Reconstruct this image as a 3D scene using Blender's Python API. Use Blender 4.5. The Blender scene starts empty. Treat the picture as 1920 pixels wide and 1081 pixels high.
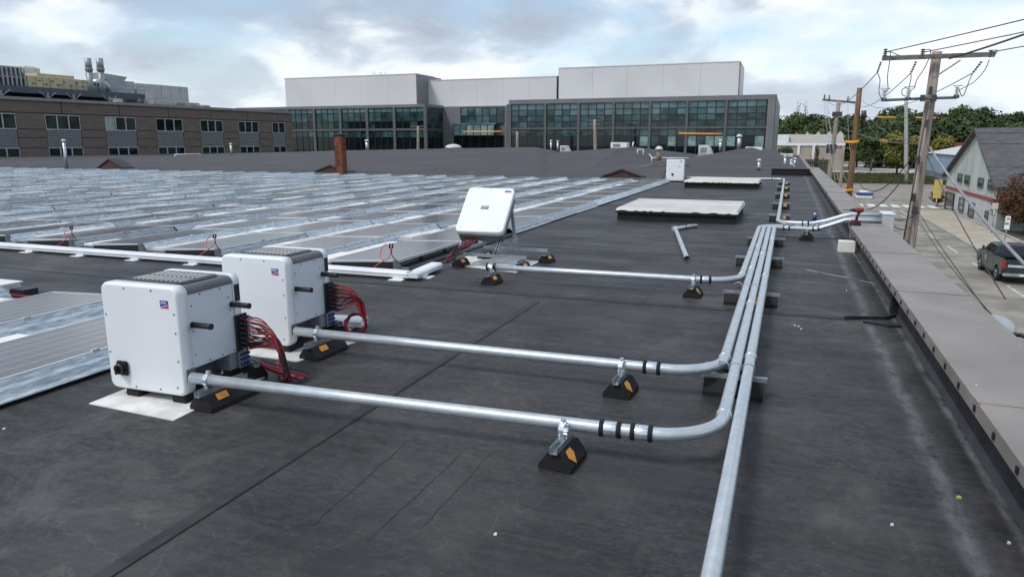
import bpy, bmesh, math, random
from mathutils import Vector as V, Matrix, noise as mnoise
R = math.radians
random.seed(7)
scn = bpy.context.scene
col = scn.collection

# ------------------------------------------------------------------ camera
CF, HZ, CAMH = 1340.0, 266.0, 1.63
PITCH = math.atan((540.5 - HZ) / CF)
YAW = math.atan((1481 - 960) / math.hypot(CF, 540.5 - HZ))
FW = V((-math.sin(YAW) * math.cos(PITCH), math.cos(YAW) * math.cos(PITCH), -math.sin(PITCH)))
RT = V((math.cos(YAW), math.sin(YAW), 0))
UP = RT.cross(FW)
EYE = V((0, 0, CAMH))
cd = bpy.data.cameras.new('camera')
cam = bpy.data.objects.new('camera', cd)
col.objects.link(cam)
cam.matrix_world = Matrix(((RT.x, UP.x, -FW.x, EYE.x), (RT.y, UP.y, -FW.y, EYE.y), (RT.z, UP.z, -FW.z, EYE.z), (0, 0, 0, 1)))
cd.sensor_width = 36
cd.lens = CF / 1920 * 36
cd.clip_start = 0.05
cd.clip_end = 6000
scn.camera = cam

def ray(x, y):
    return FW * CF + RT * (x - 960) - UP * (y - 540.5)
def G(x, y, z=0.0):            # point of the horizontal plane z seen at (x, y) of the survey picture
    d = ray(x, y); return EYE + d * ((z - EYE.z) / d.z)
def OY(x, y, Y):
    d = ray(x, y); return EYE + d * (Y / d.y)
def OX(x, y, X):
    d = ray(x, y); return EYE + d * (X / d.x)
def D(x, y, dist):
    d = ray(x, y); return EYE + d * (dist / math.hypot(d.x, d.y))

# ------------------------------------------------------------------ sky and sun
SUN_EL, SUN_AZ = R(52), R(215)      # azimuth measured clockwise from +Y
world = bpy.data.worlds.new('World'); scn.world = world
world.use_nodes = True
nt = world.node_tree; nt.nodes.clear()
def N(nt, t, **kw):
    n = nt.nodes.new(t)
    for k, v in kw.items():
        if k.startswith('i_'):
            n.inputs[k[2:].replace('_', ' ')].default_value = v
        else: setattr(n, k, v)
    return n
def ramp(nt, pts, fac=None, interp='LINEAR'):
    n = nt.nodes.new('ShaderNodeValToRGB'); n.color_ramp.interpolation = interp
    e = n.color_ramp.elements
    while len(e) < len(pts): e.new(0.5)
    for i, (p, c) in enumerate(pts):
        e[i].position = p
        if not hasattr(c, '__len__'): c = (c, c, c)
        e[i].color = (*c, 1)
    if fac is not None: nt.links.new(fac, n.inputs['Fac'])
    return n
L = nt.links.new
sky = N(nt, 'ShaderNodeTexSky', sky_type='NISHITA', sun_disc=False, sun_elevation=SUN_EL, sun_rotation=SUN_AZ)
bg1 = N(nt, 'ShaderNodeBackground'); bg1.inputs['Strength'].default_value = 0.13
L(sky.outputs[0], bg1.inputs['Color'])
tc = N(nt, 'ShaderNodeTexCoord')
sep = N(nt, 'ShaderNodeSeparateXYZ'); L(tc.outputs['Generated'], sep.inputs[0])
zc = N(nt, 'ShaderNodeMath', operation='MAXIMUM'); L(sep.outputs['Z'], zc.inputs[0]); zc.inputs[1].default_value = 0.0
za = N(nt, 'ShaderNodeMath', operation='ADD'); L(zc.outputs[0], za.inputs[0]); za.inputs[1].default_value = 0.34
dx = N(nt, 'ShaderNodeMath', operation='DIVIDE'); L(sep.outputs['X'], dx.inputs[0]); L(za.outputs[0], dx.inputs[1])
dy = N(nt, 'ShaderNodeMath', operation='DIVIDE'); L(sep.outputs['Y'], dy.inputs[0]); L(za.outputs[0], dy.inputs[1])
cmb = N(nt, 'ShaderNodeCombineXYZ'); L(dx.outputs[0], cmb.inputs[0]); L(dy.outputs[0], cmb.inputs[1])
cmb.inputs[2].default_value = 3.7
n1 = N(nt, 'ShaderNodeTexNoise'); n1.inputs['Scale'].default_value = 2.3; n1.inputs['Detail'].default_value = 9; n1.inputs['Roughness'].default_value = 0.52
n1.inputs['Distortion'].default_value = 0.25
L(cmb.outputs[0], n1.inputs['Vector'])
mp = N(nt, 'ShaderNodeMapping'); mp.inputs['Location'].default_value = (11.3, 4.1, 2.0); L(cmb.outputs[0], mp.inputs[0])
n2 = N(nt, 'ShaderNodeTexNoise'); n2.inputs['Scale'].default_value = 1.4; n2.inputs['Detail'].default_value = 8; n2.inputs['Roughness'].default_value = 0.5
L(mp.outputs[0], n2.inputs['Vector'])
shade = ramp(nt, [(0.40, (0.80, 0.825, 0.85)), (0.475, (0.70, 0.745, 0.79)), (0.535, (0.47, 0.535, 0.62)), (0.61, (0.36, 0.415, 0.50))], n1.outputs['Fac'])
cover0 = ramp(nt, [(0.44, 0.2), (0.55, 1.0)], n2.outputs['Fac'])
lowc = ramp(nt, [(0.0, 1.0), (0.05, 0.9), (0.14, 0.0)], zc.outputs[0])
cover = N(nt, 'ShaderNodeMath', operation='MAXIMUM'); L(cover0.outputs[0], cover.inputs[0]); L(lowc.outputs[0], cover.inputs[1])
# towards the horizon the cloud sheet closes and pales
hz = ramp(nt, [(0.0, 1.0), (0.05, 0.8), (0.14, 0.0)], zc.outputs[0])
mxh = N(nt, 'ShaderNodeMix', data_type='RGBA'); L(hz.outputs[0], mxh.inputs['Factor'])
hmul = N(nt, 'ShaderNodeMath', operation='MULTIPLY'); L(hz.outputs[0], hmul.inputs[0]); hmul.inputs[1].default_value = 0.38
L(hmul.outputs[0], mxh.inputs['Factor'])
L(shade.outputs[0], mxh.inputs['A']); mxh.inputs['B'].default_value = (0.70, 0.77, 0.83, 1)
bg2 = N(nt, 'ShaderNodeBackground'); bg2.inputs['Strength'].default_value = 1.0
L(mxh.outputs['Result'], bg2.inputs['Color'])
mixs = N(nt, 'ShaderNodeMixShader'); L(cover.outputs[0], mixs.inputs[0]); L(bg1.outputs[0], mixs.inputs[1]); L(bg2.outputs[0], mixs.inputs[2])
wo = N(nt, 'ShaderNodeOutputWorld'); L(mixs.outputs[0], wo.inputs[0])

sl = bpy.data.lights.new('sun', 'SUN'); sl.energy = 1.5; sl.angle = R(12); sl.color = (1.0, 0.96, 0.9)
so = bpy.data.objects.new('sun', sl); col.objects.link(so)
sd = V((math.sin(SUN_AZ) * math.cos(SUN_EL), math.cos(SUN_AZ) * math.cos(SUN_EL), math.sin(SUN_EL)))
so.rotation_euler = sd.to_track_quat('Z', 'Y').to_euler()
so.location = (0, -5, 20)
scn.view_settings.view_transform = 'Standard'
scn.view_settings.look = 'None'
scn.view_settings.exposure = 0.38
scn.view_settings.gamma = 1.0
scn.view_settings.use_curve_mapping = False
scn.render.engine = 'CYCLES'
scn.render.resolution_x = 1024; scn.render.resolution_y = 576

# ------------------------------------------------------------------ materials
MATS = {}
def pm(name, c, rough=0.6, metal=0.0, c2=None, scale=3.0, bump=0.0, bscale=40.0, stretch=(1, 1, 1), spec=0.5, coat=0.0, lo=0.4, hi=0.6, detail=6, obj=False):
    if name in MATS: return MATS[name]
    m = bpy.data.materials.new(name); m.use_nodes = True
    t = m.node_tree; b = t.nodes['Principled BSDF']
    b.inputs['Roughness'].default_value = rough; b.inputs['Metallic'].default_value = metal
    b.inputs['Specular IOR Level'].default_value = spec
    b.inputs['Coat Weight'].default_value = coat
    b.inputs['Coat Roughness'].default_value = 0.05
    if obj:
        p = t.nodes.new('ShaderNodeTexCoord').outputs['Object']
    else:
        p = t.nodes.new('ShaderNodeNewGeometry').outputs['Position']
    mp = t.nodes.new('ShaderNodeMapping'); mp.inputs['Scale'].default_value = stretch
    t.links.new(p, mp.inputs[0])
    if c2 is None: c2 = tuple(x * 0.82 for x in c)
    n = t.nodes.new('ShaderNodeTexNoise'); n.inputs['Scale'].default_value = scale; n.inputs['Detail'].default_value = detail
    t.links.new(mp.outputs[0], n.inputs['Vector'])
    r = ramp(t, [(lo, c2), (hi, c)], n.outputs['Fac'])
    t.links.new(r.outputs[0], b.inputs['Base Color'])
    if bump:
        n3 = t.nodes.new('ShaderNodeTexNoise'); n3.inputs['Scale'].default_value = bscale; n3.inputs['Detail'].default_value = 4
        t.links.new(mp.outputs[0], n3.inputs['Vector'])
        bp = t.nodes.new('ShaderNodeBump'); bp.inputs['Strength'].default_value = bump; bp.inputs['Distance'].default_value = 0.02
        t.links.new(n3.outputs['Fac'], bp.inputs['Height']); t.links.new(bp.outputs[0], b.inputs['Normal'])
    MATS[name] = m
    return m

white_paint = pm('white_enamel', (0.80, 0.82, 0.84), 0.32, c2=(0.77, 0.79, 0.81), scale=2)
black_rubber = pm('black_rubber', (0.0075, 0.0075, 0.008), 0.8, c2=(0.005, 0.005, 0.0055), scale=30, bump=0.3, bscale=150)
black_plastic = pm('black_plastic', (0.014, 0.0145, 0.016), 0.42, c2=(0.016, 0.016, 0.018))
dark_cover = pm('dark_grey_cover', (0.135, 0.135, 0.140), 0.5, c2=(0.11, 0.11, 0.115))
galv = pm('galvanised_steel', (0.60, 0.66, 0.69), 0.36, 0.75, c2=(0.44, 0.50, 0.54), scale=14, lo=0.35, hi=0.65)
galv_rack = pm('galvanised_rack', (0.66, 0.72, 0.76), 0.40, 0.40, c2=(0.36, 0.44, 0.49), scale=14, stretch=(3.5, 0.6, 3.5), lo=0.42, hi=0.62, detail=12)
def add_random(m, lo, hi):
    t = m.node_tree; b = t.nodes['Principled BSDF']; src = b.inputs['Base Color'].links[0].from_socket
    oi = t.nodes.new('ShaderNodeObjectInfo'); mr = t.nodes.new('ShaderNodeMapRange'); mr.inputs['To Min'].default_value = lo; mr.inputs['To Max'].default_value = hi
    t.links.new(oi.outputs['Random'], mr.inputs['Value'])
    v = t.nodes.new('ShaderNodeVectorMath'); v.operation = 'SCALE'; t.links.new(src, v.inputs[0]); t.links.new(mr.outputs[0], v.inputs['Scale']); t.links.new(v.outputs[0], b.inputs['Base Color'])
add_random(galv_rack, 0.6, 1.15)
conduit_m = pm('conduit_steel', (0.60, 0.65, 0.68), 0.34, 0.55, c2=(0.50, 0.555, 0.59), scale=14, stretch=(1, 1, 1), lo=0.35, hi=0.68, bump=0.04, bscale=60)
strut_m = pm('strut_steel', (0.50, 0.54, 0.56), 0.42, 0.8, c2=(0.34, 0.38, 0.41), scale=20)
bright_m = pm('bright_zinc', (0.78, 0.84, 0.88), 0.22, 0.8, c2=(0.62, 0.7, 0.78), scale=25)
orange_m = pm('orange_reflector', (0.80, 0.33, 0.02), 0.4, c2=(0.72, 0.28, 0.015), scale=40)
red_wire = pm('red_cable', (0.42, 0.015, 0.03), 0.4, c2=(0.32, 0.01, 0.02))
black_wire = pm('black_cable', (0.014, 0.013, 0.014), 0.42)
pink_wire = pm('pink_red_cable', (0.62, 0.09, 0.10), 0.45)
blue_cap = pm('blue_cap', (0.008, 0.03, 0.20), 0.4)
logo_blue = pm('logo_blue', (0.012, 0.07, 0.36), 0.4)
logo_red = pm('logo_red', (0.72, 0.02, 0.03), 0.4)
logo_white = pm('logo_white', (0.85, 0.85, 0.85), 0.4)
grey_panel = pm('grey_terminal', (0.24, 0.25, 0.265), 0.45)
white_pad = pm('white_membrane', (0.78, 0.77, 0.745), 0.6, c2=(0.58, 0.57, 0.55), scale=5, bump=0.1, bscale=60)
tray_white = pm('white_tray', (0.78, 0.80, 0.82), 0.4, c2=(0.70, 0.72, 0.75), scale=3)
concrete = pm('ballast_concrete', (0.56, 0.56, 0.545), 0.9, c2=(0.42, 0.42, 0.41), scale=3.5, bump=0.5, bscale=60, lo=0.35, hi=0.62)
cap_metal = pm('taupe_coping', (0.272, 0.243, 0.222), 0.5, c2=(0.205, 0.182, 0.165), scale=1.7, bump=0.3, bscale=2.2, lo=0.34, hi=0.62, detail=10)
rust = pm('rusty_steel', (0.20, 0.065, 0.028), 0.85, c2=(0.10, 0.03, 0.016), scale=3, bump=0.3)
foam = pm('white_foam', (0.80, 0.79, 0.75), 0.8, c2=(0.74, 0.73, 0.70), scale=8)
wood = pm('grey_wood_pole', (0.40, 0.335, 0.28), 0.85, c2=(0.21, 0.175, 0.145), scale=5, stretch=(3, 3, 0.25), bump=0.6, bscale=8, lo=0.35, hi=0.62)
wood_new = pm('brown_wood_pole', (0.22, 0.125, 0.055), 0.8, c2=(0.13, 0.075, 0.035), scale=4, stretch=(3, 3, 0.3), bump=0.4, bscale=8)
wood_arm = pm('weathered_crossarm', (0.17, 0.16, 0.145), 0.85, c2=(0.10, 0.095, 0.085), scale=6, bump=0.4)
wire_m = pm('line_wire', (0.05, 0.052, 0.055), 0.6)
wire_light = pm('pale_cable', (0.30, 0.31, 0.32), 0.6)
ins_m = pm('polymer_insulator', (0.05, 0.05, 0.06), 0.4)
porc = pm('grey_porcelain', (0.55, 0.57, 0.58), 0.25)
asphalt = pm('asphalt', (0.31, 0.29, 0.25), 0.9, c2=(0.20, 0.188, 0.165), scale=0.5, bump=0.3, bscale=6)
sidewalk_m = pm('pale_sidewalk', (0.46, 0.41, 0.33), 0.9, c2=(0.38, 0.34, 0.28), scale=0.8, bump=0.2)
kerb_m = pm('granite_kerb', (0.42, 0.40, 0.36), 0.85, c2=(0.32, 0.30, 0.27), scale=2)
gravel_m = pm('gravel_lot', (0.30, 0.265, 0.23), 0.95, c2=(0.215, 0.19, 0.17), scale=0.3, bump=0.5, bscale=5)
lot_m = pm('pale_concrete_lot', (0.46, 0.44, 0.41), 0.9, c2=(0.36, 0.35, 0.33), scale=0.12)
grass_m = pm('grass', (0.085, 0.105, 0.028), 0.95, c2=(0.055, 0.062, 0.022), scale=0.5, bump=0.8, bscale=6)
yellow_line = pm('yellow_line', (0.60, 0.36, 0.05), 0.8, c2=(0.38, 0.27, 0.10), scale=2.5)
white_line = pm('white_line', (0.62, 0.62, 0.60), 0.8, c2=(0.42, 0.41, 0.39), scale=2)

def membrane():
    m = bpy.data.materials.new('roof_membrane_epdm'); m.use_nodes = True
    t = m.node_tree; b = t.nodes['Principled BSDF']; lk = t.links.new
    pos = t.nodes.new('ShaderNodeNewGeometry').outputs['Position']
    def noise(scale, stretch=(1, 1, 1), detail=6, rough=0.55, dist=0.0):
        mp = t.nodes.new('ShaderNodeMapping'); mp.inputs['Scale'].default_value = stretch; lk(pos, mp.inputs[0])
        n = t.nodes.new('ShaderNodeTexNoise'); n.inputs['Scale'].default_value = scale
        n.inputs['Detail'].default_value = detail; n.inputs['Roughness'].default_value = rough; n.inputs['Distortion'].default_value = dist
        lk(mp.outputs[0], n.inputs['Vector']); return n.outputs['Fac']
    def mul(a, b_):
        n = t.nodes.new('ShaderNodeMath'); n.operation = 'MULTIPLY'
        for i, v in enumerate((a, b_)):
            if isinstance(v, (int, float)): n.inputs[i].default_value = v
            else: lk(v, n.inputs[i])
        return n.outputs[0]
    def mix(f, a, b_):
        n = t.nodes.new('ShaderNodeMix'); n.data_type = 'RGBA'; lk(f, n.inputs['Factor'])
        if isinstance(a, tuple): n.inputs['A'].default_value = (*a, 1)
        else: lk(a, n.inputs['A'])
        if isinstance(b_, tuple): n.inputs['B'].default_value = (*b_, 1)
        else: lk(b_, n.inputs['B'])
        return n.outputs['Result']
    base = ramp(t, [(0.36, (0.013, 0.0128, 0.0135)), (0.5, (0.026, 0.0253, 0.0262)), (0.64, (0.052, 0.0495, 0.048))], noise(0.9, detail=12, rough=0.68)).outputs[0]
    # fine streaks along the sheets
    st = ramp(t, [(0.48, 0.0), (0.68, 0.42)], noise(3.0, (0.35, 4.5, 1), 10, 0.70)).outputs[0]
    c = mix(st, base, (0.070, 0.067, 0.067))
    # chalky dust blotches and swirls
    dust = ramp(t, [(0.50, 0.0), (0.68, 0.75)], noise(1.6, (1, 1, 1), 10, 0.72, 1.6)).outputs[0]
    big = ramp(t, [(0.42, 0.0), (0.62, 1.0)], noise(0.22, (1, 1, 1), 4)).outputs[0]
    c = mix(mul(dust, big), c, (0.120, 0.110, 0.102))
    scuff = ramp(t, [(0.56, 0.0), (0.68, 0.6)], noise(7.0, (1, 1, 1), 8, 0.75, 3.0)).outputs[0]
    c = mix(scuff, c, (0.085, 0.084, 0.084))
    mott = ramp(t, [(0.47, 0.0), (0.60, 0.8)], noise(22.0, (0.7, 1.3, 1), 10, 0.75, 0.8)).outputs[0]
    c = mix(mul(mott, ramp(t, [(0.4, 0.2), (0.6, 1.0)], noise(0.7, (1, 1, 1), 5)).outputs[0]), c, (0.066, 0.066, 0.068))
    rn = noise(0.55, (1, 1.2, 1), 7, 0.55, 0.6)
    rm = t.nodes.new('ShaderNodeMath'); rm.operation = 'MULTIPLY'; lk(rn, rm.inputs[0]); rm.inputs[1].default_value = 16.0
    rf = t.nodes.new('ShaderNodeMath'); rf.operation = 'FRACT'; lk(rm.outputs[0], rf.inputs[0])
    ring = ramp(t, [(0.40, 0.0), (0.5, 0.55), (0.53, 0.0)], rf.outputs[0]).outputs[0]
    rmask = ramp(t, [(0.48, 0.0), (0.62, 0.8)], noise(0.9, (1, 1, 1), 6, 0.6)).outputs[0]
    c = mix(mul(ring, rmask), c, (0.125, 0.120, 0.114))
    speck = ramp(t, [(0.71, 0.0), (0.76, 0.5)], noise(55.0, (1, 1, 1), 2, 0.5)).outputs[0]
    c = mix(speck, c, (0.20, 0.19, 0.17))
    # chalk left by old water lines beside the parapet
    sp = t.nodes.new('ShaderNodeSeparateXYZ'); lk(pos, sp.inputs[0])
    wob = noise(0.8, (1, 1, 1), 5); wobs = noise(0.25, (1, 1, 1), 3)
    for x0, w, stg in ((0.805, 0.065, 0.40), (1.03, 0.040, 0.50), (0.83, 0.16, 0.16)):
        a = t.nodes.new('ShaderNodeMath'); a.operation = 'MULTIPLY_ADD'; lk(wob if x0 < 0.9 and w < 0.1 else wobs, a.inputs[0]); a.inputs[1].default_value = 0.12; lk(sp.outputs['X'], a.inputs[2])
        s = t.nodes.new('ShaderNodeMath'); s.operation = 'SUBTRACT'; lk(a.outputs[0], s.inputs[0]); s.inputs[1].default_value = x0 + 0.06
        ab = t.nodes.new('ShaderNodeMath'); ab.operation = 'ABSOLUTE'; lk(s.outputs[0], ab.inputs[0])
        mr = t.nodes.new('ShaderNodeMapRange'); lk(ab.outputs[0], mr.inputs['Value']); mr.inputs['From Min'].default_value = 0.0; mr.inputs['From Max'].default_value = w
        mr.inputs['To Min'].default_value = 1; mr.inputs['To Max'].default_value = 0; mr.interpolation_type = 'SMOOTHSTEP'
        br = ramp(t, [(0.38, 0.1), (0.6, 1.0)], noise(4.0, (2.5, 1.0, 1), 9, 0.75)).outputs[0]
        c = mix(mul(mul(mr.outputs[0], br), stg), c, (0.25, 0.27, 0.30))
    lk(c, b.inputs['Base Color'])
    rr = ramp(t, [(0.35, 0.50), (0.65, 0.68)], noise(1.3, (0.5, 2, 1), 5)).outputs[0]
    lk(rr, b.inputs['Roughness'])
    b.inputs['Specular IOR Level'].default_value = 0.36
    bp = t.nodes.new('ShaderNodeBump'); bp.inputs['Strength'].default_value = 0.35; bp.inputs['Distance'].default_value = 0.012
    lk(noise(2.2, (0.35, 3.2, 1), 8, 0.6), bp.inputs['Height'])
    bp2 = t.nodes.new('ShaderNodeBump'); bp2.inputs['Strength'].default_value = 0.15; bp2.inputs['Distance'].default_value = 0.004
    lk(noise(60, (1, 1, 1), 4), bp2.inputs['Height']); lk(bp.outputs[0], bp2.inputs['Normal'])
    lk(bp2.outputs[0], b.inputs['Normal'])
    return m
epdm = membrane()
epdm_far = pm('grey_roof_felt', (0.066, 0.063, 0.065), 0.78, c2=(0.040, 0.039, 0.041), scale=0.5, stretch=(0.4, 2.5, 1), bump=0.3, bscale=3, lo=0.35, hi=0.65, detail=9)
flash = pm('membrane_flashing', (0.026, 0.027, 0.030), 0.6, c2=(0.012, 0.012, 0.014), scale=4, stretch=(1, 1, 0.4), bump=0.6, bscale=5)
seam_dk = pm('seam_edge', (0.016, 0.016, 0.018), 0.7)
seam_m = pm('seam_tape', (0.034, 0.033, 0.034), 0.62, c2=(0.014, 0.014, 0.016), scale=6, detail=10)
seam_pale = pm('pale_seam_tape', (0.19, 0.185, 0.18), 0.7, c2=(0.12, 0.12, 0.118), scale=1.5)

def panel_mat():
    m = bpy.data.materials.new('photovoltaic_glass'); m.use_nodes = True
    t = m.node_tree; b = t.nodes['Principled BSDF']; lk = t.links.new
    oc = t.nodes.new('ShaderNodeTexCoord').outputs['Object']
    sp = t.nodes.new('ShaderNodeSeparateXYZ'); lk(oc, sp.inputs[0])
    def line(sock, period, width):
        a = t.nodes.new('ShaderNodeMath'); a.operation = 'DIVIDE'; lk(sock, a.inputs[0]); a.inputs[1].default_value = period
        f = t.nodes.new('ShaderNodeMath'); f.operation = 'FRACT'; lk(a.outputs[0], f.inputs[0])
        l = t.nodes.new('ShaderNodeMath'); l.operation = 'LESS_THAN'; lk(f.outputs[0], l.inputs[0]); l.inputs[1].default_value = width / period
        return l.outputs[0]
    mx = t.nodes.new('ShaderNodeMath'); mx.operation = 'MAXIMUM'
    lk(line(sp.outputs['X'], 0.1633, 0.006), mx.inputs[0])
    ly = t.nodes.new('ShaderNodeMath'); ly.operation = 'MULTIPLY'; lk(line(sp.outputs['Y'], 0.1633, 0.003), ly.inputs[0]); ly.inputs[1].default_value = 0.35; lk(ly.outputs[0], mx.inputs[1])
    bus = line(sp.outputs['X'], 0.0408, 0.0016)
    n = t.nodes.new('ShaderNodeTexNoise'); n.inputs['Scale'].default_value = 1.2; n.inputs['Detail'].default_value = 5
    pos = t.nodes.new('ShaderNodeNewGeometry').outputs['Position']; lk(pos, n.inputs['Vector'])
    base = ramp(t, [(0.35, (0.050, 0.047, 0.050)), (0.65, (0.075, 0.071, 0.074))], n.outputs['Fac']).outputs[0]
    c1 = t.nodes.new('ShaderNodeMix'); c1.data_type = 'RGBA'
    bm = t.nodes.new('ShaderNodeMath'); bm.operation = 'MULTIPLY'; lk(bus, bm.inputs[0]); bm.inputs[1].default_value = 0.35
    lk(bm.outputs[0], c1.inputs['Factor']); lk(base, c1.inputs['A']); c1.inputs['B'].default_value = (0.3, 0.3, 0.3, 1)
    c2 = t.nodes.new('ShaderNodeMix'); c2.data_type = 'RGBA'; lk(mx.outputs[0], c2.inputs['Factor']); lk(c1.outputs['Result'], c2.inputs['A']); c2.inputs['B'].default_value = (0.50, 0.50, 0.50, 1)
    lk(c2.outputs['Result'], b.inputs['Base Color'])
    b.inputs['Roughness'].default_value = 0.14; b.inputs['Specular IOR Level'].default_value = 0.5
    return m
pv = panel_mat()
alu = pm('aluminium_frame', (0.74, 0.76, 0.78), 0.4, 0.35, c2=(0.62, 0.64, 0.66), scale=2)
add_random(concrete, 0.95, 1.3)

# ------------------------------------------------------------------ mesh helpers
class MB:
    def __init__(s): s.v = []; s.f = []; s.mi = []; s.sm = []
    def face(s, idx, mi=0, sm=False): s.f.append(tuple(idx)); s.mi.append(mi); s.sm.append(sm)
    def box(s, x0, x1, y0, y1, z0, z1, mi=0, M=None):
        b = len(s.v)
        p = [V((x, y, z)) for z in (z0, z1) for y in (y0, y1) for x in (x0, x1)]
        if M is not None: p = [M @ q for q in p]
        s.v += p
        for f in ((0, 2, 3, 1), (4, 5, 7, 6), (0, 1, 5, 4), (2, 6, 7, 3), (0, 4, 6, 2), (1, 3, 7, 5)): s.face([b + i for i in f], mi)
        return s
    def hexa(s, P, mi=0):        # 8 points: bottom 4 ccw, top 4 ccw
        b = len(s.v); s.v += [V(p) for p in P]
        for f in ((3, 2, 1, 0), (4, 5, 6, 7), (0, 1, 5, 4), (1, 2, 6, 5), (2, 3, 7, 6), (3, 0, 4, 7)): s.face([b + i for i in f], mi)
        return s
    def prism(s, poly, d, mi=0):   # polygon points (list of Vector), extruded by vector d
        b = len(s.v); n = len(poly); d = V(d)
        s.v += [V(p) for p in poly] + [V(p) + d for p in poly]
        s.face([b + i for i in range(n)][::-1], mi); s.face([b + n + i for i in range(n)], mi)
        for i in range(n): s.face([b + i, b + (i + 1) % n, b + n + (i + 1) % n, b + n + i], mi)
        return s
    def quad(s, a, b_, c, d, mi=0):
        b = len(s.v); s.v += [V(a), V(b_), V(c), V(d)]; s.face([b, b + 1, b + 2, b + 3], mi); return s
    def tube(s, pts, r, n=10, mi=0, cap=True, r2=None):
        pts = [V(p) for p in pts]
        if not hasattr(r, '__len__') and r2 is None: pts = [p for i, p in enumerate(pts) if i == 0 or (p - pts[i - 1]).length > 1e-5]
        m = len(pts); b = len(s.v)
        ref = None
        for i, p in enumerate(pts):
            if i == 0: d = pts[1] - pts[0]
            elif i == m - 1: d = pts[-1] - pts[-2]
            else: d = (pts[i + 1] - p).normalized() + (p - pts[i - 1]).normalized()
            d.normalize()
            if ref is None:
                ref = V((0, 0, 1)) if abs(d.z) < 0.9 else V((1, 0, 0))
            a = d.cross(ref).normalized(); c = a.cross(d).normalized(); ref = c
            rr = r if r2 is None else r + (r2 - r) * i / (m - 1)
            if hasattr(r, '__len__'): rr = r[i]
            for k in range(n):
                t = 2 * math.pi * k / n
                s.v.append(p + a * (math.cos(t) * rr) + c * (math.sin(t) * rr))
        for i in range(m - 1):
            for k in range(n):
                s.face([b + i * n + k, b + i * n + (k + 1) % n, b + (i + 1) * n + (k + 1) % n, b + (i + 1) * n + k], mi, True)
        if cap:
            s.face([b + k for k in range(n)][::-1], mi); s.face([b + (m - 1) * n + k for k in range(n)], mi)
        return s
    def build(s, name, mats, parent=None, bevel=0.0, seg=2, fix=True):
        me = bpy.data.meshes.new(name)
        me.from_pydata([tuple(p) for p in s.v], [], s.f)
        if not isinstance(mats, (list, tuple)): mats = [mats]
        for m in mats: me.materials.append(m)
        me.polygons.foreach_set('material_index', s.mi)
        me.polygons.foreach_set('use_smooth', s.sm)
        if bevel or fix:
            bm = bmesh.new(); bm.from_mesh(me)
            if fix: bmesh.ops.recalc_face_normals(bm, faces=bm.faces)
            if bevel:
                es = [e for e in bm.edges if len(e.link_faces) == 2 and e.calc_face_angle(0) > 0.5]
                bmesh.ops.bevel(bm, geom=es, offset=bevel, segments=seg, affect='EDGES', clamp_overlap=True)
                if seg > 1:
                    for f in bm.faces: f.smooth = True
            bm.to_mesh(me); bm.free()
            if bevel and seg > 1: me.set_sharp_from_angle(angle=R(35))
        me.update()
        o = bpy.data.objects.new(name, me); col.objects.link(o)
        if parent is not None: o.parent = parent
        return o

def empty(name, loc=(0, 0, 0), rz=0.0):
    o = bpy.data.objects.new(name, None); col.objects.link(o)
    o.location = loc; o.rotation_euler = (0, 0, rz); o.empty_display_size = 0.2
    return o
def tag(o, label=None, cat=None, group=None, kind=None):
    for k, v in (('label', label), ('category', cat), ('group', group), ('kind', kind)):
        if v: o[k] = v
    return o
kids = {}
def copy_tree(o, parent=None):
    c = o.copy(); col.objects.link(c)
    if parent is not None: c.parent = parent
    for ch in [x for x in ALLCH(o)]: copy_tree(ch, c)
    return c
def ALLCH(o): return list(o.children)
def inst(src, name, parent, loc=None, rz=None, M=None):
    c = src.copy(); c.name = name; col.objects.link(c); c.parent = parent
    if loc is not None: c.location = loc
    if rz is not None: c.rotation_euler = (0, 0, rz)
    return c
def bx(name, x0, x1, y0, y1, z0, z1, m, parent=None, bevel=0, seg=1):
    return MB().box(x0, x1, y0, y1, z0, z1).build(name, m, parent, bevel, seg)
def arc(c, a, b, n=8):       # quarter bend from point a to point b with corner c
    c, a, b = V(c), V(a), V(b); out = []
    o = a + b - c
    for i in range(n + 1):
        t = math.pi / 2 * i / n
        out.append(o + (a - o) * math.cos(t) + (b - o) * math.sin(t))
    return out
def text_mesh(s, name, size, m, parent, M, extrude=0.0008, shear=0.0):
    cu = bpy.data.curves.new(name, 'FONT'); cu.body = s; cu.size = size; cu.extrude = extrude; cu.shear = shear; cu.align_x = 'CENTER'; cu.align_y = 'CENTER'
    o = bpy.data.objects.new(name, cu); col.objects.link(o)
    dg = bpy.context.evaluated_depsgraph_get(); dg.update()
    me = bpy.data.meshes.new_from_object(o.evaluated_get(dg)); bpy.data.objects.remove(o)
    me.materials.clear(); me.materials.append(m); me.transform(M)
    o = bpy.data.objects.new(name, me); col.objects.link(o); o.parent = parent
    return o
def structure(o): o['kind'] = 'structure'; return o

STREET = -6.0
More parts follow.
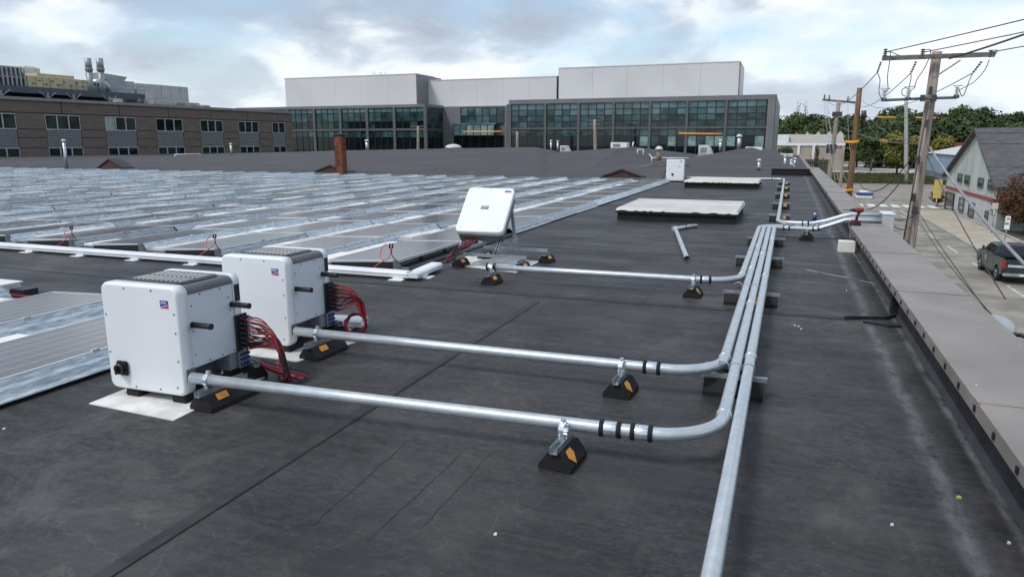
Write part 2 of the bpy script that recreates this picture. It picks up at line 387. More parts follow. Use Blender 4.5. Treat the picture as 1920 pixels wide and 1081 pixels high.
# ------------------------------------------------------------------ ground and streets
g = MB().quad((-2500, -300, STREET), (2500, -300, STREET), (2500, 3500, STREET), (-2500, 3500, STREET)).build('ground', pm('far_ground', (0.10, 0.105, 0.05), 0.95, c2=(0.07, 0.08, 0.04), scale=0.05)); structure(g)
def sheet(name, x0, x1, y0, y1, lvl, m):
    z = STREET + 0.006 * lvl
    return structure(MB().quad((x0, y0, z), (x1, y0, z), (x1, y1, z), (x0, y1, z)).build(name, m))
sheet('road', 1.7, 13.1, -60, 110, 1, asphalt)
sheet('cross_street', 1.7, 90, 92.5, 106, 2, asphalt)
sheet('gravel_lot', 3.0, 60, 108.5, 146, 2, gravel_m)
sheet('grass_verge', -40, 34, 147, 196, 3, grass_m)
sheet('parking_lot', -60, 90, 197, 420, 3, lot_m)
for name, x0, x1, y0, y1, m in (('sidewalk', 13.1, 17.0, -60, 92.0, sidewalk_m), ('pavement', 1.75, 2.6, -60, 90, sidewalk_m)):
    o = structure(bx(name, x0 + 0.16, x1, y0, y1, STREET - 0.2, STREET + 0.13, m))
structure(bx('kerb', 13.1, 13.25, -60, 92.0, STREET - 0.2, STREET + 0.14, kerb_m, bevel=0.02))
structure(bx('kerb', 16.9, 17.15, 60, 92.0, STREET + 0.0, STREET + 0.26, kerb_m, bevel=0.03))
structure(bx('kerb', 3.5, 60, 106.2, 106.5, STREET - 0.2, STREET + 0.14, kerb_m))
structure(bx('kerb', 3.5, 34, 146.5, 146.9, STREET - 0.2, STREET + 0.14, kerb_m))
m = MB()
for x in (8.45, 8.75):
    m.box(x, x + 0.13, -50, 91, STREET + 0.008, STREET + 0.012)
o = m.build('centre_line', yellow_line); structure(o)
m = MB()
for i in range(-6, 12):
    y = i * 8.0 + 1.5
    m.box(11.5, 11.65, y, y + 3.6, STREET + 0.008, STREET + 0.012)
m.box(12.2, 12.35, 84, 92, STREET + 0.008, STREET + 0.012)
structure(m.build('lane_line', white_line))
m = MB()
for i in range(9):
    x = 5.5 + i * 1.32
    m.box(x, x + 0.85, 96.2, 99.8, STREET + 0.014, STREET + 0.018)
structure(m.build('crosswalk', pm('crosswalk_paint', (0.78, 0.78, 0.76), 0.8, c2=(0.6, 0.6, 0.58), scale=2)))

# ------------------------------------------------------------------ our roof
RX = 1.08      # face of the parapet
structure(MB().quad((-90, -8, 0), (RX + 0.05, -8, 0), (RX + 0.05, 38.2, 0), (-90, 38.2, 0)).build('roof', epdm))
structure(MB().quad((-90, 38.2, 0), (RX + 0.05, 38.2, 0), (RX + 0.05, 100, 0), (-90, 100, 0)).build('far_roof', epdm_far))
structure(bx('building_wall', 1.1, 1.42, -8, 100, STREET, 0.0, pm('outer_wall', (0.25, 0.22, 0.19), 0.8)))
structure(bx('building_wall', -90, 1.1, 99.7, 100, STREET, -0.02, pm('outer_wall', (0.25, 0.22, 0.19), 0.8)))
# parapet with coping, built as one thing; the coping pieces are its parts
par = tag(empty('parapet', (0, 0, 0)), 'long low parapet wall with taupe metal coping along the street edge of the roof', 'parapet wall')
bx('wall', RX, RX + 0.30, -8, 43, 0.0, 0.28, flash, par)
MB().prism([V((RX - 0.03, -8, 0.004)), V((RX + 0.01, -8, 0.004)), V((RX + 0.01, -8, 0.04))], (0, 51, 0)).build('cant_strip', flash, par)
ys = [-8, -5.6, -3.2, -0.8, 1.6, 4.0, 6.9, 9.3, 12.05]
lip = pm('coping_fascia', (0.20, 0.19, 0.178), 0.5)
def coping(y0, y1, xi, xo, z):
    a = MB()
    prof = [(xi, z - 0.075), (xi, z), (xi + 0.012, z + 0.006), (xo, z + 0.004), (xo, z - 0.09), (xo - 0.006, z - 0.09), (xo - 0.006, z - 0.01), (xi + 0.006, z - 0.01), (xi + 0.006, z - 0.075)]
    a.prism([V((x, y0 + 0.002, zz)) for x, zz in prof], (0, y1 - y0 - 0.004, 0))
    return a.build('coping', cap_metal, par)
for a, b in zip(ys[:-1], ys[1:]): coping(a, b, 0.965, 1.50, 0.36)
ys2 = [12.05 + i * 2.9 for i in range(11)]
for a, b in zip(ys2[:-1], ys2[1:]): coping(a, min(b, 42.9), 1.01, 1.50, 0.315)
for i_, y in enumerate(ys[1:-1] + ys2[1:-1]):
    far_ = y > 12.1; zc_0 = 0.315 if far_ else 0.36; xi_ = 1.01 if far_ else 0.965
    bx('joint_cover', xi_ - 0.004, 1.504, y - 0.05, y + 0.05, zc_0 + 0.0065, zc_0 + 0.0095, cap_metal, par)
for i_ in range(16):
    y = -2 + i_ * 1.2 + 0.13 * (i_ % 3)
    for x in (1.02, 1.45): MB().tube([(x, y, 0.36), (x, y, 0.3695)], 0.008, 7).build('fastener', strut_m, par)
clip = MB().box(-0.007, 0.0, -0.012, 0.012, -0.045, -0.012).build('clip', black_plastic, par); clip.location = (0.963, 0.3, 0.35)
for i in range(1, 100):
    y = 0.3 + i * 0.37
    c = inst(clip, 'clip', par, (0.963 if y < 12.0 else 1.008, y, 0.35 if y < 12 else 0.305))
    if y > 34: break
bx('coping_end', 0.955, 1.02, 12.0, 12.06, 0.19, 0.362, lip, par)
bx('flashing_corner', 1.02, 1.10, 7.55, 7.66, 0.0, 0.285, black_rubber, par, 0.01)
# raised lap running across near the parapet
def seam(pts, w, m, name='seam', h=0.004):
    a = MB(); P = [V((p[0], p[1], 0)) for p in pts]
    for p, q in zip(P[:-1], P[1:]):
        d = (q - p).normalized(); n_ = V((-d.y, d.x, 0)) * w / 2
        a.hexa([p - n_ + V((0, 0, 0.001)), q - n_ + V((0, 0, 0.001)), q + n_ + V((0, 0, 0.001)), p + n_ + V((0, 0, 0.001)), p - n_ * 0.7 + V((0, 0, h)), q - n_ * 0.7 + V((0, 0, h)), q + n_ * 0.7 + V((0, 0, h)), p + n_ * 0.7 + V((0, 0, h))])
    return structure(a.build(name, m))
def jag(p, q, n, amp):
    out = []
    for i in range(n + 1):
        t = i / n; x = p[0] + (q[0] - p[0]) * t; y = p[1] + (q[1] - p[1]) * t
        out.append((x + random.uniform(-amp, amp), y + random.uniform(-amp, amp)))
    return out
seam(jag((-5.5, 7.08), (0.65, 7.18), 14, 0.008), 0.016, seam_dk, h=0.007)
seam(jag((-5.5, 7.15), (0.65, 7.25), 14, 0.006), 0.13, seam_m)
seam([(0.6, 7.2), (0.8, 7.28), (0.95, 7.32), (1.04, 7.45), (1.07, 7.6)], 0.035, black_rubber, h=0.03)
seam([(0.75, 7.12), (0.95, 7.02), (1.05, 7.05)], 0.03, black_rubber, h=0.02)
s0 = G(190, 1081); s1 = G(1005, 565)
seam(jag((s0.x, s0.y - 3), (s1.x, s1.y), 16, 0.006), 0.085, seam_m)
seam(jag((s0.x + 0.045, s0.y - 3), (s1.x + 0.045, s1.y), 16, 0.003), 0.005, seam_dk, h=0.005)
for (a, b_) in (((690, 1015), (865, 850)), ((790, 990), (920, 850)), ((1205, 565), (1240, 530)), ((585, 985), (760, 830))):
    p, q = G(*a), G(*b_); seam(jag(p, q, 9, 0.006), 0.004, seam_m, h=0.002)
for y in (10.6, 13.9, 17.8, 21.6, 25.2): seam(jag((-4.3, y), (0.95, y + 0.05), 10, 0.01), 0.02, seam_m)
seam(jag(G(1510, 505), G(1640, 531), 8, 0.012), 0.05, pm('dried_sealant', (0.30, 0.26, 0.21), 0.9, c2=(0.10, 0.09, 0.08), scale=9), h=0.003)
seam(jag((-11.5, 6.3), (-4.3, 6.32), 10, 0.01), 0.02, black_rubber)

# ------------------------------------------------------------------ solar rows
PITCHX, X0 = 1.45, -4.45
TILT = math.atan2(0.040, 1.0)
def make_panel():
    L_, W_ = 2.0, 1.02; a = MB()
    a.box(0.012, W_ - 0.012, 0.012, L_ - 0.012, 0.028, 0.034, 0)
    for b in ((0, 0.02, 0, L_), (W_ - 0.016, W_, 0, L_), (0.02, W_ - 0.016, 0, 0.022), (0.02, W_ - 0.016, L_ - 0.022, L_)):
        a.box(b[0], b[1], b[2], b[3], 0, 0.038, 1)
    return a
panel0 = make_panel().build('solar_panel', [pv, alu])
defl0 = MB()
prof = [(-0.02, 0.122), (0.012, 0.129), (0.026, 0.122), (0.045, 0.086), (0.085, 0.074), (0.105, 0.030), (0.165, 0.022), (0.165, 0.014), (0.098, 0.022), (0.080, 0.066), (0.040, 0.078), (0.018, 0.114), (-0.02, 0.112)]
defl0.prism([V((x, 0, z)) for x, z in prof], (0, 2.0, 0)); defl0.box(0.0, 0.03, 0.95, 1.01, 0.12, 0.146)
defl0 = defl0.build('wind_deflector', galv_rack)
block0 = MB().box(0, 0.225, 0, 0.62, 0, 0.075).build('ballast_block', concrete, bevel=0.006, seg=1)
blk_b = MB().box(0, 0.225, 0, 0.60, 0, 0.06).build('ballast_block', pm('pale_ballast', (0.78, 0.77, 0.75), 0.85, c2=(0.66, 0.65, 0.63), scale=4), bevel=0.006, seg=1)
end0 = MB()
end0.prism([V((0.05, 0, 0.03)), V((1.0, 0, 0.03)), V((1.02, 0, 0.122)), V((0.05, 0, 0.062))], (0, 0.012, 0), 0)
end0.prism([V((1.0, -0.02, 0.0)), V((1.12, -0.02, 0.0)), V((1.05, -0.02, 0.14)), V((1.0, -0.02, 0.14))], (0, 0.05, 0), 1)
end0 = end0.build('end_bracket', [black_plastic, dark_cover])
protos = [panel0, defl0, block0, blk_b, end0]
def solar_row(k, y0, n, xr, label, group, nodefl=0, skip=lambda y: False, endb=True):
    row = tag(empty('solar_panel_row', (xr, y0, 0)), label, 'solar array', group)
    # local x: low edge at -1.30, high edge at -0.30, deflector foot at 0
    for i in range(n):
        yy = i * 2.02
        if skip(y0 + yy): continue
        p = inst(panel0, 'solar_panel', row, (-1.19, yy, 0.056)); p.rotation_euler = (0, -TILT, 0)
        dz = random.uniform(-0.006, 0.006); p.location.z += dz
        if i >= nodefl:
            d = inst(defl0, 'wind_deflector', row, (-0.19, yy + random.uniform(-0.02, 0.02), random.uniform(0, 0.012)))
            d.rotation_euler = (0, random.uniform(-0.05, 0.03), 0)
        nb = random.choice([1, 2, 3, 3])
        off = random.choice([0.02, 0.05, 0.3, 0.7])
        for j in range(nb):
            src = block0 if (k * 7 + i) % 3 else blk_b
            if off + j * 0.66 > 1.6: break
            inst(src, 'ballast_block', row, (-1.435 + random.uniform(-0.006, 0.006), yy + off + j * 0.66, 0.012 + random.choice([0, 0, 0.02])), random.uniform(-0.01, 0.01))
    MB().box(-1.45, 0.0, -0.0, 0.03, 0.03, 0.05).build('cross_rail', strut_m, row)
    if endb: inst(end0, 'end_bracket', row, (-1.20, -0.015, 0))
    return row
hidden = lambda y: False
ord_ = ['first', 'second', 'third', 'fourth', 'fifth', 'sixth', 'seventh', 'eighth', 'ninth', 'tenth']
for k in range(32):
    xr = X0 - PITCHX * k
    lim = abs(xr) / 1.5 - 7
    if k < 10:
        lab = 'tilted solar panel row, %s from the open roof walkway edge of the large array' % ord_[k]
        if k == 0: lab = 'solar panel row at the right edge of the large array, beside the tilted white inverter'
        grp = None
    else:
        tens = ['', '', 'twenty-', 'thirty-']; ones = ['', 'first', 'second', 'third', 'fourth', 'fifth', 'sixth', 'seventh', 'eighth', 'ninth']; teens = ['tenth', 'eleventh', 'twelfth', 'thirteenth', 'fourteenth', 'fifteenth', 'sixteenth', 'seventeenth', 'eighteenth', 'nineteenth']
        n_ = k + 1; w_ = teens[n_ - 10] if n_ < 20 else ({20: 'twentieth', 30: 'thirtieth'}.get(n_) or tens[n_ // 10] + ones[n_ % 10])
        lab = '%s tilted solar panel row of the large array, counted from the roof walkway edge' % w_; grp = 'distant solar panel rows'
    r_ = solar_row(k, 7.95, 11, xr, lab, grp or 'solar panel rows on the roof', 2 if k == 0 else 0, (lambda y, lim=lim: y + 2 < lim), endb=k < 10)
# bare end of the first row: ballast seen under the high edge
row0 = [o for o in bpy.data.objects if o.name == 'solar_panel_row'][0]
m = MB()
for i in range(5): m.box(-0.42, -0.22, 0.10 + i * 0.72, 0.72 + i * 0.72, 0.03, 0.17)
for i in range(5):
    o = bx('ballast_block', -0.40, -0.235, 0.10 + i * 0.74, 0.74 + i * 0.74, 0.025, 0.10, pm('grey_ballast', (0.20, 0.195, 0.19), 0.85, c2=(0.14, 0.135, 0.13), scale=6), row0)
bx('tray', -0.5, 0.0, 0.03, 4.0, 0.0, 0.03, black_plastic, row0)
for y in (1.95, 3.9): bx('upright', -0.24, -0.215, y, y + 0.03, 0.02, 0.125, galv, row0)
for k in range(3):
    xr = -4.45 - 1.45 * k
    solar_row(k, (4.65, 5.15, 4.95)[k] - 4 * 2.02, 4, xr, ['near solar panel row at the left edge, directly behind the front white inverter', 'middle row of the small near solar block, left of the front inverter', 'farthest left row of the small near solar block, beside the stacked rails'][k], 'solar panel rows in the near block', endb=False)
for p in protos: bpy.data.objects.remove(p)

# ------------------------------------------------------------------ inverters
def rounded_plate(x0, x1, z0, z1, y0, y1, r, n=5, inset=0.018):
    # vertical plate with rounded corners, front face at y0, soft front edge
    def outline(i):
        pts = []
        for cx, cz, a0 in ((x1 - r, z1 - r, 0), (x0 + r, z1 - r, 90), (x0 + r, z0 + r, 180), (x1 - r, z0 + r, 270)):
            for k in range(n + 1):
                a = R(a0 + 90 * k / n); pts.append((cx + (r - i) * math.cos(a), cz + (r - i) * math.sin(a)))
        return pts
    m = MB(); rings = []
    for y, i in ((y0, inset), (y0 + inset * 0.25, inset * 0.4), (y0 + inset, 0), (y1, 0)):
        b = len(m.v); m.v += [V((x, y, z)) for x, z in outline(i)]; rings.append(b)
    c = len(outline(0))
    for a, b in zip(rings[:-1], rings[1:]):
        for k in range(c): m.face([a + k, a + (k + 1) % c, b + (k + 1) % c, b + k], 0, True)
    m.face([rings[0] + k for k in range(c)]); m.face([rings[-1] + k for k in range(c)][::-1])
    return m
def logo(parent, x, y, z, w=0.062):
    h = w * 0.78
    MB().prism([V((x, y, z)), V((x + w, y, z)), V((x + w, y, z + h)), V((x, y, z + h))], (0, 0.002, 0)).build('logo_plate', logo_blue, parent)
    pts = [V((x + w, y - 0.0008, z)), V((x + w, y - 0.0008, z + h * 0.40))]
    for i in range(8):
        t = i / 7; pts.append(V((x + w * (1 - t), y - 0.0008, z + h * (0.40 - 0.38 * t ** 1.3))))
    MB().prism(pts, (0, 0.0012, 0)).build('logo_swoosh', logo_red, parent)
    st = []
    for i in range(8):
        t = i / 7; st.append(V((x + w * (1 - t), y - 0.0012, z + h * (0.40 - 0.38 * t ** 1.3))))
    st2 = [p + V((0, 0, h * 0.07)) for p in reversed(st)]
    MB().prism(st + st2, (0, 0.0012, 0)).build('logo_stripe', logo_white, parent)
    text_mesh('SMA', 'logo_lettering', h * 0.48, logo_white, parent, Matrix.Translation((x + w * 0.46, y - 0.001, z + h * 0.70)) @ Matrix.Rotation(R(90), 4, 'X'))

def make_inverter(loc, rz, label, cables_seed, simple=False):
    t = tag(empty('inverter', loc, rz), label, 'inverter', 'white string inverters on the roof')
    W, Dp, H = 0.62, 0.56, 0.76     # origin = front right bottom corner, x to the left negative
    z0 = 0.055
    rounded_plate(-W, 0, z0, H, 0.0, 0.085, 0.055).build('front_cover', white_paint, t)
    # body shell
    b = MB(); zb = 0.215
    b.box(-W + 0.012, -0.012, 0.086, Dp - 0.06, zb, H - 0.035)
    b.build('body', pm('white_side_shaded', (0.66, 0.71, 0.76), 0.38, c2=(0.63, 0.68, 0.73)), t, 0.006, 2)  # same white as the covers, greyish-blue shade of the side put into the colour
    # top hood with rounded long edges
    hd = MB(); n = 5; r = 0.045; pr = []
    for k in range(n + 1):
        a = R(90 * k / n); pr.append((-0.006 - r + r * math.cos(a), H - 0.012 - r + r * math.sin(a)))
    left = [(-W - p[0], p[1]) for p in reversed(pr)]
    poly = [(-0.006, H - 0.064)] + pr + left + [(-W + 0.006, H - 0.064)]
    hd.prism([V((x, 0.088, z)) for x, z in poly], (0, Dp - 0.15, 0))
    hd.build('top_hood', dark_cover, t, 0.004, 2)
    zz = H - 0.012
    gr = MB()
    gx0, gx1, gy0, gy1 = -W + 0.06, -0.075, 0.115, Dp - 0.075
    gr.prism([V((gx0, gy0 + 0.05, zz)), V((gx0 + 0.05, gy0, zz)), V((gx1 - 0.05, gy0, zz)), V((gx1, gy0 + 0.05, zz)), V((gx1, gy1 - 0.05, zz)), V((gx1 - 0.05, gy1, zz)), V((gx0 + 0.05, gy1, zz)), V((gx0, gy1 - 0.05, zz))], (0, 0, 0.008))
    gr.build('vent_frame', black_plastic, t)
    ns = 11
    sl0 = None
    for i in range(ns):
        x = gx0 + 0.055 + (gx1 - gx0 - 0.11) * i / (ns - 1)
        for (ya, yb) in ((gy0 + 0.05, (gy0 + gy1) / 2 - 0.012), ((gy0 + gy1) / 2 + 0.012, gy1 - 0.05)):
            if sl0 is None:
                sl0 = MB().box(-0.0085, 0.0085, 0, yb - ya, 0, 0.006).build('vent_slat', pm('slat_grey', (0.50, 0.50, 0.48), 0.5), t); sl0.location = (x, ya, zz + 0.008)
            else: inst(sl0, 'vent_slat', t, (x, ya, zz + 0.008))
    # rear cover
    rounded_plate(-W + 0.004, -0.004, zb + 0.0, H - 0.004, Dp - 0.058, Dp, 0.05, inset=0.004).build('rear_cover', white_paint, t)
    bx('rear_vent', -0.0035, 0.002, Dp - 0.055, Dp - 0.01, H - 0.19, H - 0.075, black_plastic, t)
    # handles
    hy = ((0.115, 0.50), (Dp - 0.085, 0.555))
    for y, z in hy:
        m = MB(); m.tube([(-0.012, y, z), (0.004, y, z)], 0.020, 12); m.tube([(0.004, y, z), (0.012, y, z), (0.12, y, z), (0.14, y, z)], [0.016, 0.019, 0.019, 0.0205], 12)
        m.build('handle', black_plastic, t)
    for y, z in hy:
        m = MB(); m.tube([(-W + 0.012, y, z), (-W - 0.08, y, z)], 0.0165, 10); m.build('handle', black_plastic, t)
    # screws
    scr = MB().tube([(0, 0.001, 0), (0, -0.0035, 0)], 0.0055, 8).build('screw', pm('screw_grey', (0.16, 0.16, 0.16), 0.4, 0.6), t); scr.location = (-0.035, 0, H - 0.17)
    for x, z in ((-0.035, 0.47), (-0.035, 0.29), (-0.06, z0 + 0.06), (-0.20, z0 + 0.035), (-0.40, z0 + 0.03), (-W + 0.03, 0.3), (-W + 0.03, 0.55), (-0.2, H - 0.03), (-0.42, H - 0.03)):
        inst(scr, 'screw', t, (x, 0.0, z))
    sc2 = MB().tube([(-0.012, 0, 0), (-0.009, 0, 0)], 0.0055, 8).build('screw', MATS['screw_grey'], t); sc2.location = (0, 0.12, H - 0.14)
    for y, z in ((0.12, 0.46), (0.12, 0.30), (0.24, 0.235), (0.36, 0.235), (0.47, 0.235), (0.45, H - 0.15), (0.46, 0.52), (0.20, H - 0.078), (0.38, H - 0.078)):
        inst(sc2, 'screw', t, (0, y, z))
    # rotary switch
    sw = bx('switch_plate', -W + 0.085, -W + 0.175, -0.022, 0.002, z0 + 0.10, z0 + 0.195, black_plastic, t, 0.008, 2)
    m = MB(); c = V((-W + 0.122, 0, z0 + 0.147)); m.tube([c + V((0, -0.022, 0)), c + V((0, -0.034, 0)), c + V((0, -0.046, 0))], [0.036, 0.036, 0.030], 20)
    m.box(c.x - 0.008, c.x + 0.008, -0.06, -0.045, c.z - 0.03, c.z + 0.03)
    m.build('switch_knob', pm('knob_black', (0.012, 0.012, 0.013), 0.3), t)
    logo(t, -0.135, -0.0025, H - 0.135)
    # lower right notch and gland
    bx('gland_plate', -0.06, 0.006, 0.02, 0.088, z0 + 0.10, z0 + 0.175, dark_cover, t)
    # feet and rear connection box
    for x in (-W + 0.16, -0.08):
        bx('foot', x - 0.055, x + 0.055, 0.015, Dp - 0.04, 0.005, z0, black_rubber, t, 0.008, 1)
    bx('underframe', -W + 0.06, -0.13, 0.09, Dp - 0.1, z0, 0.213, pm('dark_underframe', (0.10, 0.105, 0.11), 0.5), t)
    bx('connection_box', -W + 0.1, -0.015, Dp - 0.14, Dp + 0.02, 0.10, 0.215, grey_panel, t, 0.006, 2)
    # connector field on the right rear
    bx('connector_panel', -0.004, 0.014, Dp - 0.075, Dp + 0.03, 0.225, 0.475, black_plastic, t)
    bx('blue_panel', -0.003, 0.008, Dp - 0.07, Dp + 0.03, 0.10, 0.215, grey_panel, t)
    cn = None; rnd = random.Random(cables_seed)
    ends = []
    for r_ in range(7):
        for c_ in range(3):
            y = Dp - 0.058 + c_ * 0.034; z = 0.455 - r_ * 0.034
            m = MB().tube([(0, 0, 0), (0.03, 0, 0), (0.032, 0, -0.002), (0.065, 0, -0.008)], [0.0095, 0.0095, 0.0075, 0.006], 8)
            if cn is None: cn = m.build('connector', black_plastic, t); cn.location = (0.012, y, z)
            else: inst(cn, 'connector', t, (0.012, y, z))
            ends.append(V((0.075, y, z - 0.009)))
    bc = None
    for r_ in range(3):
        for c_ in range(3):
            m = MB().tube([(0, 0, 0), (0.02, 0, 0)], 0.010, 8)
            if bc is None: bc = m.build('blue_cap', blue_cap, t); bc.location = (0.006, Dp - 0.05 + c_ * 0.032, 0.195 - r_ * 0.034)
            else: inst(bc, 'blue_cap', t, (0.006, Dp - 0.05 + c_ * 0.032, 0.195 - r_ * 0.034))
    return t, ends
def bez(p0, p1, p2, p3, n=12):
    out = []
    for i in range(n + 1):
        t = i / n; u = 1 - t
        out.append(p0 * u ** 3 + p1 * 3 * u * u * t + p2 * 3 * u * t * t + p3 * t ** 3)
    return out

I1 = V((-3.43, 3.255, 0.0)); I2 = V((-3.535, 4.42, 0.0))
inv1, e1 = make_inverter(I1, R(1.5), 'front white inverter with dark top grille on white pad, nearest to the camera', 3)
inv2, e2 = make_inverter(I2, R(1.0), 'second white inverter, right behind the front one, with coiled red cables', 5)
# cables of inverter 1: fan out and fall to the roof by the black support
def cable_bundle(base, rz, ends, target, low, n_back, label, coil=None, seed=1):
    rnd = random.Random(seed)
    t = tag(empty('cable_bundle', base), label, 'cables', 'solar string cables')
    Rm = Matrix.Rotation(rz, 3, 'Z')
    for i, e in enumerate(ends):
        p0 = Rm @ e
        tg = target + V((rnd.uniform(-0.022, 0.022), rnd.uniform(-0.02, 0.02), rnd.uniform(-0.015, 0.015)))
        p1 = p0 + V((rnd.uniform(0.08, 0.14), rnd.uniform(-0.02, 0.02), rnd.uniform(-0.01, 0.02)))
        p2 = tg + V((rnd.uniform(-0.05, 0.0), rnd.uniform(-0.03, 0.03), rnd.uniform(0.12, 0.2)))
        pts = bez(p0, p1, p2, tg, 12)
        l2 = low + V((rnd.uniform(-0.02, 0.02), rnd.uniform(-0.02, 0.02), rnd.uniform(-0.004, 0.02)))
        if coil is None:
            pts += bez(tg, tg + V((0.02, 0, -0.06)), l2 + V((0.02, 0, 0.04)), l2, 6)[1:]
            l3 = l2 + V((-0.30 + rnd.uniform(-0.04, 0.04), 0.33 + rnd.uniform(-0.04, 0.04), 0))
            pts += bez(l2, l2 + V((-0.08, 0.02, -0.01)), l3 + V((0.1, -0.1, 0)), l3, 5)[1:]
        else:
            cx, cy, rr = coil
            for a in range(0, 13):
                an = R(20 - a * 30); q = V((cx + math.cos(an) * (rr + rnd.uniform(-0.012, 0.012)), cy + 0.3 * math.sin(an) * rr + rnd.uniform(-0.01, 0.01), 0.115 + 0.085 * math.sin(an) + rnd.uniform(-0.012, 0.012)))
                pts.append(q)
        MB().tube(pts, 0.005, 6).build('cable', [red_wire, black_wire][(i * 7 // 3) % 2], t)
    return t
cable_bundle(I1, R(1.5), e1, V((0.30, 0.56, 0.19)), V((0.33, 0.56, 0.03)), 0, 'red and black cables fanning down from the front inverter to the roof', seed=4)
cable_bundle(I2, R(1.0), e2, V((0.27, 0.60, 0.25)), V((0.30, 0.6, 0.03)), 0, 'red and black cables looped in a coil beside the second inverter', coil=(0.20, 0.61, 0.10), seed=9)

t = tag(empty('cable_bundle', I1 + V((0.05, 0.62, 0.0))), 'red and black cables lying on the roof between the two near inverters', 'cables', 'solar string cables')
rnd = random.Random(12)
for i in range(9):
    y_ = rnd.uniform(-0.03, 0.03)
    p0 = V((-0.02, 0.02 + y_, 0.10 + rnd.uniform(-0.02, 0.02))); p3 = V((0.36 + rnd.uniform(-0.03, 0.03), 0.05 + y_ * 2, 0.02 + i * 0.002))
    MB().tube(bez(p0, p0 + V((0.08, 0.02, -0.05)), p3 + V((-0.16, rnd.uniform(0.0, 0.05), 0.02)), p3, 8), 0.0048, 6).build('cable', [red_wire, black_wire][i % 2], t)
# far inverter near the horizon of the roof
I4 = V((-3.98, 30.3, 0.0))
inv4 = tag(empty('inverter', I4, R(2)), 'small distant white inverter standing past the skylights at the far end of the solar array', 'inverter', 'white string inverters on the roof')
rounded_plate(-0.72, 0, 0.05, 0.93, 0, 0.09, 0.05).build('front_cover', white_paint, inv4)
bx('body', -0.71, -0.01, 0.09, 0.5, 0.18, 0.91, MATS['white_side_shaded'], inv4, 0.01)
bx('foot', -0.66, -0.06, 0.02, 0.45, 0.0, 0.05, black_rubber, inv4)
bx('switch', -0.50, -0.42, -0.03, 0, 0.28, 0.36, black_plastic, inv4)
for z in (0.67,):
    MB().tube([(0, 0.3, z), (0.16, 0.3, z)], 0.018, 8).build('handle', black_plastic, inv4)
    MB().tube([(-0.72, 0.3, z), (-0.88, 0.3, z)], 0.018, 8).build('handle', black_plastic, inv4)
bx('logo_plate', -0.18, -0.10, -0.003, 0.002, 0.83, 0.87, logo_blue, inv4)
bx('vent_slot', -0.24, -0.14, -0.003, 0.002, 0.63, 0.655, dark_cover, inv4)
for i in range(4):
    pts = bez(V((-0.72, 0.3, 0.45 - i * 0.03)), V((-0.9, 0.3, 0.5)), V((-0.75 - i * 0.02, 0.25, 0.15)), V((-0.98, 0.2, 0.02)))
    MB().tube(pts, 0.012, 5).build('cable', [black_wire, red_wire][i % 2], inv4)

# tilted inverter on a strut frame
t3 = tag(empty('tilted_inverter', (0, 0, 0)), 'white inverter tilted back on a galvanised strut frame at the corner of the solar array', 'inverter', 'white string inverters on the roof')
BL, BR = OY(852, 434, 8.55), OY(943, 438, 8.62)
TL = None
wv = (BR - BL); wlen = wv.length; wv.normalize()
best = None
for a in range(20, 90):
    hv = V((-wv.y, wv.x, 0)) * math.cos(R(a)) + V((0, 0, 1)) * math.sin(R(a))
    for hl in (0.5, 0.55, 0.6, 0.65, 0.7, 0.75, 0.8, 0.85):
        q = BL + hv * hl - EYE; px = 960 + CF * q.dot(RT) / q.dot(FW); py = 540.5 - CF * q.dot(UP) / q.dot(FW)
        q = BR + hv * hl - EYE; px2 = 960 + CF * q.dot(RT) / q.dot(FW); py2 = 540.5 - CF * q.dot(UP) / q.dot(FW)
        e = (px - 890) ** 2 + (py - 350) ** 2 + (px2 - 978) ** 2 + (py2 - 353) ** 2
        if best is None or e < best[0]: best = (e, a, hl, hv.copy())
_, aT, hlen, hv = best
print('tilted inverter', best, wlen)
nv = wv.cross(hv).normalized()
if nv.y > 0: nv = -nv
# local frame: x along width, z up the face, y into the body
M3 = Matrix(((wv.x, -nv.x, hv.x, BL.x), (wv.y, -nv.y, hv.y, BL.y), (wv.z, -nv.z, hv.z, BL.z), (0, 0, 0, 1)))
h3 = empty('unit', (0, 0, 0)); bpy.data.objects.remove(h3)
def local3(o): o.data.transform(M3); return o
local3(rounded_plate(0, wlen, 0, hlen, -0.02, 0.05, 0.075).build('front_cover', white_paint, t3))
local3(bx('body', 0.03, wlen - 0.03, 0.052, 0.20, 0.03, hlen - 0.03, pm('side_casing', (0.12, 0.125, 0.13), 0.45), t3, 0.01, 2))
local3(bx('display', wlen * 0.40, wlen * 0.56, -0.024, -0.019, hlen * 0.49, hlen * 0.57, pm('display_grey', (0.26, 0.27, 0.28), 0.3), t3))
for i in range(3):
    local3(bx('display_segment', wlen * (0.415 + i * 0.048), wlen * (0.45 + i * 0.048), -0.0265, -0.0245, hlen * 0.535, hlen * 0.56, pm('display_light', (0.5, 0.52, 0.52), 0.3), t3))
o = bx('logo_plate', wlen * 0.80, wlen * 0.88, -0.0235, -0.019, hlen * 0.89, hlen * 0.935, logo_blue, t3); local3(o)
o = bx('logo_swoosh', wlen * 0.88, wlen * 0.94, -0.0235, -0.019, hlen * 0.89, hlen * 0.925, logo_red, t3); local3(o)
o = text_mesh('SMA', 'logo_lettering', 0.028, logo_white, t3, M3 @ Matrix.Translation((wlen * 0.84, -0.0245, hlen * 0.913)) @ Matrix.Rotation(R(90), 4, 'X'))
for x, z in ((0.08, 0.06), (wlen - 0.08, 0.06), (0.08, hlen - 0.07), (wlen * 0.5, hlen - 0.03), (wlen * 0.5, 0.03), (wlen - 0.04, hlen * 0.5)):
    local3(MB().tube([(x, -0.019, z), (x, -0.023, z)], 0.006, 8).build('screw', MATS['screw_grey'], t3))
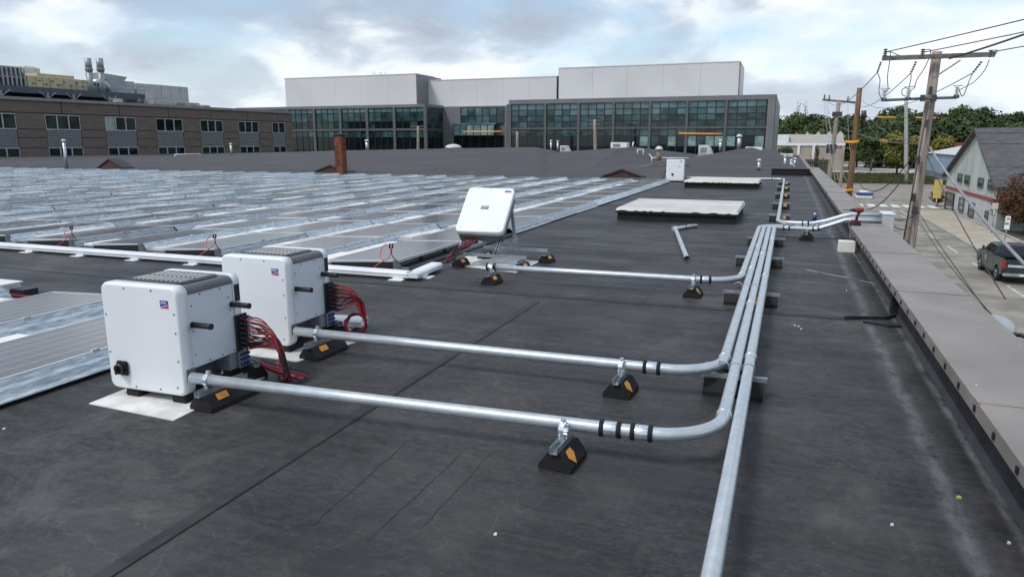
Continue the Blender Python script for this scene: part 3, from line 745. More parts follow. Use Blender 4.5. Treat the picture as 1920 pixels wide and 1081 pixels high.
# frame (its own thing)
fr = tag(empty('strut_frame', (0, 0, 0)), 'galvanised steel strut frame holding the tilted white inverter', 'steel frame')
def strut(name, a, b, parent, w=0.041, mm=None):
    a, b = V(a), V(b); d = (b - a).normalized(); up = V((0, 0, 1)) if abs(d.z) < 0.8 else V((0, 1, 0))
    s = d.cross(up).normalized(); u = s.cross(d).normalized(); h = w / 2; tk = 0.005; m = MB()
    # open channel: web and two flanges, so the profile shows
    def bar(s0, s1, u0, u1):
        P = [a + s * s0 + u * u0, b + s * s0 + u * u0, b + s * s1 + u * u0, a + s * s1 + u * u0, a + s * s0 + u * u1, b + s * s0 + u * u1, b + s * s1 + u * u1, a + s * s1 + u * u1]
        m.hexa(P)
    bar(-h, h, -h, -h + tk); bar(-h, -h + tk, -h + tk, h); bar(h - tk, h, -h + tk, h)
    bar(-h + tk, -h + 0.012, h - tk, h); bar(h - 0.012, h - tk, h - tk, h)
    return m.build(name, mm or strut_m, parent)
c1, c2, c3, c4 = V((-3.78, 8.50, 0.155)), V((-3.14, 8.50, 0.155)), V((-3.78, 9.32, 0.155)), V((-3.14, 9.32, 0.155))
def face_pt(x, z, d=0.2): return M3 @ V((x, d, z))
xl, xr_ = 0.10, wlen - 0.10
LB, RB = face_pt(0.08, 0.06, 0.22), face_pt(wlen - 0.06, 0.06, 0.22)
LT, RT_ = face_pt(0.08, hlen * 0.86, 0.22), face_pt(wlen - 0.06, hlen * 0.86, 0.22)
strut('base_rail', V((-3.98, 8.62, 0.16)), V((-3.08, 8.62, 0.16)), fr)
strut('base_rail', V((-3.98, 9.32, 0.16)), V((-3.02, 9.32, 0.16)), fr)
strut('side_rail', V((LB.x, 8.55, 0.205)), V((LB.x, 9.42, 0.205)), fr)
strut('side_rail', V((RB.x, 8.55, 0.205)), V((RB.x, 9.42, 0.205)), fr)
strut('sloping_strut', V((LB.x, 8.60, 0.225)), V((LT.x, LT.y, LT.z)), fr)
strut('sloping_strut', V((RB.x, 8.60, 0.225)), V((RT_.x, RT_.y, RT_.z)), fr)
strut('upright', V((LB.x, 9.30, 0.225)), V((LT.x + 0.0, 9.30, LT.z - 0.02)), fr)
strut('upright', V((RB.x, 9.30, 0.225)), V((RT_.x + 0.0, 9.30, RT_.z - 0.02)), fr)
for x in (LB.x, RB.x): bx('bracket', x - 0.03, x + 0.03, 9.27, 9.34, 0.225, 0.30, galv, fr)
print('frame', LB, LT, RB, RT_)
# its cables
t = tag(empty('cable_bundle', (0, 0, 0)), 'bundle of red and black cables dropping from the tilted inverter to the white tray', 'cables', 'solar string cables')
rnd = random.Random(2)
for i in range(12):
    p0 = face_pt(0.13 + i * 0.014, 0.0, 0.10); p3 = V((-4.10 + rnd.uniform(-0.05, 0.05), 8.25 + rnd.uniform(-0.05, 0.05), 0.09))
    mid = p0.lerp(p3, 0.55) + V((rnd.uniform(-0.03, 0.03), rnd.uniform(-0.03, 0.03), rnd.uniform(-0.02, 0.03)))
    pts = bez(p0, p0 + V((0, 0, -0.12)), mid, mid, 5) + bez(mid, mid + V((-0.03, -0.03, -0.05)), p3 + V((0.12, 0.08, 0.05)), p3, 6)[1:]
    MB().tube(pts, 0.0055, 6).build('cable', [black_wire, red_wire, black_wire][i % 3], t)

# ------------------------------------------------------------------ pads, blocks, conduits
def pad(pts, label, name='roof_pad'):
    P = [V((p.x, p.y, 0.0)) for p in pts]
    return tag(MB().prism(P, (0, 0, 0.006)).build(name, white_pad), label, 'roof pad', 'white membrane pads')
pad([G(167, 757), G(325, 789), G(400, 752), G(500, 706), G(480, 690), G(260, 720)], 'white membrane pad under the front inverter')
pad([V((-4.3, 4.28, 0)), V((-3.36, 4.26, 0)), V((-3.22, 5.05, 0)), V((-4.3, 5.1, 0))], 'white membrane pad under the second inverter')
pad([G(845, 497), G(968, 511), G(1013, 490), G(880, 478)], 'white membrane pad under the strut frame of the tilted inverter')

PIPE = 0.0345
def block(loc, rz, label, length=0.24, cy=0.0, group='black rubber conduit support blocks', sticker='diamond', clamp=True, zc=0.18, bw=0.09, side=1):
    t = tag(empty('support_block', loc, rz), label, 'support block', group)
    h = 0.098; a = MB()
    y0, y1 = -length / 2, length / 2
    pts = [(-bw, 0.0), (bw, 0.0), (bw, 0.028), (0.038, h), (-0.038, h), (-bw, 0.028)]
    a.prism([V((x, y0, z)) for x, z in pts], (0, length, 0))
    a.build('rubber_base', black_rubber, t, 0.003, 1)
    c = MB(); w = 0.0205
    c.box(-w, w, y0 - 0.02, y1 - 0.03, h, h + 0.004); c.box(-w, -w + 0.004, y0 - 0.02, y1 - 0.03, h + 0.004, h + 0.036); c.box(w - 0.004, w, y0 - 0.02, y1 - 0.03, h + 0.004, h + 0.036)
    c.build('channel', strut_m, t)
    # orange reflector lying on the sloping side
    s0, s1 = V((bw, 0, 0.028)), V((0.038, 0, h)); u = (s1 - s0); n_ = V((u.z, 0, -u.x)).normalized() * side
    if side < 0: s0.x *= -1; s1.x *= -1; u = (s1 - s0); n_ = V((-u.z, 0, u.x)).normalized()
    if n_.z < 0: n_ = -n_
    yc = y0 + length * 0.30
    if sticker == 'diamond': q = [(0.005, 0.02), (-0.038, 0.55), (-0.028, 0.97), (0.030, 0.97), (0.042, 0.62)]
    else: q = [(-0.045, 0.42), (-0.045, 0.92), (0.045, 0.92), (0.045, 0.42)]
    q = [s0 + u * f + V((0, yc + yy, 0)) + n_ * 0.003 for yy, f in q]
    MB().prism(q, n_ * 0.0015).build('reflector', orange_m, t)
    if clamp:
        m = MB(); pts = []
        for k in range(13):
            a_ = R(-75 + 330 / 12 * k) if False else R(-60 + 300 * k / 12)
            pts.append((math.cos(a_ - 0) * (PIPE + 0.004), math.sin(a_) * (PIPE + 0.004)))
        # strap round the pipe: section in the local yz plane, width along x
        ring = [(math.sin(R(a_)) * (PIPE + 0.005), zc - math.cos(R(a_)) * (PIPE + 0.005) * -1) for a_ in range(-150, 151, 25)]
        outer = [(0.0 + y * 1.0, z) for y, z in ring]
        for (ya, za), (yb, zb) in zip(outer[:-1], outer[1:]):
            da = V((0, ya, za - zc)).normalized() * 0.004; db = V((0, yb, zb - zc)).normalized() * 0.004
            m.hexa([V((-0.014, ya, za)), V((0.014, ya, za)), V((0.014, ya, za)) + da, V((-0.014, ya, za)) + da, V((-0.014, yb, zb)), V((0.014, yb, zb)), V((0.014, yb, zb)) + db, V((-0.014, yb, zb)) + db])
        for s in (-1, 1): m.box(-0.014, 0.014, s * 0.028 - 0.003, s * 0.028 + 0.003, 0.12, zc - 0.02)
        m.box(-0.012, 0.012, -0.008, 0.008, zc + PIPE + 0.004, zc + PIPE + 0.026)
        m.tube([(0, -0.02, zc + PIPE + 0.018), (0, 0.02, zc + PIPE + 0.018)], 0.005, 6)
        for v_ in m.v: v_.y += cy
        m.build('pipe_clamp', bright_m, t)
    return t
zC = 0.182
block((-0.985, 3.33, 0), R(-4), 'black rubber block with orange diamond under the nearest cross conduit')
block((-0.93, 4.47, 0), R(-4), 'black rubber block with orange diamond under the second cross conduit')
block((-0.86, 7.74, 0), R(-4), 'black rubber block under the third cross conduit, near the bundle of conduits', length=0.22)
block((-3.27, 3.42, 0), R(-2), 'long black rubber block with orange plate at the front inverter corner', length=0.42, sticker='rect', cy=-0.125)
block((-3.30, 4.52, 0), R(-2), 'long black rubber block with orange plate at the second inverter corner', length=0.38, sticker='rect', cy=-0.065)
block((-3.16, 7.64, 0), R(-3), 'black rubber block with orange plate at the open end of the third cross conduit', sticker='rect')
for (x, y, lab) in ((-4.02, 8.62, 'black rubber block under the left front corner of the strut frame'), (-3.13, 8.60, 'black rubber block with orange plate under the right front corner of the strut frame'), (-3.03, 9.32, 'black rubber block with orange plate under the right rear corner of the strut frame'), (-3.95, 9.32, 'black rubber block under the left rear corner of the strut frame')):
    block((x, y, 0), R(-4), lab, length=0.20, sticker='rect', clamp=False)
for k_, (I_, nm) in enumerate(((I1, 'front'), (I2, 'second'))):
    b_ = block((I_.x - 0.08, I_.y + 0.62, 0), R(70), 'black rubber block under the rear connection box of the %s inverter' % nm, clamp=False, length=0.3)

def conduit(pts, label, couplings=(), rings=(), group='galvanised conduits'):
    t = tag(empty('conduit', (0, 0, 0)), label, 'conduit', group)
    MB().tube(pts, PIPE, 20).build('pipe', conduit_m, t)
    P = [V(p) for p in pts]
    P = [p for i, p in enumerate(P) if i == 0 or (p - P[i - 1]).length > 1e-5]
    def at(pt, L_, r, name, m, n=20):
        # nearest place on the path
        pt = V(pt); bi = None
        for a, b in zip(P[:-1], P[1:]):
            ab = b - a; s = max(0, min(1, (pt - a).dot(ab) / ab.length_squared)); q = a + ab * s
            if bi is None or (q - pt).length < bi[0]: bi = ((q - pt).length, q, ab.normalized())
        _, q, d = bi
        m_ = MB(); m_.tube([q - d * L_ / 2, q - d * L_ / 2 * 0.8, q + d * L_ / 2 * 0.8, q + d * L_ / 2], [r * 0.94, r, r, r * 0.94], n)
        return m_.build(name, m, t)
    for c in couplings:     # compression coupling: two black nuts and a bright sleeve
        q = V(c[:3]); d = V(c[3]) if len(c) > 3 else V((1, 0, 0))
        at(q, 0.075, PIPE * 1.15, 'coupling', bright_m)
        at(q - d * 0.045, 0.022, PIPE * 1.30, 'coupling_nut', black_rubber)
        at(q + d * 0.045, 0.022, PIPE * 1.30, 'coupling_nut', black_rubber)
    for c in rings:
        at(c, 0.022, PIPE * 1.22, 'collar', bright_m)
        at(V(c) + V((0, 0.05, 0)), 0.07, PIPE * 1.05, 'sleeve', conduit_m)
    return t
LX = [-0.145, -0.228, -0.311, -0.392]    # lanes, right to left
ey = [13.12, 13.205, 13.29, 13.375]
def tail(i):
    # from the bend east along the bundle, then up over the coping
    y = ey[i]; z = zC; r = 0.16 + 0.083 * i
    x = LX[i]
    pts = arc((x, y, z), (x, y - r, z), (x + r, y, z), 6)
    pts += [V((0.45, y, z)), V((0.55, y, z + 0.008)), V((0.66, y, z + 0.05)), V((0.86, y, 0.31)), V((0.96, y, 0.352)), V((1.06, y, 0.362)), V((1.52, y, 0.362))]
    return pts
E_ = (1, 0, 0)
def tailcpl(i): y = ey[i]; return [(0.28, y, zC, E_)] if i < 2 else [(0.62 - 0.35, y, zC, E_)]
# lane 0: comes from below the camera
conduit([V((LX[0], -1.5, zC)), V((LX[0], 6, zC))] + tail(0), 'rightmost long conduit running under the camera to the far bend', [(0.05, ey[0], zC, E_), (0.52, ey[0], zC, E_)], [(LX[0], 4.98, zC), (LX[0], 8.2, zC), (LX[0], 11.5, zC)])
def cross(x0, y0, y1, lane, r, yb, label, cps, rings):
    # along X from x0 to the bend, then along Y
    z = zC; xl_ = LX[lane]
    pts = [V((x0, y0, z)), V((x0 + 1.2, y0 + (y1 - y0) * 0.4, z)), V((xl_ - r, y1, z))] + arc((xl_, y1, z), (xl_ - r, y1, z), (xl_, y1 + r, z), 10)[1:]
    pts += tail(lane)
    return conduit(pts, label, cps, rings)
cross(I1.x + 0.03, I1.y + 0.03, 3.43, 1, 0.36, 0, 'nearest cross conduit from the front inverter, bending into the bundle', [(-0.76, 3.43, zC), (-0.60, 3.43, zC), (0.08, ey[1], zC)], [(LX[1], 3.82, zC), (LX[1], 6.7, zC), (LX[1], 9.8, zC)])
cross(I2.x + 0.03, I2.y + 0.03, 4.52, 2, 0.36, 0, 'second cross conduit from the second inverter, bending into the bundle', [(-0.74, 4.52, zC), (0.12, ey[2], zC)], [(LX[2], 4.90, zC), (LX[2], 8.6, zC), (LX[2], 10.6, zC)])
cross(-3.24, 7.70, 7.78, 3, 0.38, 0, 'third cross conduit starting near the tilted inverter, bending into the bundle', [(-0.74, 7.78, zC), (-3.20, 7.70, zC), (0.55, ey[3], zC)], [(LX[3], 8.2, zC)])
# far conduit from the distant inverter
xf = -0.10
pts = [V((-4.0 + 0.1, 30.5, 0.2)), V((-3.3, 30.4, 0.2)), V((xf - 0.25, 30.3, 0.2))] + arc((xf, 30.3, 0.2), (xf - 0.25, 30.3, 0.2), (xf, 30.05, 0.2), 6) + [V((xf, 14.0, 0.24)), V((xf, 13.5, 0.26)), V((xf + 0.1, 13.30, 0.262)), V((xf + 0.25, 13.25, 0.262)), V((0.45, 13.25, 0.262)), V((0.66, 13.25, 0.262 + 0.05)), V((0.9, 13.25, 0.40)), V((1.06, 13.25, 0.445)), V((1.52, 13.25, 0.445))]
conduit(pts, 'far conduit from the distant inverter, with black blocks along it', [(-0.6, 30.3, 0.2, E_), (0.35, 13.25, 0.262, E_)], [(xf, 29.6, 0.2), (xf, 22, 0.2)])
# junction box on the coping
jb = tag(empty('junction_box', (1.503, 12.98, 0.20)), 'grey junction box on the coping where the conduit bundle ends', 'junction box')
bx('box', 0, 0.17, 0, 0.52, 0, 0.27, pm('box_grey', (0.50, 0.53, 0.55), 0.45), jb, 0.01, 1)
bx('lid', -0.01, 0.18, -0.01, 0.53, 0.272, 0.29, pm('box_white', (0.74, 0.78, 0.80), 0.4), jb, 0.005)
# wide supports below the lanes
def wide(y, x0, x1, label, orange=None, rails=2):
    t = tag(empty('conduit_support', (x0, y, 0)), label, 'conduit support', 'wide supports under the conduit bundle')
    L_ = x1 - x0; a = MB(); h = 0.10; bw = 0.10
    for (s, e) in ((0.0, 0.24), (L_ - 0.24, L_)):
        MB().prism([V((s, yy, z)) for yy, z in ((-bw, 0), (bw, 0), (bw, 0.03), (0.04, h), (-0.04, h), (-bw, 0.03))], (e - s, 0, 0)).build('rubber_base', black_rubber, t, 0.003)
    strut('channel', V((-0.02, -0.0, h + 0.016)), V((L_ + 0.02, -0.0, h + 0.016)), t, 0.03)
    if rails == 2: strut('channel', V((-0.02, 0.22, h + 0.016)), V((L_ - 0.1, 0.22, h + 0.016)), t, 0.03); MB().prism([V((0.0, yy, z)) for yy, z in ((0.14, 0), (0.30, 0), (0.26, h), (0.18, h))], (L_ - 0.12, 0, 0)).build('rubber_base', black_rubber, t)
    if orange is not None:
        y_ = -0.068
        MB().prism([V((orange, -0.0985, 0.034)), V((orange + 0.09, -0.0985, 0.034)), V((orange + 0.09, -0.047, 0.094)), V((orange, -0.047, 0.094))], (0, -0.002, 0.002)).build('reflector', orange_m, t)
    for x in LX[: (3 if y < 7 else 4)]:
        m = MB(); ring = [(math.sin(R(a_)) * (PIPE + 0.004), zC + math.cos(R(a_)) * (PIPE + 0.004)) for a_ in range(-110, 111, 22)]
        for (xa, za), (xb, zb) in zip(ring[:-1], ring[1:]):
            da = V((xa, 0, za - zC)).normalized() * 0.003; db = V((xb, 0, zb - zC)).normalized() * 0.003; o_ = V((x - x0, 0, 0))
            m.hexa([o_ + V((xa, -0.012, za)), o_ + V((xb, -0.012, zb)), o_ + V((xb, 0.012, zb)), o_ + V((xa, 0.012, za)), o_ + V((xa, -0.012, za)) + da, o_ + V((xb, -0.012, zb)) + db, o_ + V((xb, 0.012, zb)) + db, o_ + V((xa, 0.012, za)) + da])
        m.build('strap', bright_m, t)
    return t
wide(4.72, -0.42, -0.045, 'nearest wide black support with two steel rails under three conduits')
wide(7.55, -0.52, 0.00, 'wide black support with orange plate under four conduits, beside the third cross conduit', 0.27, 1)
wide(10.0, -0.56, 0.02, 'wide black support under the middle of the four conduits', None, 1)
wide(12.1, -0.52, 0.02, 'wide black support closest to the bend toward the parapet', None, 1)
for y, lab in ((15.9, 'black block with orange plate just past the conduit bend'), (19.0, 'second black block with orange plate on the far conduit'), (22.6, 'third black block with orange plate on the far conduit'), (26.2, 'fourth small black block on the far conduit'), (29.3, 'distant black block below the elbow of the far conduit')):
    t = tag(empty('support_block', (xf, y, 0)), lab, 'support block', 'black blocks along the far conduit')
    MB().prism([V((-0.19, yy, z)) for yy, z in ((-0.09, 0), (0.09, 0), (0.09, 0.04), (0.04, 0.12), (-0.04, 0.12), (-0.09, 0.04))], (0.40, 0, 0)).build('rubber_base', black_rubber, t)
    MB().prism([V((0.05, -0.078, 0.066)), V((0.13, -0.078, 0.066)), V((0.13, -0.044, 0.118)), V((0.05, -0.044, 0.118))], (0, -0.003, 0.003)).build('reflector', orange_m, t)
    bx('channel', -0.2, 0.22, -0.02, 0.02, 0.121, 0.163, strut_m, t)
t = block((-1.05, 30.3, 0), 0, 'distant black block under the cross part of the far conduit', clamp=False, length=0.3, bw=0.13)
t = block((0.38, 13.15, 0), R(-3), 'black block with orange diamond under the bundle near the parapet', length=0.45, clamp=False, bw=0.11, side=-1)
bx('strap', -0.02, 0.02, -0.05, 0.29, 0.14, 0.228, bright_m, t)

# ------------------------------------------------------------------ white cable trays
def tray(pts, label, tabs=()):
    t = tag(empty('cable_tray', (0, 0, 0)), label, 'cable tray', 'white cable trays')
    for (a, b) in zip(pts[:-1], pts[1:]):
        a, b = V(a), V(b); d = (b - a).normalized(); s = V((d.y, -d.x, 0))
        Ls = (b - a).length; n = max(1, round(Ls / 2.4))
        for i in range(n):
            p, q = a + d * (Ls * i / n + 0.002), a + d * (Ls * (i + 1) / n - 0.002)
            m = MB(); w = 0.085
            prof = [(-w, 0.035), (-w, 0.085), (-w + 0.02, 0.10), (w - 0.02, 0.10), (w, 0.085), (w, 0.035)]
            m.prism([p + s * x + V((0, 0, z)) for x, z in prof], q - p)
            m.prism([p + s * x + V((0, 0, z)) for x, z in ((-w - 0.008, 0.070), (-w - 0.001, 0.070), (-w - 0.001, 0.080), (-w - 0.008, 0.080))], q - p)
            m.prism([p + s * x + V((0, 0, z)) for x, z in ((w + 0.001, 0.070), (w + 0.008, 0.070), (w + 0.008, 0.080), (w + 0.001, 0.080))], q - p)
            m.build('tray_section', tray_white, t)
        k = 0.25
        while k < Ls:
            c = a + d * k
            m = MB(); m.hexa([c + s * x + d * y + V((0, 0, z)) for z in (0.004, 0.012) for x, y in ((-0.15, -0.09), (0.17, -0.09), (0.17, 0.09), (-0.15, 0.09))])
            m.hexa([c + s * x + d * y + V((0, 0, z)) for z in (0.012, 0.034) for x, y in ((-0.08, -0.07), (0.08, -0.07), (0.08, 0.07), (-0.08, 0.07))])
            m.build('foot_plate', tray_white, t); k += 1.05
    return t
tray([(-14, 7.42, 0), (-4.16, 7.50, 0)], 'long white cable tray along the near edge of the large solar array')
tray([(-4.12, 7.42, 0), (-4.18, 8.22, 0)], 'short white cable tray at the array corner, running to the tilted inverter')
tray([(-3.85, 5.22, 0), (-3.42, 5.30, 0)], 'short white cable tray beside the coiled cables of the second inverter')
tray([(-5.6, 5.95, 0), (-3.9, 5.05, 0)], 'white cable tray crossing behind the second inverter')
# red cable loops at the row ends
for (x, y, s, lab) in ((G(120, 452, 0.15).x, 7.8, 0.8, 'leftmost red cable loop at a row end by the long white tray'), (G(388, 470, 0.15).x, 7.8, 1.0, 'middle red cable loop at a row end by the long white tray'), (G(712, 485, 0.2).x, 7.85, 1.15, 'right red cable loop lying on the corner panel of the array')):
    t = tag(empty('cable_loop', (x, y, 0.0)), lab, 'cable', 'red cable loops at the array edge')
    pts = [V((-0.10, -0.18, 0.08)), V((-0.04, -0.12, 0.14))]
    for a in range(-60, 300, 30): pts.append(V((0.075 * math.cos(R(a)), -0.05 + 0.04 * math.sin(R(a)), 0.26 + 0.085 * s * math.sin(R(a)))))
    MB().tube(pts, 0.006, 6).build('red_lead', pink_wire, t)
    pts = [V((0.14, -0.02, 0.15)), V((0.09, -0.04, 0.22)), V((0.085, -0.05, 0.28)), V((0.10, -0.05, 0.34))]
    MB().tube(pts, 0.006, 6).build('black_lead', black_wire, t)
    for dx_ in (0.06, 0.10): MB().tube([(dx_, -0.05, 0.32), (dx_ + 0.01, -0.05, 0.38)], 0.011, 6).build('plug', black_plastic, t)

# ------------------------------------------------------------------ loose things on the roof
t = tag(empty('foam_box', (0.80, 11.75, 0)), 'white rectangular foam block lying on the roof by the parapet', 'foam block')
bx('block', 0, 0.23, 0, 0.20, 0, 0.165, foam, t, 0.004, 1)
t = tag(empty('loose_pipe', (0, 0, 0)), 'loose galvanised pipe with elbow lying in front of the near skylight', 'pipe')
a_, b_, c_ = G(1288, 484, 0.04), G(1266, 428, 0.04), G(1306, 423, 0.04)
a_.z = b_.z = c_.z = 0.04
m = MB(); m.tube([a_, b_], 0.036, 16, cap=False); m.tube([a_ + (b_ - a_) * 0.002, b_], 0.033, 16, cap=False); m.build('pipe', conduit_m, t)
MB().tube([a_ + (b_ - a_) * 0.012, a_ + (b_ - a_) * 0.02], 0.033, 16).build('bore', black_plastic, t)
m = MB(); m.tube([b_ + (b_ - a_).normalized() * 0.0, b_ + V((0.06, 0.06, 0)), b_.lerp(c_, 0.5) + V((0, 0.06, 0)), c_ + V((0, 0, 0))], 0.036, 14); m.build('elbow', conduit_m, t)
for f in (0.3, 0.45, 0.95): q = b_.lerp(c_, f) + V((0, 0.04, 0)); MB().tube([q, q + V((0.025, 0, 0))], 0.045, 14).build('coupling_nut', black_rubber, t)
MB().tube([b_ + V((-0.02, -0.06, 0)), b_ + V((0.0, 0.02, 0))], 0.046, 14).build('collar', bright_m, t)
q = G(1527, 414); t = tag(empty('spray_can', (q.x, q.y, 0)), 'small blue can standing behind the conduit bundle', 'can')
MB().tube([(0, 0, 0), (0, 0, 0.13)], 0.04, 14).build('body', pm('can_blue', (0.01, 0.04, 0.30), 0.3), t); MB().tube([(0, 0, 0.13), (0, 0, 0.15), (0, 0, 0.17)], [0.034, 0.02, 0.016], 12).build('cap', pm('can_white', (0.7, 0.7, 0.72), 0.4), t)
q = G(1597, 420); t = tag(empty('rubber_roll', (q.x - 0.05, q.y, 0)), 'small black rubber lump at the foot of the parapet behind the conduits', 'rubber roll')
MB().tube([(-0.08, 0, 0.07), (0.12, 0.04, 0.07)], 0.075, 16).build('roll', black_rubber, t)
# cordless drill on the coping
DR = V((1.06, 12.62, 0.32)); t = tag(empty('drill', DR, R(8)), 'red and black cordless drill standing on the coping beside the conduits', 'drill')
drill_red = pm('drill_red', (0.24, 0.018, 0.02), 0.4)
bx('battery', -0.07, 0.09, -0.045, 0.045, 0.0, 0.055, black_plastic, t, 0.008, 2)
bx('base', -0.06, 0.085, -0.042, 0.042, 0.057, 0.085, drill_red, t, 0.01, 2)
m = MB(); m.tube([(0.02, 0, 0.085), (0.035, 0, 0.16), (0.055, 0, 0.215)], [0.022, 0.020, 0.024], 10); m.build('grip', black_plastic, t)
m = MB(); m.tube([(0.115, 0, 0.235), (0.10, 0, 0.242), (0.0, 0, 0.245), (-0.02, 0, 0.245)], [0.026, 0.040, 0.038, 0.03], 14); m.build('motor_housing', drill_red, t)
m = MB(); m.tube([(-0.02, 0, 0.245), (-0.06, 0, 0.245), (-0.085, 0, 0.245)], [0.026, 0.024, 0.012], 12); m.build('chuck', black_plastic, t)
m = MB(); m.tube([(-0.085, 0, 0.245), (-0.19, 0, 0.243)], 0.007, 8); m.build('drill_bit', wire_m, t)

# skylights
sky_white = pm('skylight_white', (0.63, 0.62, 0.585), 0.55, c2=(0.53, 0.515, 0.48), scale=1.5)
for (x0, x1, y0, y1, lab) in ((-3.36, -0.86, 14.98, 17.5, 'large white skylight nearest to the camera with tar-stained lip'), (-3.50, -0.90, 26.6, 29.0, 'farther white skylight beside the distant inverter')):
    t = tag(empty('skylight', ((x0 + x1) / 2, (y0 + y1) / 2, 0)), lab, 'skylight', 'white flat skylights')
    hx, hy_ = (x1 - x0) / 2, (y1 - y0) / 2
    bx('kerb', -hx + 0.04, hx - 0.04, -hy_ + 0.04, hy_ - 0.04, 0, 0.17, black_rubber, t)
    m = MB()
    rnd = random.Random(int(y0)); n = 40
    top = MB(); top.hexa([(-hx, -hy_, 0.20), (hx, -hy_, 0.20), (hx, hy_, 0.20), (-hx, hy_, 0.20), (-hx + 0.03, -hy_ + 0.03, 0.265), (hx - 0.03, -hy_ + 0.03, 0.265), (hx - 0.03, hy_ - 0.03, 0.285), (-hx + 0.03, hy_ - 0.03, 0.285)])
    top.build('cover', sky_white, t, 0.008, 2)
    # ragged tar drips on the front lip
    m = MB(); xs = [-hx + 2 * hx * i / n for i in range(n + 1)]
    top_z = [0.200 + rnd.choice([0, 0.0, 0.004, 0.004, 0.012, 0.022]) for _ in xs]
    for i in range(n): m.hexa([(xs[i], -hy_ - 0.006, 0.165), (xs[i + 1], -hy_ - 0.006, 0.165), (xs[i + 1], -hy_ + 0.01, 0.165), (xs[i], -hy_ + 0.01, 0.165), (xs[i], -hy_ - 0.004, top_z[i]), (xs[i + 1], -hy_ - 0.004, top_z[i + 1]), (xs[i + 1], -hy_ + 0.01, top_z[i + 1]), (xs[i], -hy_ + 0.01, top_z[i])])
    m.build('tar_edge', black_rubber, t)

def vent_pipe(q, h, r, label, m_=None, cap=True, group='roof vent pipes', dark=False, cat='vent pipe'):
    t = tag(empty('vent_pipe', q), label, cat, group)
    MB().tube([(0, 0, 0), (0, 0, h)], r, 12).build('pipe', m_ or galv, t)
    if dark: MB().tube([(0, 0, 0), (0, 0, h * 0.3)], r * 1.25, 12).build('boot', black_rubber, t)
    if cap: MB().tube([(0, 0, h), (0, 0, h + r * 0.6), (0, 0, h + r * 1.5)], [r * 1.5, r * 1.6, r * 0.6], 14).build('cap', pm('vent_white', (0.66, 0.67, 0.68), 0.5), t)
    return t
# rusty stack beyond the array
q = V((-18.3, 33.5, 0)); q = G(640, 323); f_ = 33.0 / q.y; q = V((q.x * f_, 33.0, 0))
p0_, p1_ = OY(640, 317, 33), OY(637, 256, 33)
t = tag(empty('rusty_stack', (p0_.x, 33, 0)), 'rusty brown square steel stack rising behind the solar array', 'chimney')
hs = p1_.z
bx('shaft', -0.22, 0.22, -0.22, 0.22, -0.1, hs, rust, t)
bx('throat', -0.14, 0.14, -0.14, 0.14, hs, hs + 0.12, black_plastic, t)
bx('cap', -0.36, 0.36, -0.30, 0.30, hs + 0.12, hs + 0.15, dark_cover, t)
p = OY(124, 303, 31.5); top_ = OY(121, 265, 31.5)
vent_pipe(V((p.x, 31.5, 0)), top_.z, 0.085, 'tall grey vent pipe at the far left behind the array')

# street light / service head beyond the coping
t = tag(empty('wall_lamp', (1.60, 6.45, 0.18)), 'silver hooded lamp on black curved arms on the street side of the coping', 'wall lamp')
m = MB(); ns, nr = 16, 6; b0 = 0
for i in range(nr + 1):
    f = i / nr
    for k in range(ns):
        a = 2 * math.pi * k / ns; rr = math.sin(f * math.pi / 2)
        m.v.append(V((0.15 * rr * math.cos(a), 0.22 * rr * math.sin(a), 0.10 * math.cos(f * math.pi / 2))))
for i in range(nr):
    for k in range(ns): m.face([i * ns + k, i * ns + (k + 1) % ns, (i + 1) * ns + (k + 1) % ns, (i + 1) * ns + k], 0, True)
o = m.build('hood', pm('brushed_hood', (0.52, 0.53, 0.54), 0.4, 0.5), t); o.rotation_euler = (R(8), R(10), R(-30))
MB().tube([(0.02, -0.12, 0.0), (0.14, -0.2, 0.02), (0.26, -0.32, -0.02), (0.30, -0.45, -0.14), (0.28, -0.5, -0.4)], 0.017, 8).build('arm', black_plastic, t)
MB().tube([(0.0, -0.12, -0.01), (0.04, -0.24, -0.03), (0.04, -0.38, -0.12), (-0.05, -0.4, -0.3)], 0.017, 8).build('arm', black_plastic, t)

# ------------------------------------------------------------------ far part of the roof
def hip(base, r0, r1, label, mname='roof_surface'):
    # base: four corners (fl, fr, br, bl); ridge r0 (front) r1 (back)
    t = tag(empty('low_pitched_roof', base[0]), label, 'roof', 'low pitched roofs behind the array')
    o_ = V(base[0]); P = [V(p) - o_ for p in base] + [V(r0) - o_, V(r1) - o_]
    m = MB(); m.v = P
    for f in ((0, 1, 4), (1, 2, 5, 4), (2, 3, 5), (3, 0, 4, 5), (3, 2, 1, 0)): m.face(f)
    m.build(mname, epdm_far, t); return t
Z_ = 0.004
a = OY(1402, 277, 60)
tC = hip([(-9.0, 40.5, Z_), (0.85, 40.5, Z_), (0.85, 92, Z_), (-10.0, 88, Z_)], a, (a.x, 78, a.z), 'nearest low pitched roof, with the vent pipes, right of the distant inverter')
a = OY(1165, 277, 76)
tB = hip([(-21, 44, Z_), (-11.5, 44, Z_), (-10.2, 95, Z_), (-34, 95, Z_)], a, (a.x - 1, 88, a.z), 'middle low pitched roof behind the small brick gable')
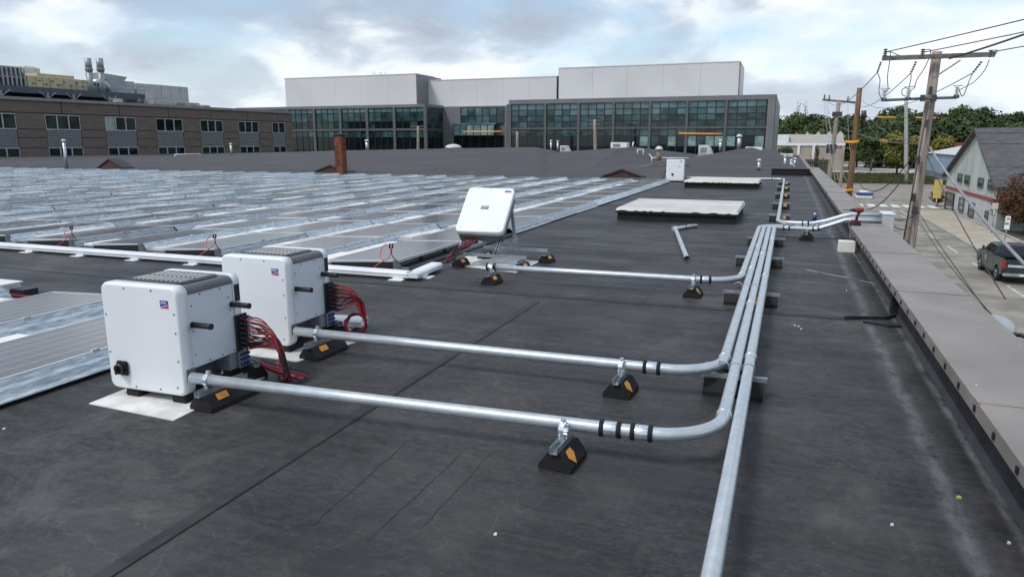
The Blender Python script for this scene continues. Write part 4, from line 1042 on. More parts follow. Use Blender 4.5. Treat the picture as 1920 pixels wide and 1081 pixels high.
# long roof at left
t = tag(empty('low_pitched_roof', (0, 0, 0)), 'long dark low pitched roof behind the left part of the solar array', 'roof', 'low pitched roofs behind the array')
front = [(-62, 34.5, Z_), (-40, 34.5, Z_), (-22, 34.5, Z_), (-11.5, 34.5, Z_)]
ridge = [OY(150, 300, 42), OY(400, 289, 50), OY(640, 282, 60), OY(1003, 275.5, 72)]
m = MB(); m.v = [V(p) for p in front] + [V(p) for p in ridge] + [V((p.x - 2, p.y + 22, Z_)) for p in ridge]
for i in range(3):
    m.face((i, i + 1, i + 5, i + 4)); m.face((i + 4, i + 5, i + 9, i + 8)); m.face((i + 8, i + 9, i + 1, i))
m.face((3, 11, 7)); m.face((0, 4, 8)); m.build('roof_surface', epdm_far, t)
for (p, q, w) in (((960, 324), (1130, 299), 0.35), ((880, 325), (1075, 298.5), 0.3), ((1185, 318), (1255, 300), 0.2)):
    p, q = G(*p), G(*q); p.z = q.z = 0.01
    d = (q - p).normalized(); n_ = V((-d.y, d.x, 0)) * w / 2
    structure(MB().hexa([p - n_, q - n_, q + n_, p + n_] + [x + V((0, 0, 0.03)) for x in (p - n_, q - n_, q + n_, p + n_)]).build('seam', seam_pale))
brick_red = pm('red_brick', (0.11, 0.042, 0.034), 0.85, c2=(0.055, 0.03, 0.026), scale=6)
for (px, py, w, h, lab) in ((203, 297.5, 1.9, 0.22, 'small brick gable at far left, below the brown building'), (618, 309, 1.8, 0.22, 'small brick gable left of the rusty stack'), (1166, 317, 1.7, 0.3, 'small brick gable between the array and the distant inverter')):
    p = OY(px, py, 33.6); t = tag(empty('brick_gable', (p.x, 33.6, 0)), lab, 'brick gable', 'brick gables behind the array')
    zt = max(p.z, h)
    MB().prism([V((-w / 2, 0.06, 0.0)), V((w / 2, 0.06, 0.0)), V((0, 0.06, zt - 0.05))], (0, 0.5, 0)).build('brick_face', brick_red, t)
    for s in (-1, 1):
        MB().hexa([(0, 0, zt - 0.05), (s * (w / 2 + 0.15), 0, -0.02), (s * (w / 2 + 0.15), 0.9, -0.02), (0, 0.9, zt - 0.05), (0, 0, zt + 0.02), (s * (w / 2 + 0.15), 0, 0.06), (s * (w / 2 + 0.15), 0.9, 0.06), (0, 0.9, zt + 0.02)]).build('roof_slope', epdm_far, t)
# black kerb closing the near roof, with its fittings
t = tag(empty('roof_kerb', (-0.75, 38.3, 0)), 'low black kerb across the end of the walkway by the parapet', 'roof kerb')
bx('kerb_wall', 0, 1.95, 0, 0.3, 0, 0.30, black_rubber, t)
bx('kerb_cap', -0.02, 1.97, -0.03, 0.33, 0.302, 0.33, flash, t)
light_unit = pm('pale_unit_casing', (0.60, 0.60, 0.58), 0.5, c2=(0.5, 0.5, 0.49), scale=1)
def vp(px, yb, yt, Y, r, label, cap=True, m_=None, dark=False):
    b_, t_ = OY(px, yb, Y), OY(px, yt, Y)
    z0 = max(0.0, b_.z - 0.15); r *= 0.8
    return vent_pipe(V((b_.x, Y, z0)), t_.z - z0, r, label, m_, cap, dark=dark)
vp(434, 289, 271, 49, 0.10, 'white capped vent pipe on the roof ridge in front of the brown building')
vp(688, 281, 265, 63, 0.16, 'wide capped vent pipe on the long roof ridge, right of the rusty stack')
vp(1033, 284, 265, 80, 0.13, 'left one of two white vent pipes beside the grey duct unit')
vp(1045.5, 284, 266, 80, 0.13, 'right one of two white vent pipes beside the grey duct unit')
vp(1184, 280, 265, 80, 0.10, 'thin leaning vent pipe right of the white rooftop unit', cap=False).rotation_euler = (0, R(12), 0)
vp(1235, 298, 281, 58, 0.24, 'stout yellowish capped vent pipe behind the distant inverter', m_=pm('mossy_pipe', (0.26, 0.24, 0.14), 0.8))
vp(1422, 324, 302, 42, 0.10, 'galvanised vent pipe with cap on the slope of the nearest pitched roof', dark=True)
vp(1350, 281, 265, 64, 0.13, 'capped vent pipe left of the peak of the nearest pitched roof')
vp(1385, 278, 257, 64, 0.2, 'tall galvanised flue at the peak of the nearest pitched roof')
for i, (px, yb) in enumerate(((1471, 313), (1483, 311), (1485, 318), (1488, 322), (1490, 308))):
    vp(px, yb, yb - 9 - (i == 0) * 10, 46 + i, 0.09, ['tall mushroom vent of the cluster near the far kerb', 'small mushroom vent at the back of the far vent cluster', 'middle mushroom vent of the far vent cluster', 'front mushroom vent of the far vent cluster', 'rightmost mushroom vent of the far vent cluster'][i], dark=True)
def unit(px0, px1, yb, yt, Y, dep, label, slope=0.0, m_=None, name='rooftop_unit', cat='rooftop unit', legs=True):
    a_, b_ = OY(px0, yt, Y), OY(px1, yb, Y)
    t = tag(empty(name, (a_.x, Y, max(0, b_.z))), label, cat, 'rooftop equipment on the pitched roofs')
    w = b_.x - a_.x; h = a_.z - max(0, b_.z)
    MB().prism([V((0, 0, 0.05)), V((w, 0, 0.05)), V((w * (1 - slope), 0, h)), V((0, 0, h))], (0, dep, 0)).build('casing', m_ or light_unit, t, 0.02, 1)
    bx('louvre', w * 0.15, w * 0.6, -0.02, 0.01, h * 0.25, h * 0.75, grey_panel, t)
    if legs:
        bx('base_rail', -0.05, w + 0.05, 0.05, 0.2, -0.1, 0.048, strut_m, t); bx('base_rail', -0.05, w + 0.05, dep - 0.2, dep - 0.05, -0.1, 0.048, strut_m, t)
    return t
unit(1050, 1066, 285, 273, 80, 1.2, 'grey duct unit with one sloping side behind the twin vent pipes', 0.35)
unit(1145, 1175, 278, 267, 82, 1.6, 'white rooftop unit on the peak of the middle pitched roof', 0, white_paint)
unit(1310, 1335, 291, 272, 62, 1.5, 'grey hooded rooftop unit on the left slope of the nearest pitched roof', 0.3)
unit(1398, 1428, 288, 275.5, 66, 2.0, 'white box unit right of the peak of the nearest pitched roof', 0, white_paint)
unit(1463, 1487, 263 + 32, 288, 72, 1.0, 'low beige unit at the far right edge of the pitched roofs')
# dome skylight
p = OY(850, 277, 76); t = tag(empty('dome_skylight', (p.x, 76, p.z - 0.1)), 'small white dome skylight on the ridge of the long dark roof', 'skylight')
m = MB(); ns, nr = 16, 5
for i in range(nr + 1):
    f = i / nr
    for k in range(ns):
        an = 2 * math.pi * k / ns; m.v.append(V((0.95 * math.sin(f * math.pi / 2) * math.cos(an), 0.95 * math.sin(f * math.pi / 2) * math.sin(an), 0.10 + 0.42 * math.cos(f * math.pi / 2))))
for i in range(nr):
    for k in range(ns): m.face([i * ns + k, i * ns + (k + 1) % ns, (i + 1) * ns + (k + 1) % ns, (i + 1) * ns + k], 0, True)
m.build('dome', sky_white, t); bx('kerb', -0.9, 0.9, -0.9, 0.9, -0.3, 0.12, flash, t)
# guard rails on the far roofs
def rail(pts, label, h=0.55, r=0.025, m_=None):
    t = tag(empty('pipe_rail', pts[0]), label, 'pipe', 'white pipes on the far roofs')
    o_ = V(pts[0]); 
    for a_, b_ in zip(pts[:-1], pts[1:]): MB().tube([V(a_) - o_ + V((0, 0, h)), V(b_) - o_ + V((0, 0, h))], r, 6).build('pipe', m_ or tray_white, t)
    for p in pts: MB().tube([V(p) - o_, V(p) - o_ + V((0, 0, h))], r, 6).build('post', m_ or tray_white, t)
rail([G(1215, 293), G(1222, 305), G(1290, 306)], 'white pipe loop on the roof left of the distant inverter', 0.4, 0.04)
rail([OY(1195, 292, 72), OY(1206, 292, 72)], 'small white hoop right of the middle pitched roof', 0.6, 0.05)
rail([OY(328, 292, 45) - V((0, 0, .1)), OY(375, 290.5, 47) - V((0, 0, .1))], 'white gas pipe along the ridge below the brown building', 0.2, 0.04)

# ------------------------------------------------------------------ glass building
grey_clad = pm('grey_cladding', (0.185, 0.188, 0.195), 0.5, c2=(0.16, 0.163, 0.17), scale=0.3)
grey_frame = pm('grey_mullion', (0.115, 0.12, 0.125), 0.45)
dark_mull = pm('dark_mullion', (0.02, 0.032, 0.035), 0.4)
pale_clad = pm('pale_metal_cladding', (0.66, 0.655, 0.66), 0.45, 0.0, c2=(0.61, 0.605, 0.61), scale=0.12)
shade_clad = pm('shaded_side_cladding', (0.22, 0.22, 0.225), 0.5)  # darker copy of the pale cladding, shade of the sides put into the colour
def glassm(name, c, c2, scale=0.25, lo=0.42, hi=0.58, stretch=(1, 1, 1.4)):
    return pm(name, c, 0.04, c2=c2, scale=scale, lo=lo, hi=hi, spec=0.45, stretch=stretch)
gl_up = glassm('teal_glass_sky_tint', (0.11, 0.205, 0.215), (0.06, 0.125, 0.135))  # lighter tint paints in the sky mirrored by the upper panes
gl_mid = glassm('teal_glass_middle', (0.055, 0.122, 0.130), (0.022, 0.058, 0.062), 0.4)  # tint between the painted sky and tree reflections
gl_low = glassm('dark_glass_tree_tint', (0.030, 0.068, 0.068), (0.008, 0.020, 0.020), 0.5)  # dark tint paints in trees mirrored by the lower panes
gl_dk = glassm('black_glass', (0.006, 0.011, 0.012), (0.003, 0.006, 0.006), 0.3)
gl_pale = glassm('pale_glass', (0.24, 0.36, 0.34), (0.14, 0.22, 0.21), 0.6)  # pale colour painted in for the lit interior behind some panes
GB = V((-25, 128, STREET))
gb = tag(empty('glass_building', GB), 'long two-storey glass and grey metal building with pale windowless blocks on its roof', 'building')
class Off:      # shape in world space, built relative to the thing
    pass
def wb(name, x0, x1, y0, y1, z0, z1, m, parent=None, org=None, bevel=0):
    o_ = org if org is not None else GB
    return bx(name, x0 - o_.x, x1 - o_.x, y0 - o_.y, y1 - o_.y, z0 - o_.z, z1 - o_.z, m, parent if parent is not None else gb, bevel)
Y1, Y3 = 126.0, 128.0
zf = lambda px, py, Y: OY(px, py, Y).z
xf_ = lambda px, Y: OY(px, 220, Y).x
zt3, zg3, zb3a, zb3b = zf(1200, 182.5, Y3), zf(1200, 191.0, Y3), zf(1200, 238.2, Y3), zf(1200, 241.6, Y3)
xL1, xC1 = xf_(444, Y1), xf_(798, Y1)
Y2 = OX(830, 220, xC1).y
x3L, x3R = xf_(955, Y3), xf_(1452, Y3)
print('glass', xL1, xC1, Y2, x3L, x3R, zt3, zb3a)
def bay(parent, x0, x1, Y, z0, z1, ncol, rows, mats, org=GB, axis='x'):
    """one window bay: frame of mullions (part) and its panes (sub-parts)"""
    w = x1 - x0; o_ = org
    m = MB(); t_ = 0.055
    def bb(a, b, y0, y1, c, d):
        if axis == 'x': m.box(a - o_.x, b - o_.x, Y + y0 - o_.y, Y + y1 - o_.y, c - o_.z, d - o_.z)
        else: m.box(Y + y0 - o_.x, Y + y1 - o_.x, a - o_.y, b - o_.y, c - o_.z, d - o_.z)
    for i in range(ncol + 1): xx = x0 + w * i / ncol; bb(xx - t_, xx + t_, -0.10, 0.02, z0, z1)
    zs = [z0 + (z1 - z0) * r for r in rows]
    for z in zs: bb(x0, x1, -0.06, 0.03, z - t_ * 0.7, z + t_ * 0.7)
    f = m.build('window', dark_mull, parent)
    for i in range(ncol):
        for j in range(len(zs) - 1):
            a_, b_ = x0 + w * i / ncol + t_, x0 + w * (i + 1) / ncol - t_
            mm = mats[j]
            if isinstance(mm, (list, tuple)): mm = random.choice(mm)
            m = MB(); c, d = zs[j] + t_, zs[j + 1] - t_
            if axis == 'x': m.box(a_ - o_.x, b_ - o_.x, Y - o_.y, Y + 0.02 - o_.y, c - o_.z, d - o_.z)
            else: m.box(Y - o_.x, Y + 0.02 - o_.x, a_ - o_.y, b_ - o_.y, c - o_.z, d - o_.z)
            m.build('pane', mm, f)
# bodies
wb('wall', xL1, xC1 - 0.3, Y1 + 0.35, 170, STREET, zt3 - 1.0, grey_clad)
wb('wall', xC1 - 0.3, x3L + 0.2, Y2 + 0.3, 170, STREET, zt3 - 0.7, grey_clad)
wb('wall', x3L + 0.2, x3R - 0.05, Y3 + 0.35, 172, STREET, zt3 - 0.3, grey_clad)
# section 3 frame
zroof1 = zf(700, 197.2, Y1); zg1 = zf(700, 202.5, Y1); zb1a, zb1b = zf(700, 241.3, Y1), zf(700, 245.0, Y1)
wb('cornice', x3L, x3R, Y3 - 0.25, Y3 + 0.34, zg3, zt3, grey_clad)
wb('floor_band', x3L + 0.3, xf_(1440, Y3), Y3 - 0.2, Y3 + 0.34, zb3b, zb3a, grey_frame)
cols = [955, 1022.8, 1085.5, 1150.8, 1218.9, 1288, 1361, 1438]
cx_ = [xf_(p, Y3) for p in cols]
for i, x in enumerate(cx_):
    w = 0.22 if i not in (0, 7) else 0.45
    if i == 7: wb('end_wall', x, x3R, Y3 - 0.27, Y3 + 0.3, STREET, zg3, grey_clad)
    else: wb('column', x - w, x + w, Y3 - 0.3, Y3 + 0.32, STREET, zg3, grey_frame)
wb('side_cladding', x3R - 0.04, x3R + 0.1, Y3 + 0.3, 172, STREET, zt3 + 0.02, grey_clad)
for i in range(7):
    a_, b_ = cx_[i] + 0.22, cx_[i + 1] - 0.22
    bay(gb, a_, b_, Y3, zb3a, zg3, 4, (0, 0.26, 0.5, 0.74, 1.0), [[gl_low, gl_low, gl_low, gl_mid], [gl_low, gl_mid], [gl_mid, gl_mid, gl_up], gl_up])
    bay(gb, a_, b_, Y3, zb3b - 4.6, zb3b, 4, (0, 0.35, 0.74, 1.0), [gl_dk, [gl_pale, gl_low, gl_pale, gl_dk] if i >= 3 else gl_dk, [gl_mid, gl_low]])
# section 1
wb('cornice', xL1, xC1, Y1 - 0.25, Y1 + 0.34, zg1, zroof1, grey_clad)
wb('floor_band', xL1, xC1, Y1 - 0.2, Y1 + 0.34, zb1b, zb1a, grey_frame)
c1x = [xf_(p, Y1) for p in (444, 493, 541, 590, 639, 689, 740, 798)]
for i, x in enumerate(c1x): wb('column', x - 0.28, x + 0.28, Y1 - 0.3, Y1 + 0.32, STREET, zg1, grey_frame)
for i in range(7):
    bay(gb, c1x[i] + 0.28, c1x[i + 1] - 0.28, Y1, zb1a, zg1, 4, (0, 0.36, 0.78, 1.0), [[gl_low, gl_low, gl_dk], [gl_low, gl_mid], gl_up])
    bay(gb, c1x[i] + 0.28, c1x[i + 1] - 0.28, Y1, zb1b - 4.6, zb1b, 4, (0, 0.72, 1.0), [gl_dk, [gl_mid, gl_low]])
# side return of section 1
for (z0, z1, rows, ms) in ((zb1a, zg1, (0, 0.36, 0.78, 1.0), [gl_low, gl_low, gl_mid]), (zb1b - 4.6, zb1b, (0, 0.72, 1.0), [gl_dk, gl_low])):
    bay(gb, Y1 + 0.4, Y2, xC1, z0, z1, 4, rows, ms, axis='y')
wb('cornice', xC1 - 0.29, xC1 + 0.2, Y1 + 0.345, Y2, zg1, zroof1 + 0.02, grey_clad)
wb('floor_band', xC1 - 0.2, xC1 + 0.12, Y1 + 0.345, Y2, zb1b, zb1a, grey_frame)
# recess, section 2
wb('recess_wall', xC1 - 0.2, xf_(864, Y2), Y2, Y2 + 0.29, STREET, zt3 - 0.68, grey_clad)
wb('recess_wall', xf_(945, Y2), x3L + 0.1, Y2, Y2 + 0.29, STREET, zt3 - 0.68, grey_clad)
xa, xb = xf_(864, Y2), xf_(945, Y2)
zz_ = lambda py: zf(905, py, Y2)
wb('recess_cornice', xa, xb, Y2, Y2 + 0.29, zz_(201.5), zt3 - 0.68, grey_clad)
bay(gb, xa, xb, Y2, zz_(231), zz_(201.5), 6, (0, 0.5, 1.0), [[gl_low, gl_mid], [gl_mid, gl_up]])
xa2 = xf_(851, Y2)
wb('oriel_cap', xa2, xf_(935, Y2), Y2 - 1.6, Y2 - 0.02, zz_(234), zz_(231), gl_up)
bay(gb, xa2 + 0.5, xf_(932, Y2), Y2 - 1.5, zz_(254), zz_(234), 6, (0, 1.0), [[gl_pale, gl_up, gl_pale]])
bay(gb, xa2, xb, Y2 - 0.03, STREET + 1.5, zz_(254), 6, (0, 0.6, 1.0), [gl_dk, gl_dk])
# pale blocks on the roof
def pblock(px0, px1, Y, dep, py0, zb, label):
    x0, x1 = xf_(px0, Y), xf_(px1, Y); zt = zf((px0 + px1) / 2, py0, Y)
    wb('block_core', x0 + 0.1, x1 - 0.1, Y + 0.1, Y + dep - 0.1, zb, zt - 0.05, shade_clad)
    n = max(3, int((x1 - x0) / 5.5)); w = (x1 - x0) / n
    p0 = None
    for i in range(n):
        if p0 is None: p0 = wb('cladding_panel', x0 + 0.012, x0 + w - 0.012, Y, Y + 0.095, zb, zt, pale_clad)
        else: c = inst(p0, 'cladding_panel', gb, (i * w, 0, 0))
    wb('coping', x0 - 0.05, x1 + 0.05, Y - 0.06, Y + dep, zt + 0.003, zt + 0.16, pale_clad)
    return x0, x1, zt
xx0, xx1, z1t = pblock(538, 782, Y1 + 4, 8, 143.5, zroof1 - 1.5, '')
Yb2 = OX(802, 160, xx1).y
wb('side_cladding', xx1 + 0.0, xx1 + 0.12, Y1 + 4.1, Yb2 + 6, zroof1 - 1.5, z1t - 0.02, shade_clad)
pblock(802, 1043, Yb2, 8, 148, zroof1 - 1.5, '')
bx0, bx1, z3t = pblock(1047, 1381, Y3 + 5, 9, 122.5, zt3 - 0.5, '')
ye = OX(1393.5, 150, bx1).y
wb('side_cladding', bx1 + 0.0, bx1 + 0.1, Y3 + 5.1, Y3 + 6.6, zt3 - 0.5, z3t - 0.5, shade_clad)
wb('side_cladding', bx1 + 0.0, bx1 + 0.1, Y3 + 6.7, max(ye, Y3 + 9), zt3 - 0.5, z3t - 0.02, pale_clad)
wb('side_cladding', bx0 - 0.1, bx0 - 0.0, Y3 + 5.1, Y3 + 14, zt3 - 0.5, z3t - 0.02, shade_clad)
# small antennas on the first block
for i, px in enumerate((702, 706, 714, 718, 725)):
    x = xf_(px, 134); tt = tag(empty('roof_antenna', (x, 134, z1t)), 'thin white antenna, number %s from the left on the first pale roof block' % ['one', 'two', 'three', 'four', 'five'][i], 'antenna', 'antennas on the pale block')
    MB().tube([(0, 0, 0), (0, 0, 1.0 + (i < 2) * 0.3)], 0.05, 6).build('mast', porc, tt)
    MB().tube([(-0.3 * (i > 2), 0, 0.7), (0.3, 0, 0.9)], 0.04, 6).build('bar', porc, tt)

# ------------------------------------------------------------------ brown building at left
HF = V((-math.sin(YAW), math.cos(YAW), 0)); HR = V((math.cos(YAW), math.sin(YAW), 0))
def Fd(px, df): return HF * df + HR * ((px - 960) / 1368.0 * df)
Pa, Pb = Fd(115, 88), Fd(480, 117)
bd = (Pb - Pa).normalized(); bn = V((bd.y, -bd.x, 0))     # towards the camera side
def Bh(px, py, off=0.0):      # local (s, z) on the facade plane pushed back by off
    P0 = Pa - bn * off
    d = ray(px, py); den = d.x * bn.x + d.y * bn.y
    t_ = ((P0.x) * bn.x + (P0.y) * bn.y) / den
    q = EYE + d * t_
    return (q - Pa).x * bd.x + (q - Pa).y * bd.y, q.z
bb = tag(empty('brown_building', (Pa.x, Pa.y, STREET), math.atan2(bd.y, bd.x)), 'brown brick-panel building with grey louvred panels between its window rows', 'building')
brick_p = pm('brown_brick_panel', (0.175, 0.140, 0.115), 0.85, c2=(0.128, 0.103, 0.086), scale=0.8, stretch=(1, 1, 5), bump=0.4, bscale=6, lo=0.3, hi=0.7, detail=8)
joint = pm('dark_joint', (0.05, 0.038, 0.032), 0.9)
louvre_m = pm('grey_louvre', (0.17, 0.175, 0.18), 0.5)
winfr = pm('white_window_frame', (0.42, 0.44, 0.44), 0.4)
gl_br = glassm('office_glass', (0.026, 0.044, 0.038), (0.009, 0.014, 0.013), 0.5); gl_br.node_tree.nodes['Principled BSDF'].inputs['Specular IOR Level'].default_value = 0.25; gl_br.node_tree.nodes['Principled BSDF'].inputs['IOR'].default_value = 1.3
def lz(z): return z - STREET
s0b, _ = Bh(-150, 230); s1b, _ = Bh(546.5, 230)
ztop = Bh(117, 191.5)[1]; zw1 = Bh(117, 216)[1]; zw0 = Bh(117, 243)[1]; zl1 = Bh(117, 277)[1]; zl0 = zl1 - (zw1 - zw0)
print('brown', s0b, s1b, ztop, zw1, zw0, zl1)
bx('core_wall', s0b, s1b, 0.12, 22, 0, lz(ztop) - 0.1, joint, bb)
bx('coping', s0b, s1b + 0.1, -0.25, 0.6, lz(ztop), lz(ztop) + 0.35, pm('pale_coping', (0.26, 0.25, 0.24), 0.5), bb)
bx('side_wall', s1b + 0.0, s1b + 0.15, 0.0, 22, 0, lz(ztop) - 0.02, brick_p, bb)
wins = [(-125, -60, 3), (-33, 31, 3), (85, 150, 3), (197, 254, 3), (292, 342, 3), (375, 417, 3), (446.5, 484, 3), (510, 533.5, 2)]
edges = []
pane_b = None
for (p0, p1, n) in wins: edges.append((Bh(p0, 230)[0], Bh(p1, 230)[0], n))
pw = (edges[2][1] - edges[2][0])
edges[0] = (edges[2][0] - 2 * (edges[3][0] - edges[2][0]), edges[2][0] - 2 * (edges[3][0] - edges[2][0]) + pw, 3)
edges[1] = (edges[2][0] - (edges[3][0] - edges[2][0]), edges[2][0] - (edges[3][0] - edges[2][0]) + pw, 3)
G_ = 0.05
prev = s0b
zs_ = [0, lz(zl0), lz(zl1), lz((zl1 + zw0) / 2 + 0.1), lz(zw0), lz(zw1) + 0.15]
mids = [(a + b) / 2 for a, b, n in edges]
for (a, b, n) in edges + [(s1b + G_, s1b + 1, 0)]:
    for z0, z1 in zip(zs_[1:-1], zs_[2:]):
        bx('brick_panel', prev + G_, a - G_, 0, 0.118, z0 + G_ * 0.7, z1 - G_ * 0.7, brick_p, bb)
    bx('brick_panel', prev + G_, a - G_, 0, 0.118, 0, zs_[1] - G_, brick_p, bb)
    prev = b
fs = [s0b] + [m_ for m_ in mids] + [s1b]
for a, b in zip(fs[:-1], fs[1:]): bx('brick_panel', a + G_, b - G_, 0, 0.118, zs_[-1] + G_, lz(ztop) - 0.02, brick_p, bb)
for wi, (a, b, n) in enumerate(edges):
    if n == 0: continue
    for (z0, z1) in ((lz(zw0), lz(zw1)), (lz(zl0), lz(zl1))):
        m = MB(); w = b - a; t_ = 0.07
        for i in range(n + 1): xx = a + w * i / n; m.box(max(a, xx - t_), min(b, xx + t_), -0.03, 0.08, z0, z1)
        m.box(a, b, -0.04, 0.085, z0 - 0.06, z0 + t_); m.box(a, b, -0.04, 0.085, z1 - t_, z1 + 0.04)
        f = m.build('window', winfr, bb)
        for i in range(n):
            mt = gl_br
            if wi == 3 and i == 0 and z0 == lz(zw0): mt = gl_pale
            bx('pane', a + w * i / n + t_, a + w * (i + 1) / n - t_, 0.05, 0.07, z0 + t_, z1 - t_, mt, f)
    # louvre panel with its own slats
    z0, z1 = lz(zl1) + 0.05, lz(zw0) - 0.08
    lv = bx('louvre_panel', a + 0.03, b - 0.03, 0.06, 0.115, z0, z1, louvre_m, bb); ns = 9; hh = (z1 - z0) / ns
    m = MB()
    sl_ = None
    for i in range(ns):
        if sl_ is None: sl_ = MB().prism([V((a + 0.03, 0.055, z0 + 0.03)), V((a + 0.03, -0.02, z0 + 0.03)), V((a + 0.03, 0.055, z0 + hh - 0.03))], (b - a - 0.06, 0, 0)).build('louvre_slat', louvre_m, lv)
        else: inst(sl_, 'louvre_slat', lv, (0, 0, i * hh))
bx('curtain', edges[3][0] + 0.5, edges[3][0] + 1.0, 0.02, 0.045, lz(zw0) + 0.1, lz(zw1) - 0.1, gl_pale, bb)

# rooftop plant of the brown building (each thing stands on the steel deck)
def eq(name, off, dep, px0, px1, yb, yt, label, m_, cat='rooftop unit', bevel=0.03, grp='rooftop plant on the brown building'):
    s0, _ = Bh(px0, yt, off); s1, zb = Bh(px1, yb, off); _, zt = Bh(px1, yt, off)
    t = tag(empty(name, (0, 0, 0)), label, cat, grp)
    t.matrix_world = Matrix.Translation(Pa - bn * off + V((0, 0, 0)) + bd * s0 + V((0, 0, zb))) @ Matrix.Rotation(math.atan2(bd.y, bd.x), 4, 'Z')
    return t, s1 - s0, zt - zb
steel_dk = pm('dark_blue_steel', (0.075, 0.09, 0.115), 0.5)
steel_lt = pm('light_steel', (0.30, 0.32, 0.35), 0.5)
beige = pm('cream_casing', (0.55, 0.47, 0.27), 0.55, c2=(0.48, 0.41, 0.24), scale=0.8)
duct_m = pm('duct_grey', (0.38, 0.41, 0.42), 0.45, 0.3, c2=(0.30, 0.33, 0.34), scale=0.6)
t, w, h = eq('steel_platform', 6, 8, -150, 273, 189, 177, 'long dark steel platform on legs carrying the roof plant', steel_dk, 'platform')
bx('edge_beam', 0, w, 0, 0.3, h * 0.1, h, steel_dk, t); bx('edge_beam', 0, w, 8, 8.3, h * 0.1, h, steel_dk, t); bx('deck', 0, w, 0.31, 7.99, h * 0.7, h * 0.9, steel_dk, t)
bx('back_beam', 0, w, 7, 7.3, -h * 1.0, h * 0.44, steel_dk, t)
for f in (0.30, 0.50, 0.62, 0.80, 0.995):
    x = w * f; bx('leg', x - 0.15, x + 0.15, -0.02, 0.28, -h * 1.3, h * 0.3, steel_lt, t)
    for s in (-1, 1): MB().tube([(x, 0.0, -h * 0.5), (x + s * 1.1, 0.0, h * 0.45)], 0.09, 4).build('brace', steel_lt, t)
# railing along the platform
m = MB()
for zz in (h + 0.55, h + 1.05): m.tube([(w * 0.55, 0.1, zz), (w, 0.1, zz)], 0.03, 4)
m.build('rail', steel_lt, t); rp = None
for i in range(22):
    x = w * (0.55 + 0.45 * i / 21)
    if rp is None: rp = MB().tube([(0, 0.1, h), (0, 0.1, h + 1.05)], 0.03, 4).build('rail_post', steel_lt, t); rp.location = (x, 0, 0)
    else: inst(rp, 'rail_post', t, (x, 0, 0))
t, w, h = eq('cooling_unit', 8, 6, -40, 50, 166, 128.5, 'large cooling unit with dark fan bays and white frame at the far left', steel_dk)
bx('casing', 0.1, w - 0.1, 0.3, 5, 0.1, h - 0.05, pm('dark_coil', (0.07, 0.072, 0.08), 0.7), t)
nb = 10
for i in range(nb + 1): x = w * i / nb; bx('frame_post', x - 0.08, x + 0.08, 0.0, 0.2, 0, h, pm('unit_frame', (0.42, 0.42, 0.42), 0.5), t)
for f in (0.0, 0.5, 0.98): bx('frame_rail', 0, w, 0.21, 0.29, h * f, h * f + 0.18, MATS['unit_frame'], t)
for i in range(nb): x = w * (i + 0.5) / nb; MB().prism([V((x - 0.35, 0.22, h * 0.55)), V((x + 0.35, 0.22, h * 0.55)), V((x, 0.22, h * 0.95))], (0, 0.06, 0)).build('fan_bay', pm('fan_grey', (0.13, 0.13, 0.14), 0.6), t)
t, w, h = eq('plant_box', 13, 5, 46, 80, 168, 128.5, 'plain pale box behind the cream air handler', light_unit)
bx('casing', 0, w, 0, 5, 0, h, light_unit, t, 0.05); bx('hood', w * 0.1, w * 0.9, 0.5, 4.5, h, h + 0.15, light_unit, t)
t, w, h = eq('air_handler', 8, 4, 51, 169, 172, 145, 'long cream air handler with small louvres', beige)
bx('casing', 0, w * 0.98, 0, 4, 0.0, h * 0.78, beige, t, 0.04); bx('upper_casing', w * 0.18, w * 0.78, 0.3, 3.6, h * 0.78, h, beige, t, 0.04)
for i in range(9): x = w * (0.06 + i * 0.10); bx('louvre', x, x + w * 0.045, -0.04, 0.02, h * (0.25 + 0.22 * (i % 2)), h * (0.33 + 0.22 * (i % 2)), pm('louvre_brown', (0.13, 0.11, 0.08), 0.7), t)
for i in range(8): x = w * (0.12 + 0.11 * i); bx('seam', x, x + 0.05, -0.02, 0.01, 0.05, h * 0.76, MATS['louvre_brown'], t)
for (px, lab) in ((171.5, 'left one of two tall exhaust stacks with wider heads'), (193.5, 'right one of two tall exhaust stacks with wider heads')):
    t, w, h = eq('exhaust_stack', 7.5, 2, px - 8.5, px + 8.5, 176, 110.5, lab, duct_m, 'exhaust stack')
    c = w / 2
    MB().tube([(c, c, 0), (c, c, h * 0.60)], w * 0.50, 16).build('shaft', duct_m, t); MB().tube([(c, c, h * 0.60), (c, c, h * 0.68), (c, c, h * 0.72)], [w * 0.50, w * 0.68, w * 0.68], 16).build('collar', grey_panel, t)
    MB().tube([(c, c, h * 0.70), (c, c, h)], w * 0.58, 16).build('head', duct_m, t)
t, w, h = eq('duct_unit', 8.5, 4, 165, 254, 178, 142, 'grey ducted fan unit at the foot of the exhaust stacks', duct_m)
bx('casing', w * 0.40, w, 0, 4, 0, h * 0.68, duct_m, t, 0.05); MB().prism([V((w * 0.3, 0.3, h * 0.7)), V((w * 0.82, 0.3, h * 0.7)), V((w * 0.88, 0.3, h * 0.9)), V((w * 0.28, 0.3, h))], (0, 3, 0)).build('top_duct', duct_m, t)
bx('plinth', 0, w * 0.39, 0, 3.5, 0, h * 0.5, duct_m, t, 0.05)
MB().tube([(w * 0.1, 0.3, h * 0.45), (w * 0.25, -0.1, h * 0.55), (w * 0.36, -0.1, h * 0.35), (w * 0.38, 0.0, h * 0.05)], 0.45, 12).build('bent_duct', galv, t)
t, w, h = eq('penthouse', 9, 8, 255, 364, 200, 163.5, 'large pale grey penthouse at the right end of the roof plant', light_unit, 'penthouse')
pg = pm('penthouse_grey', (0.46, 0.47, 0.47), 0.5)
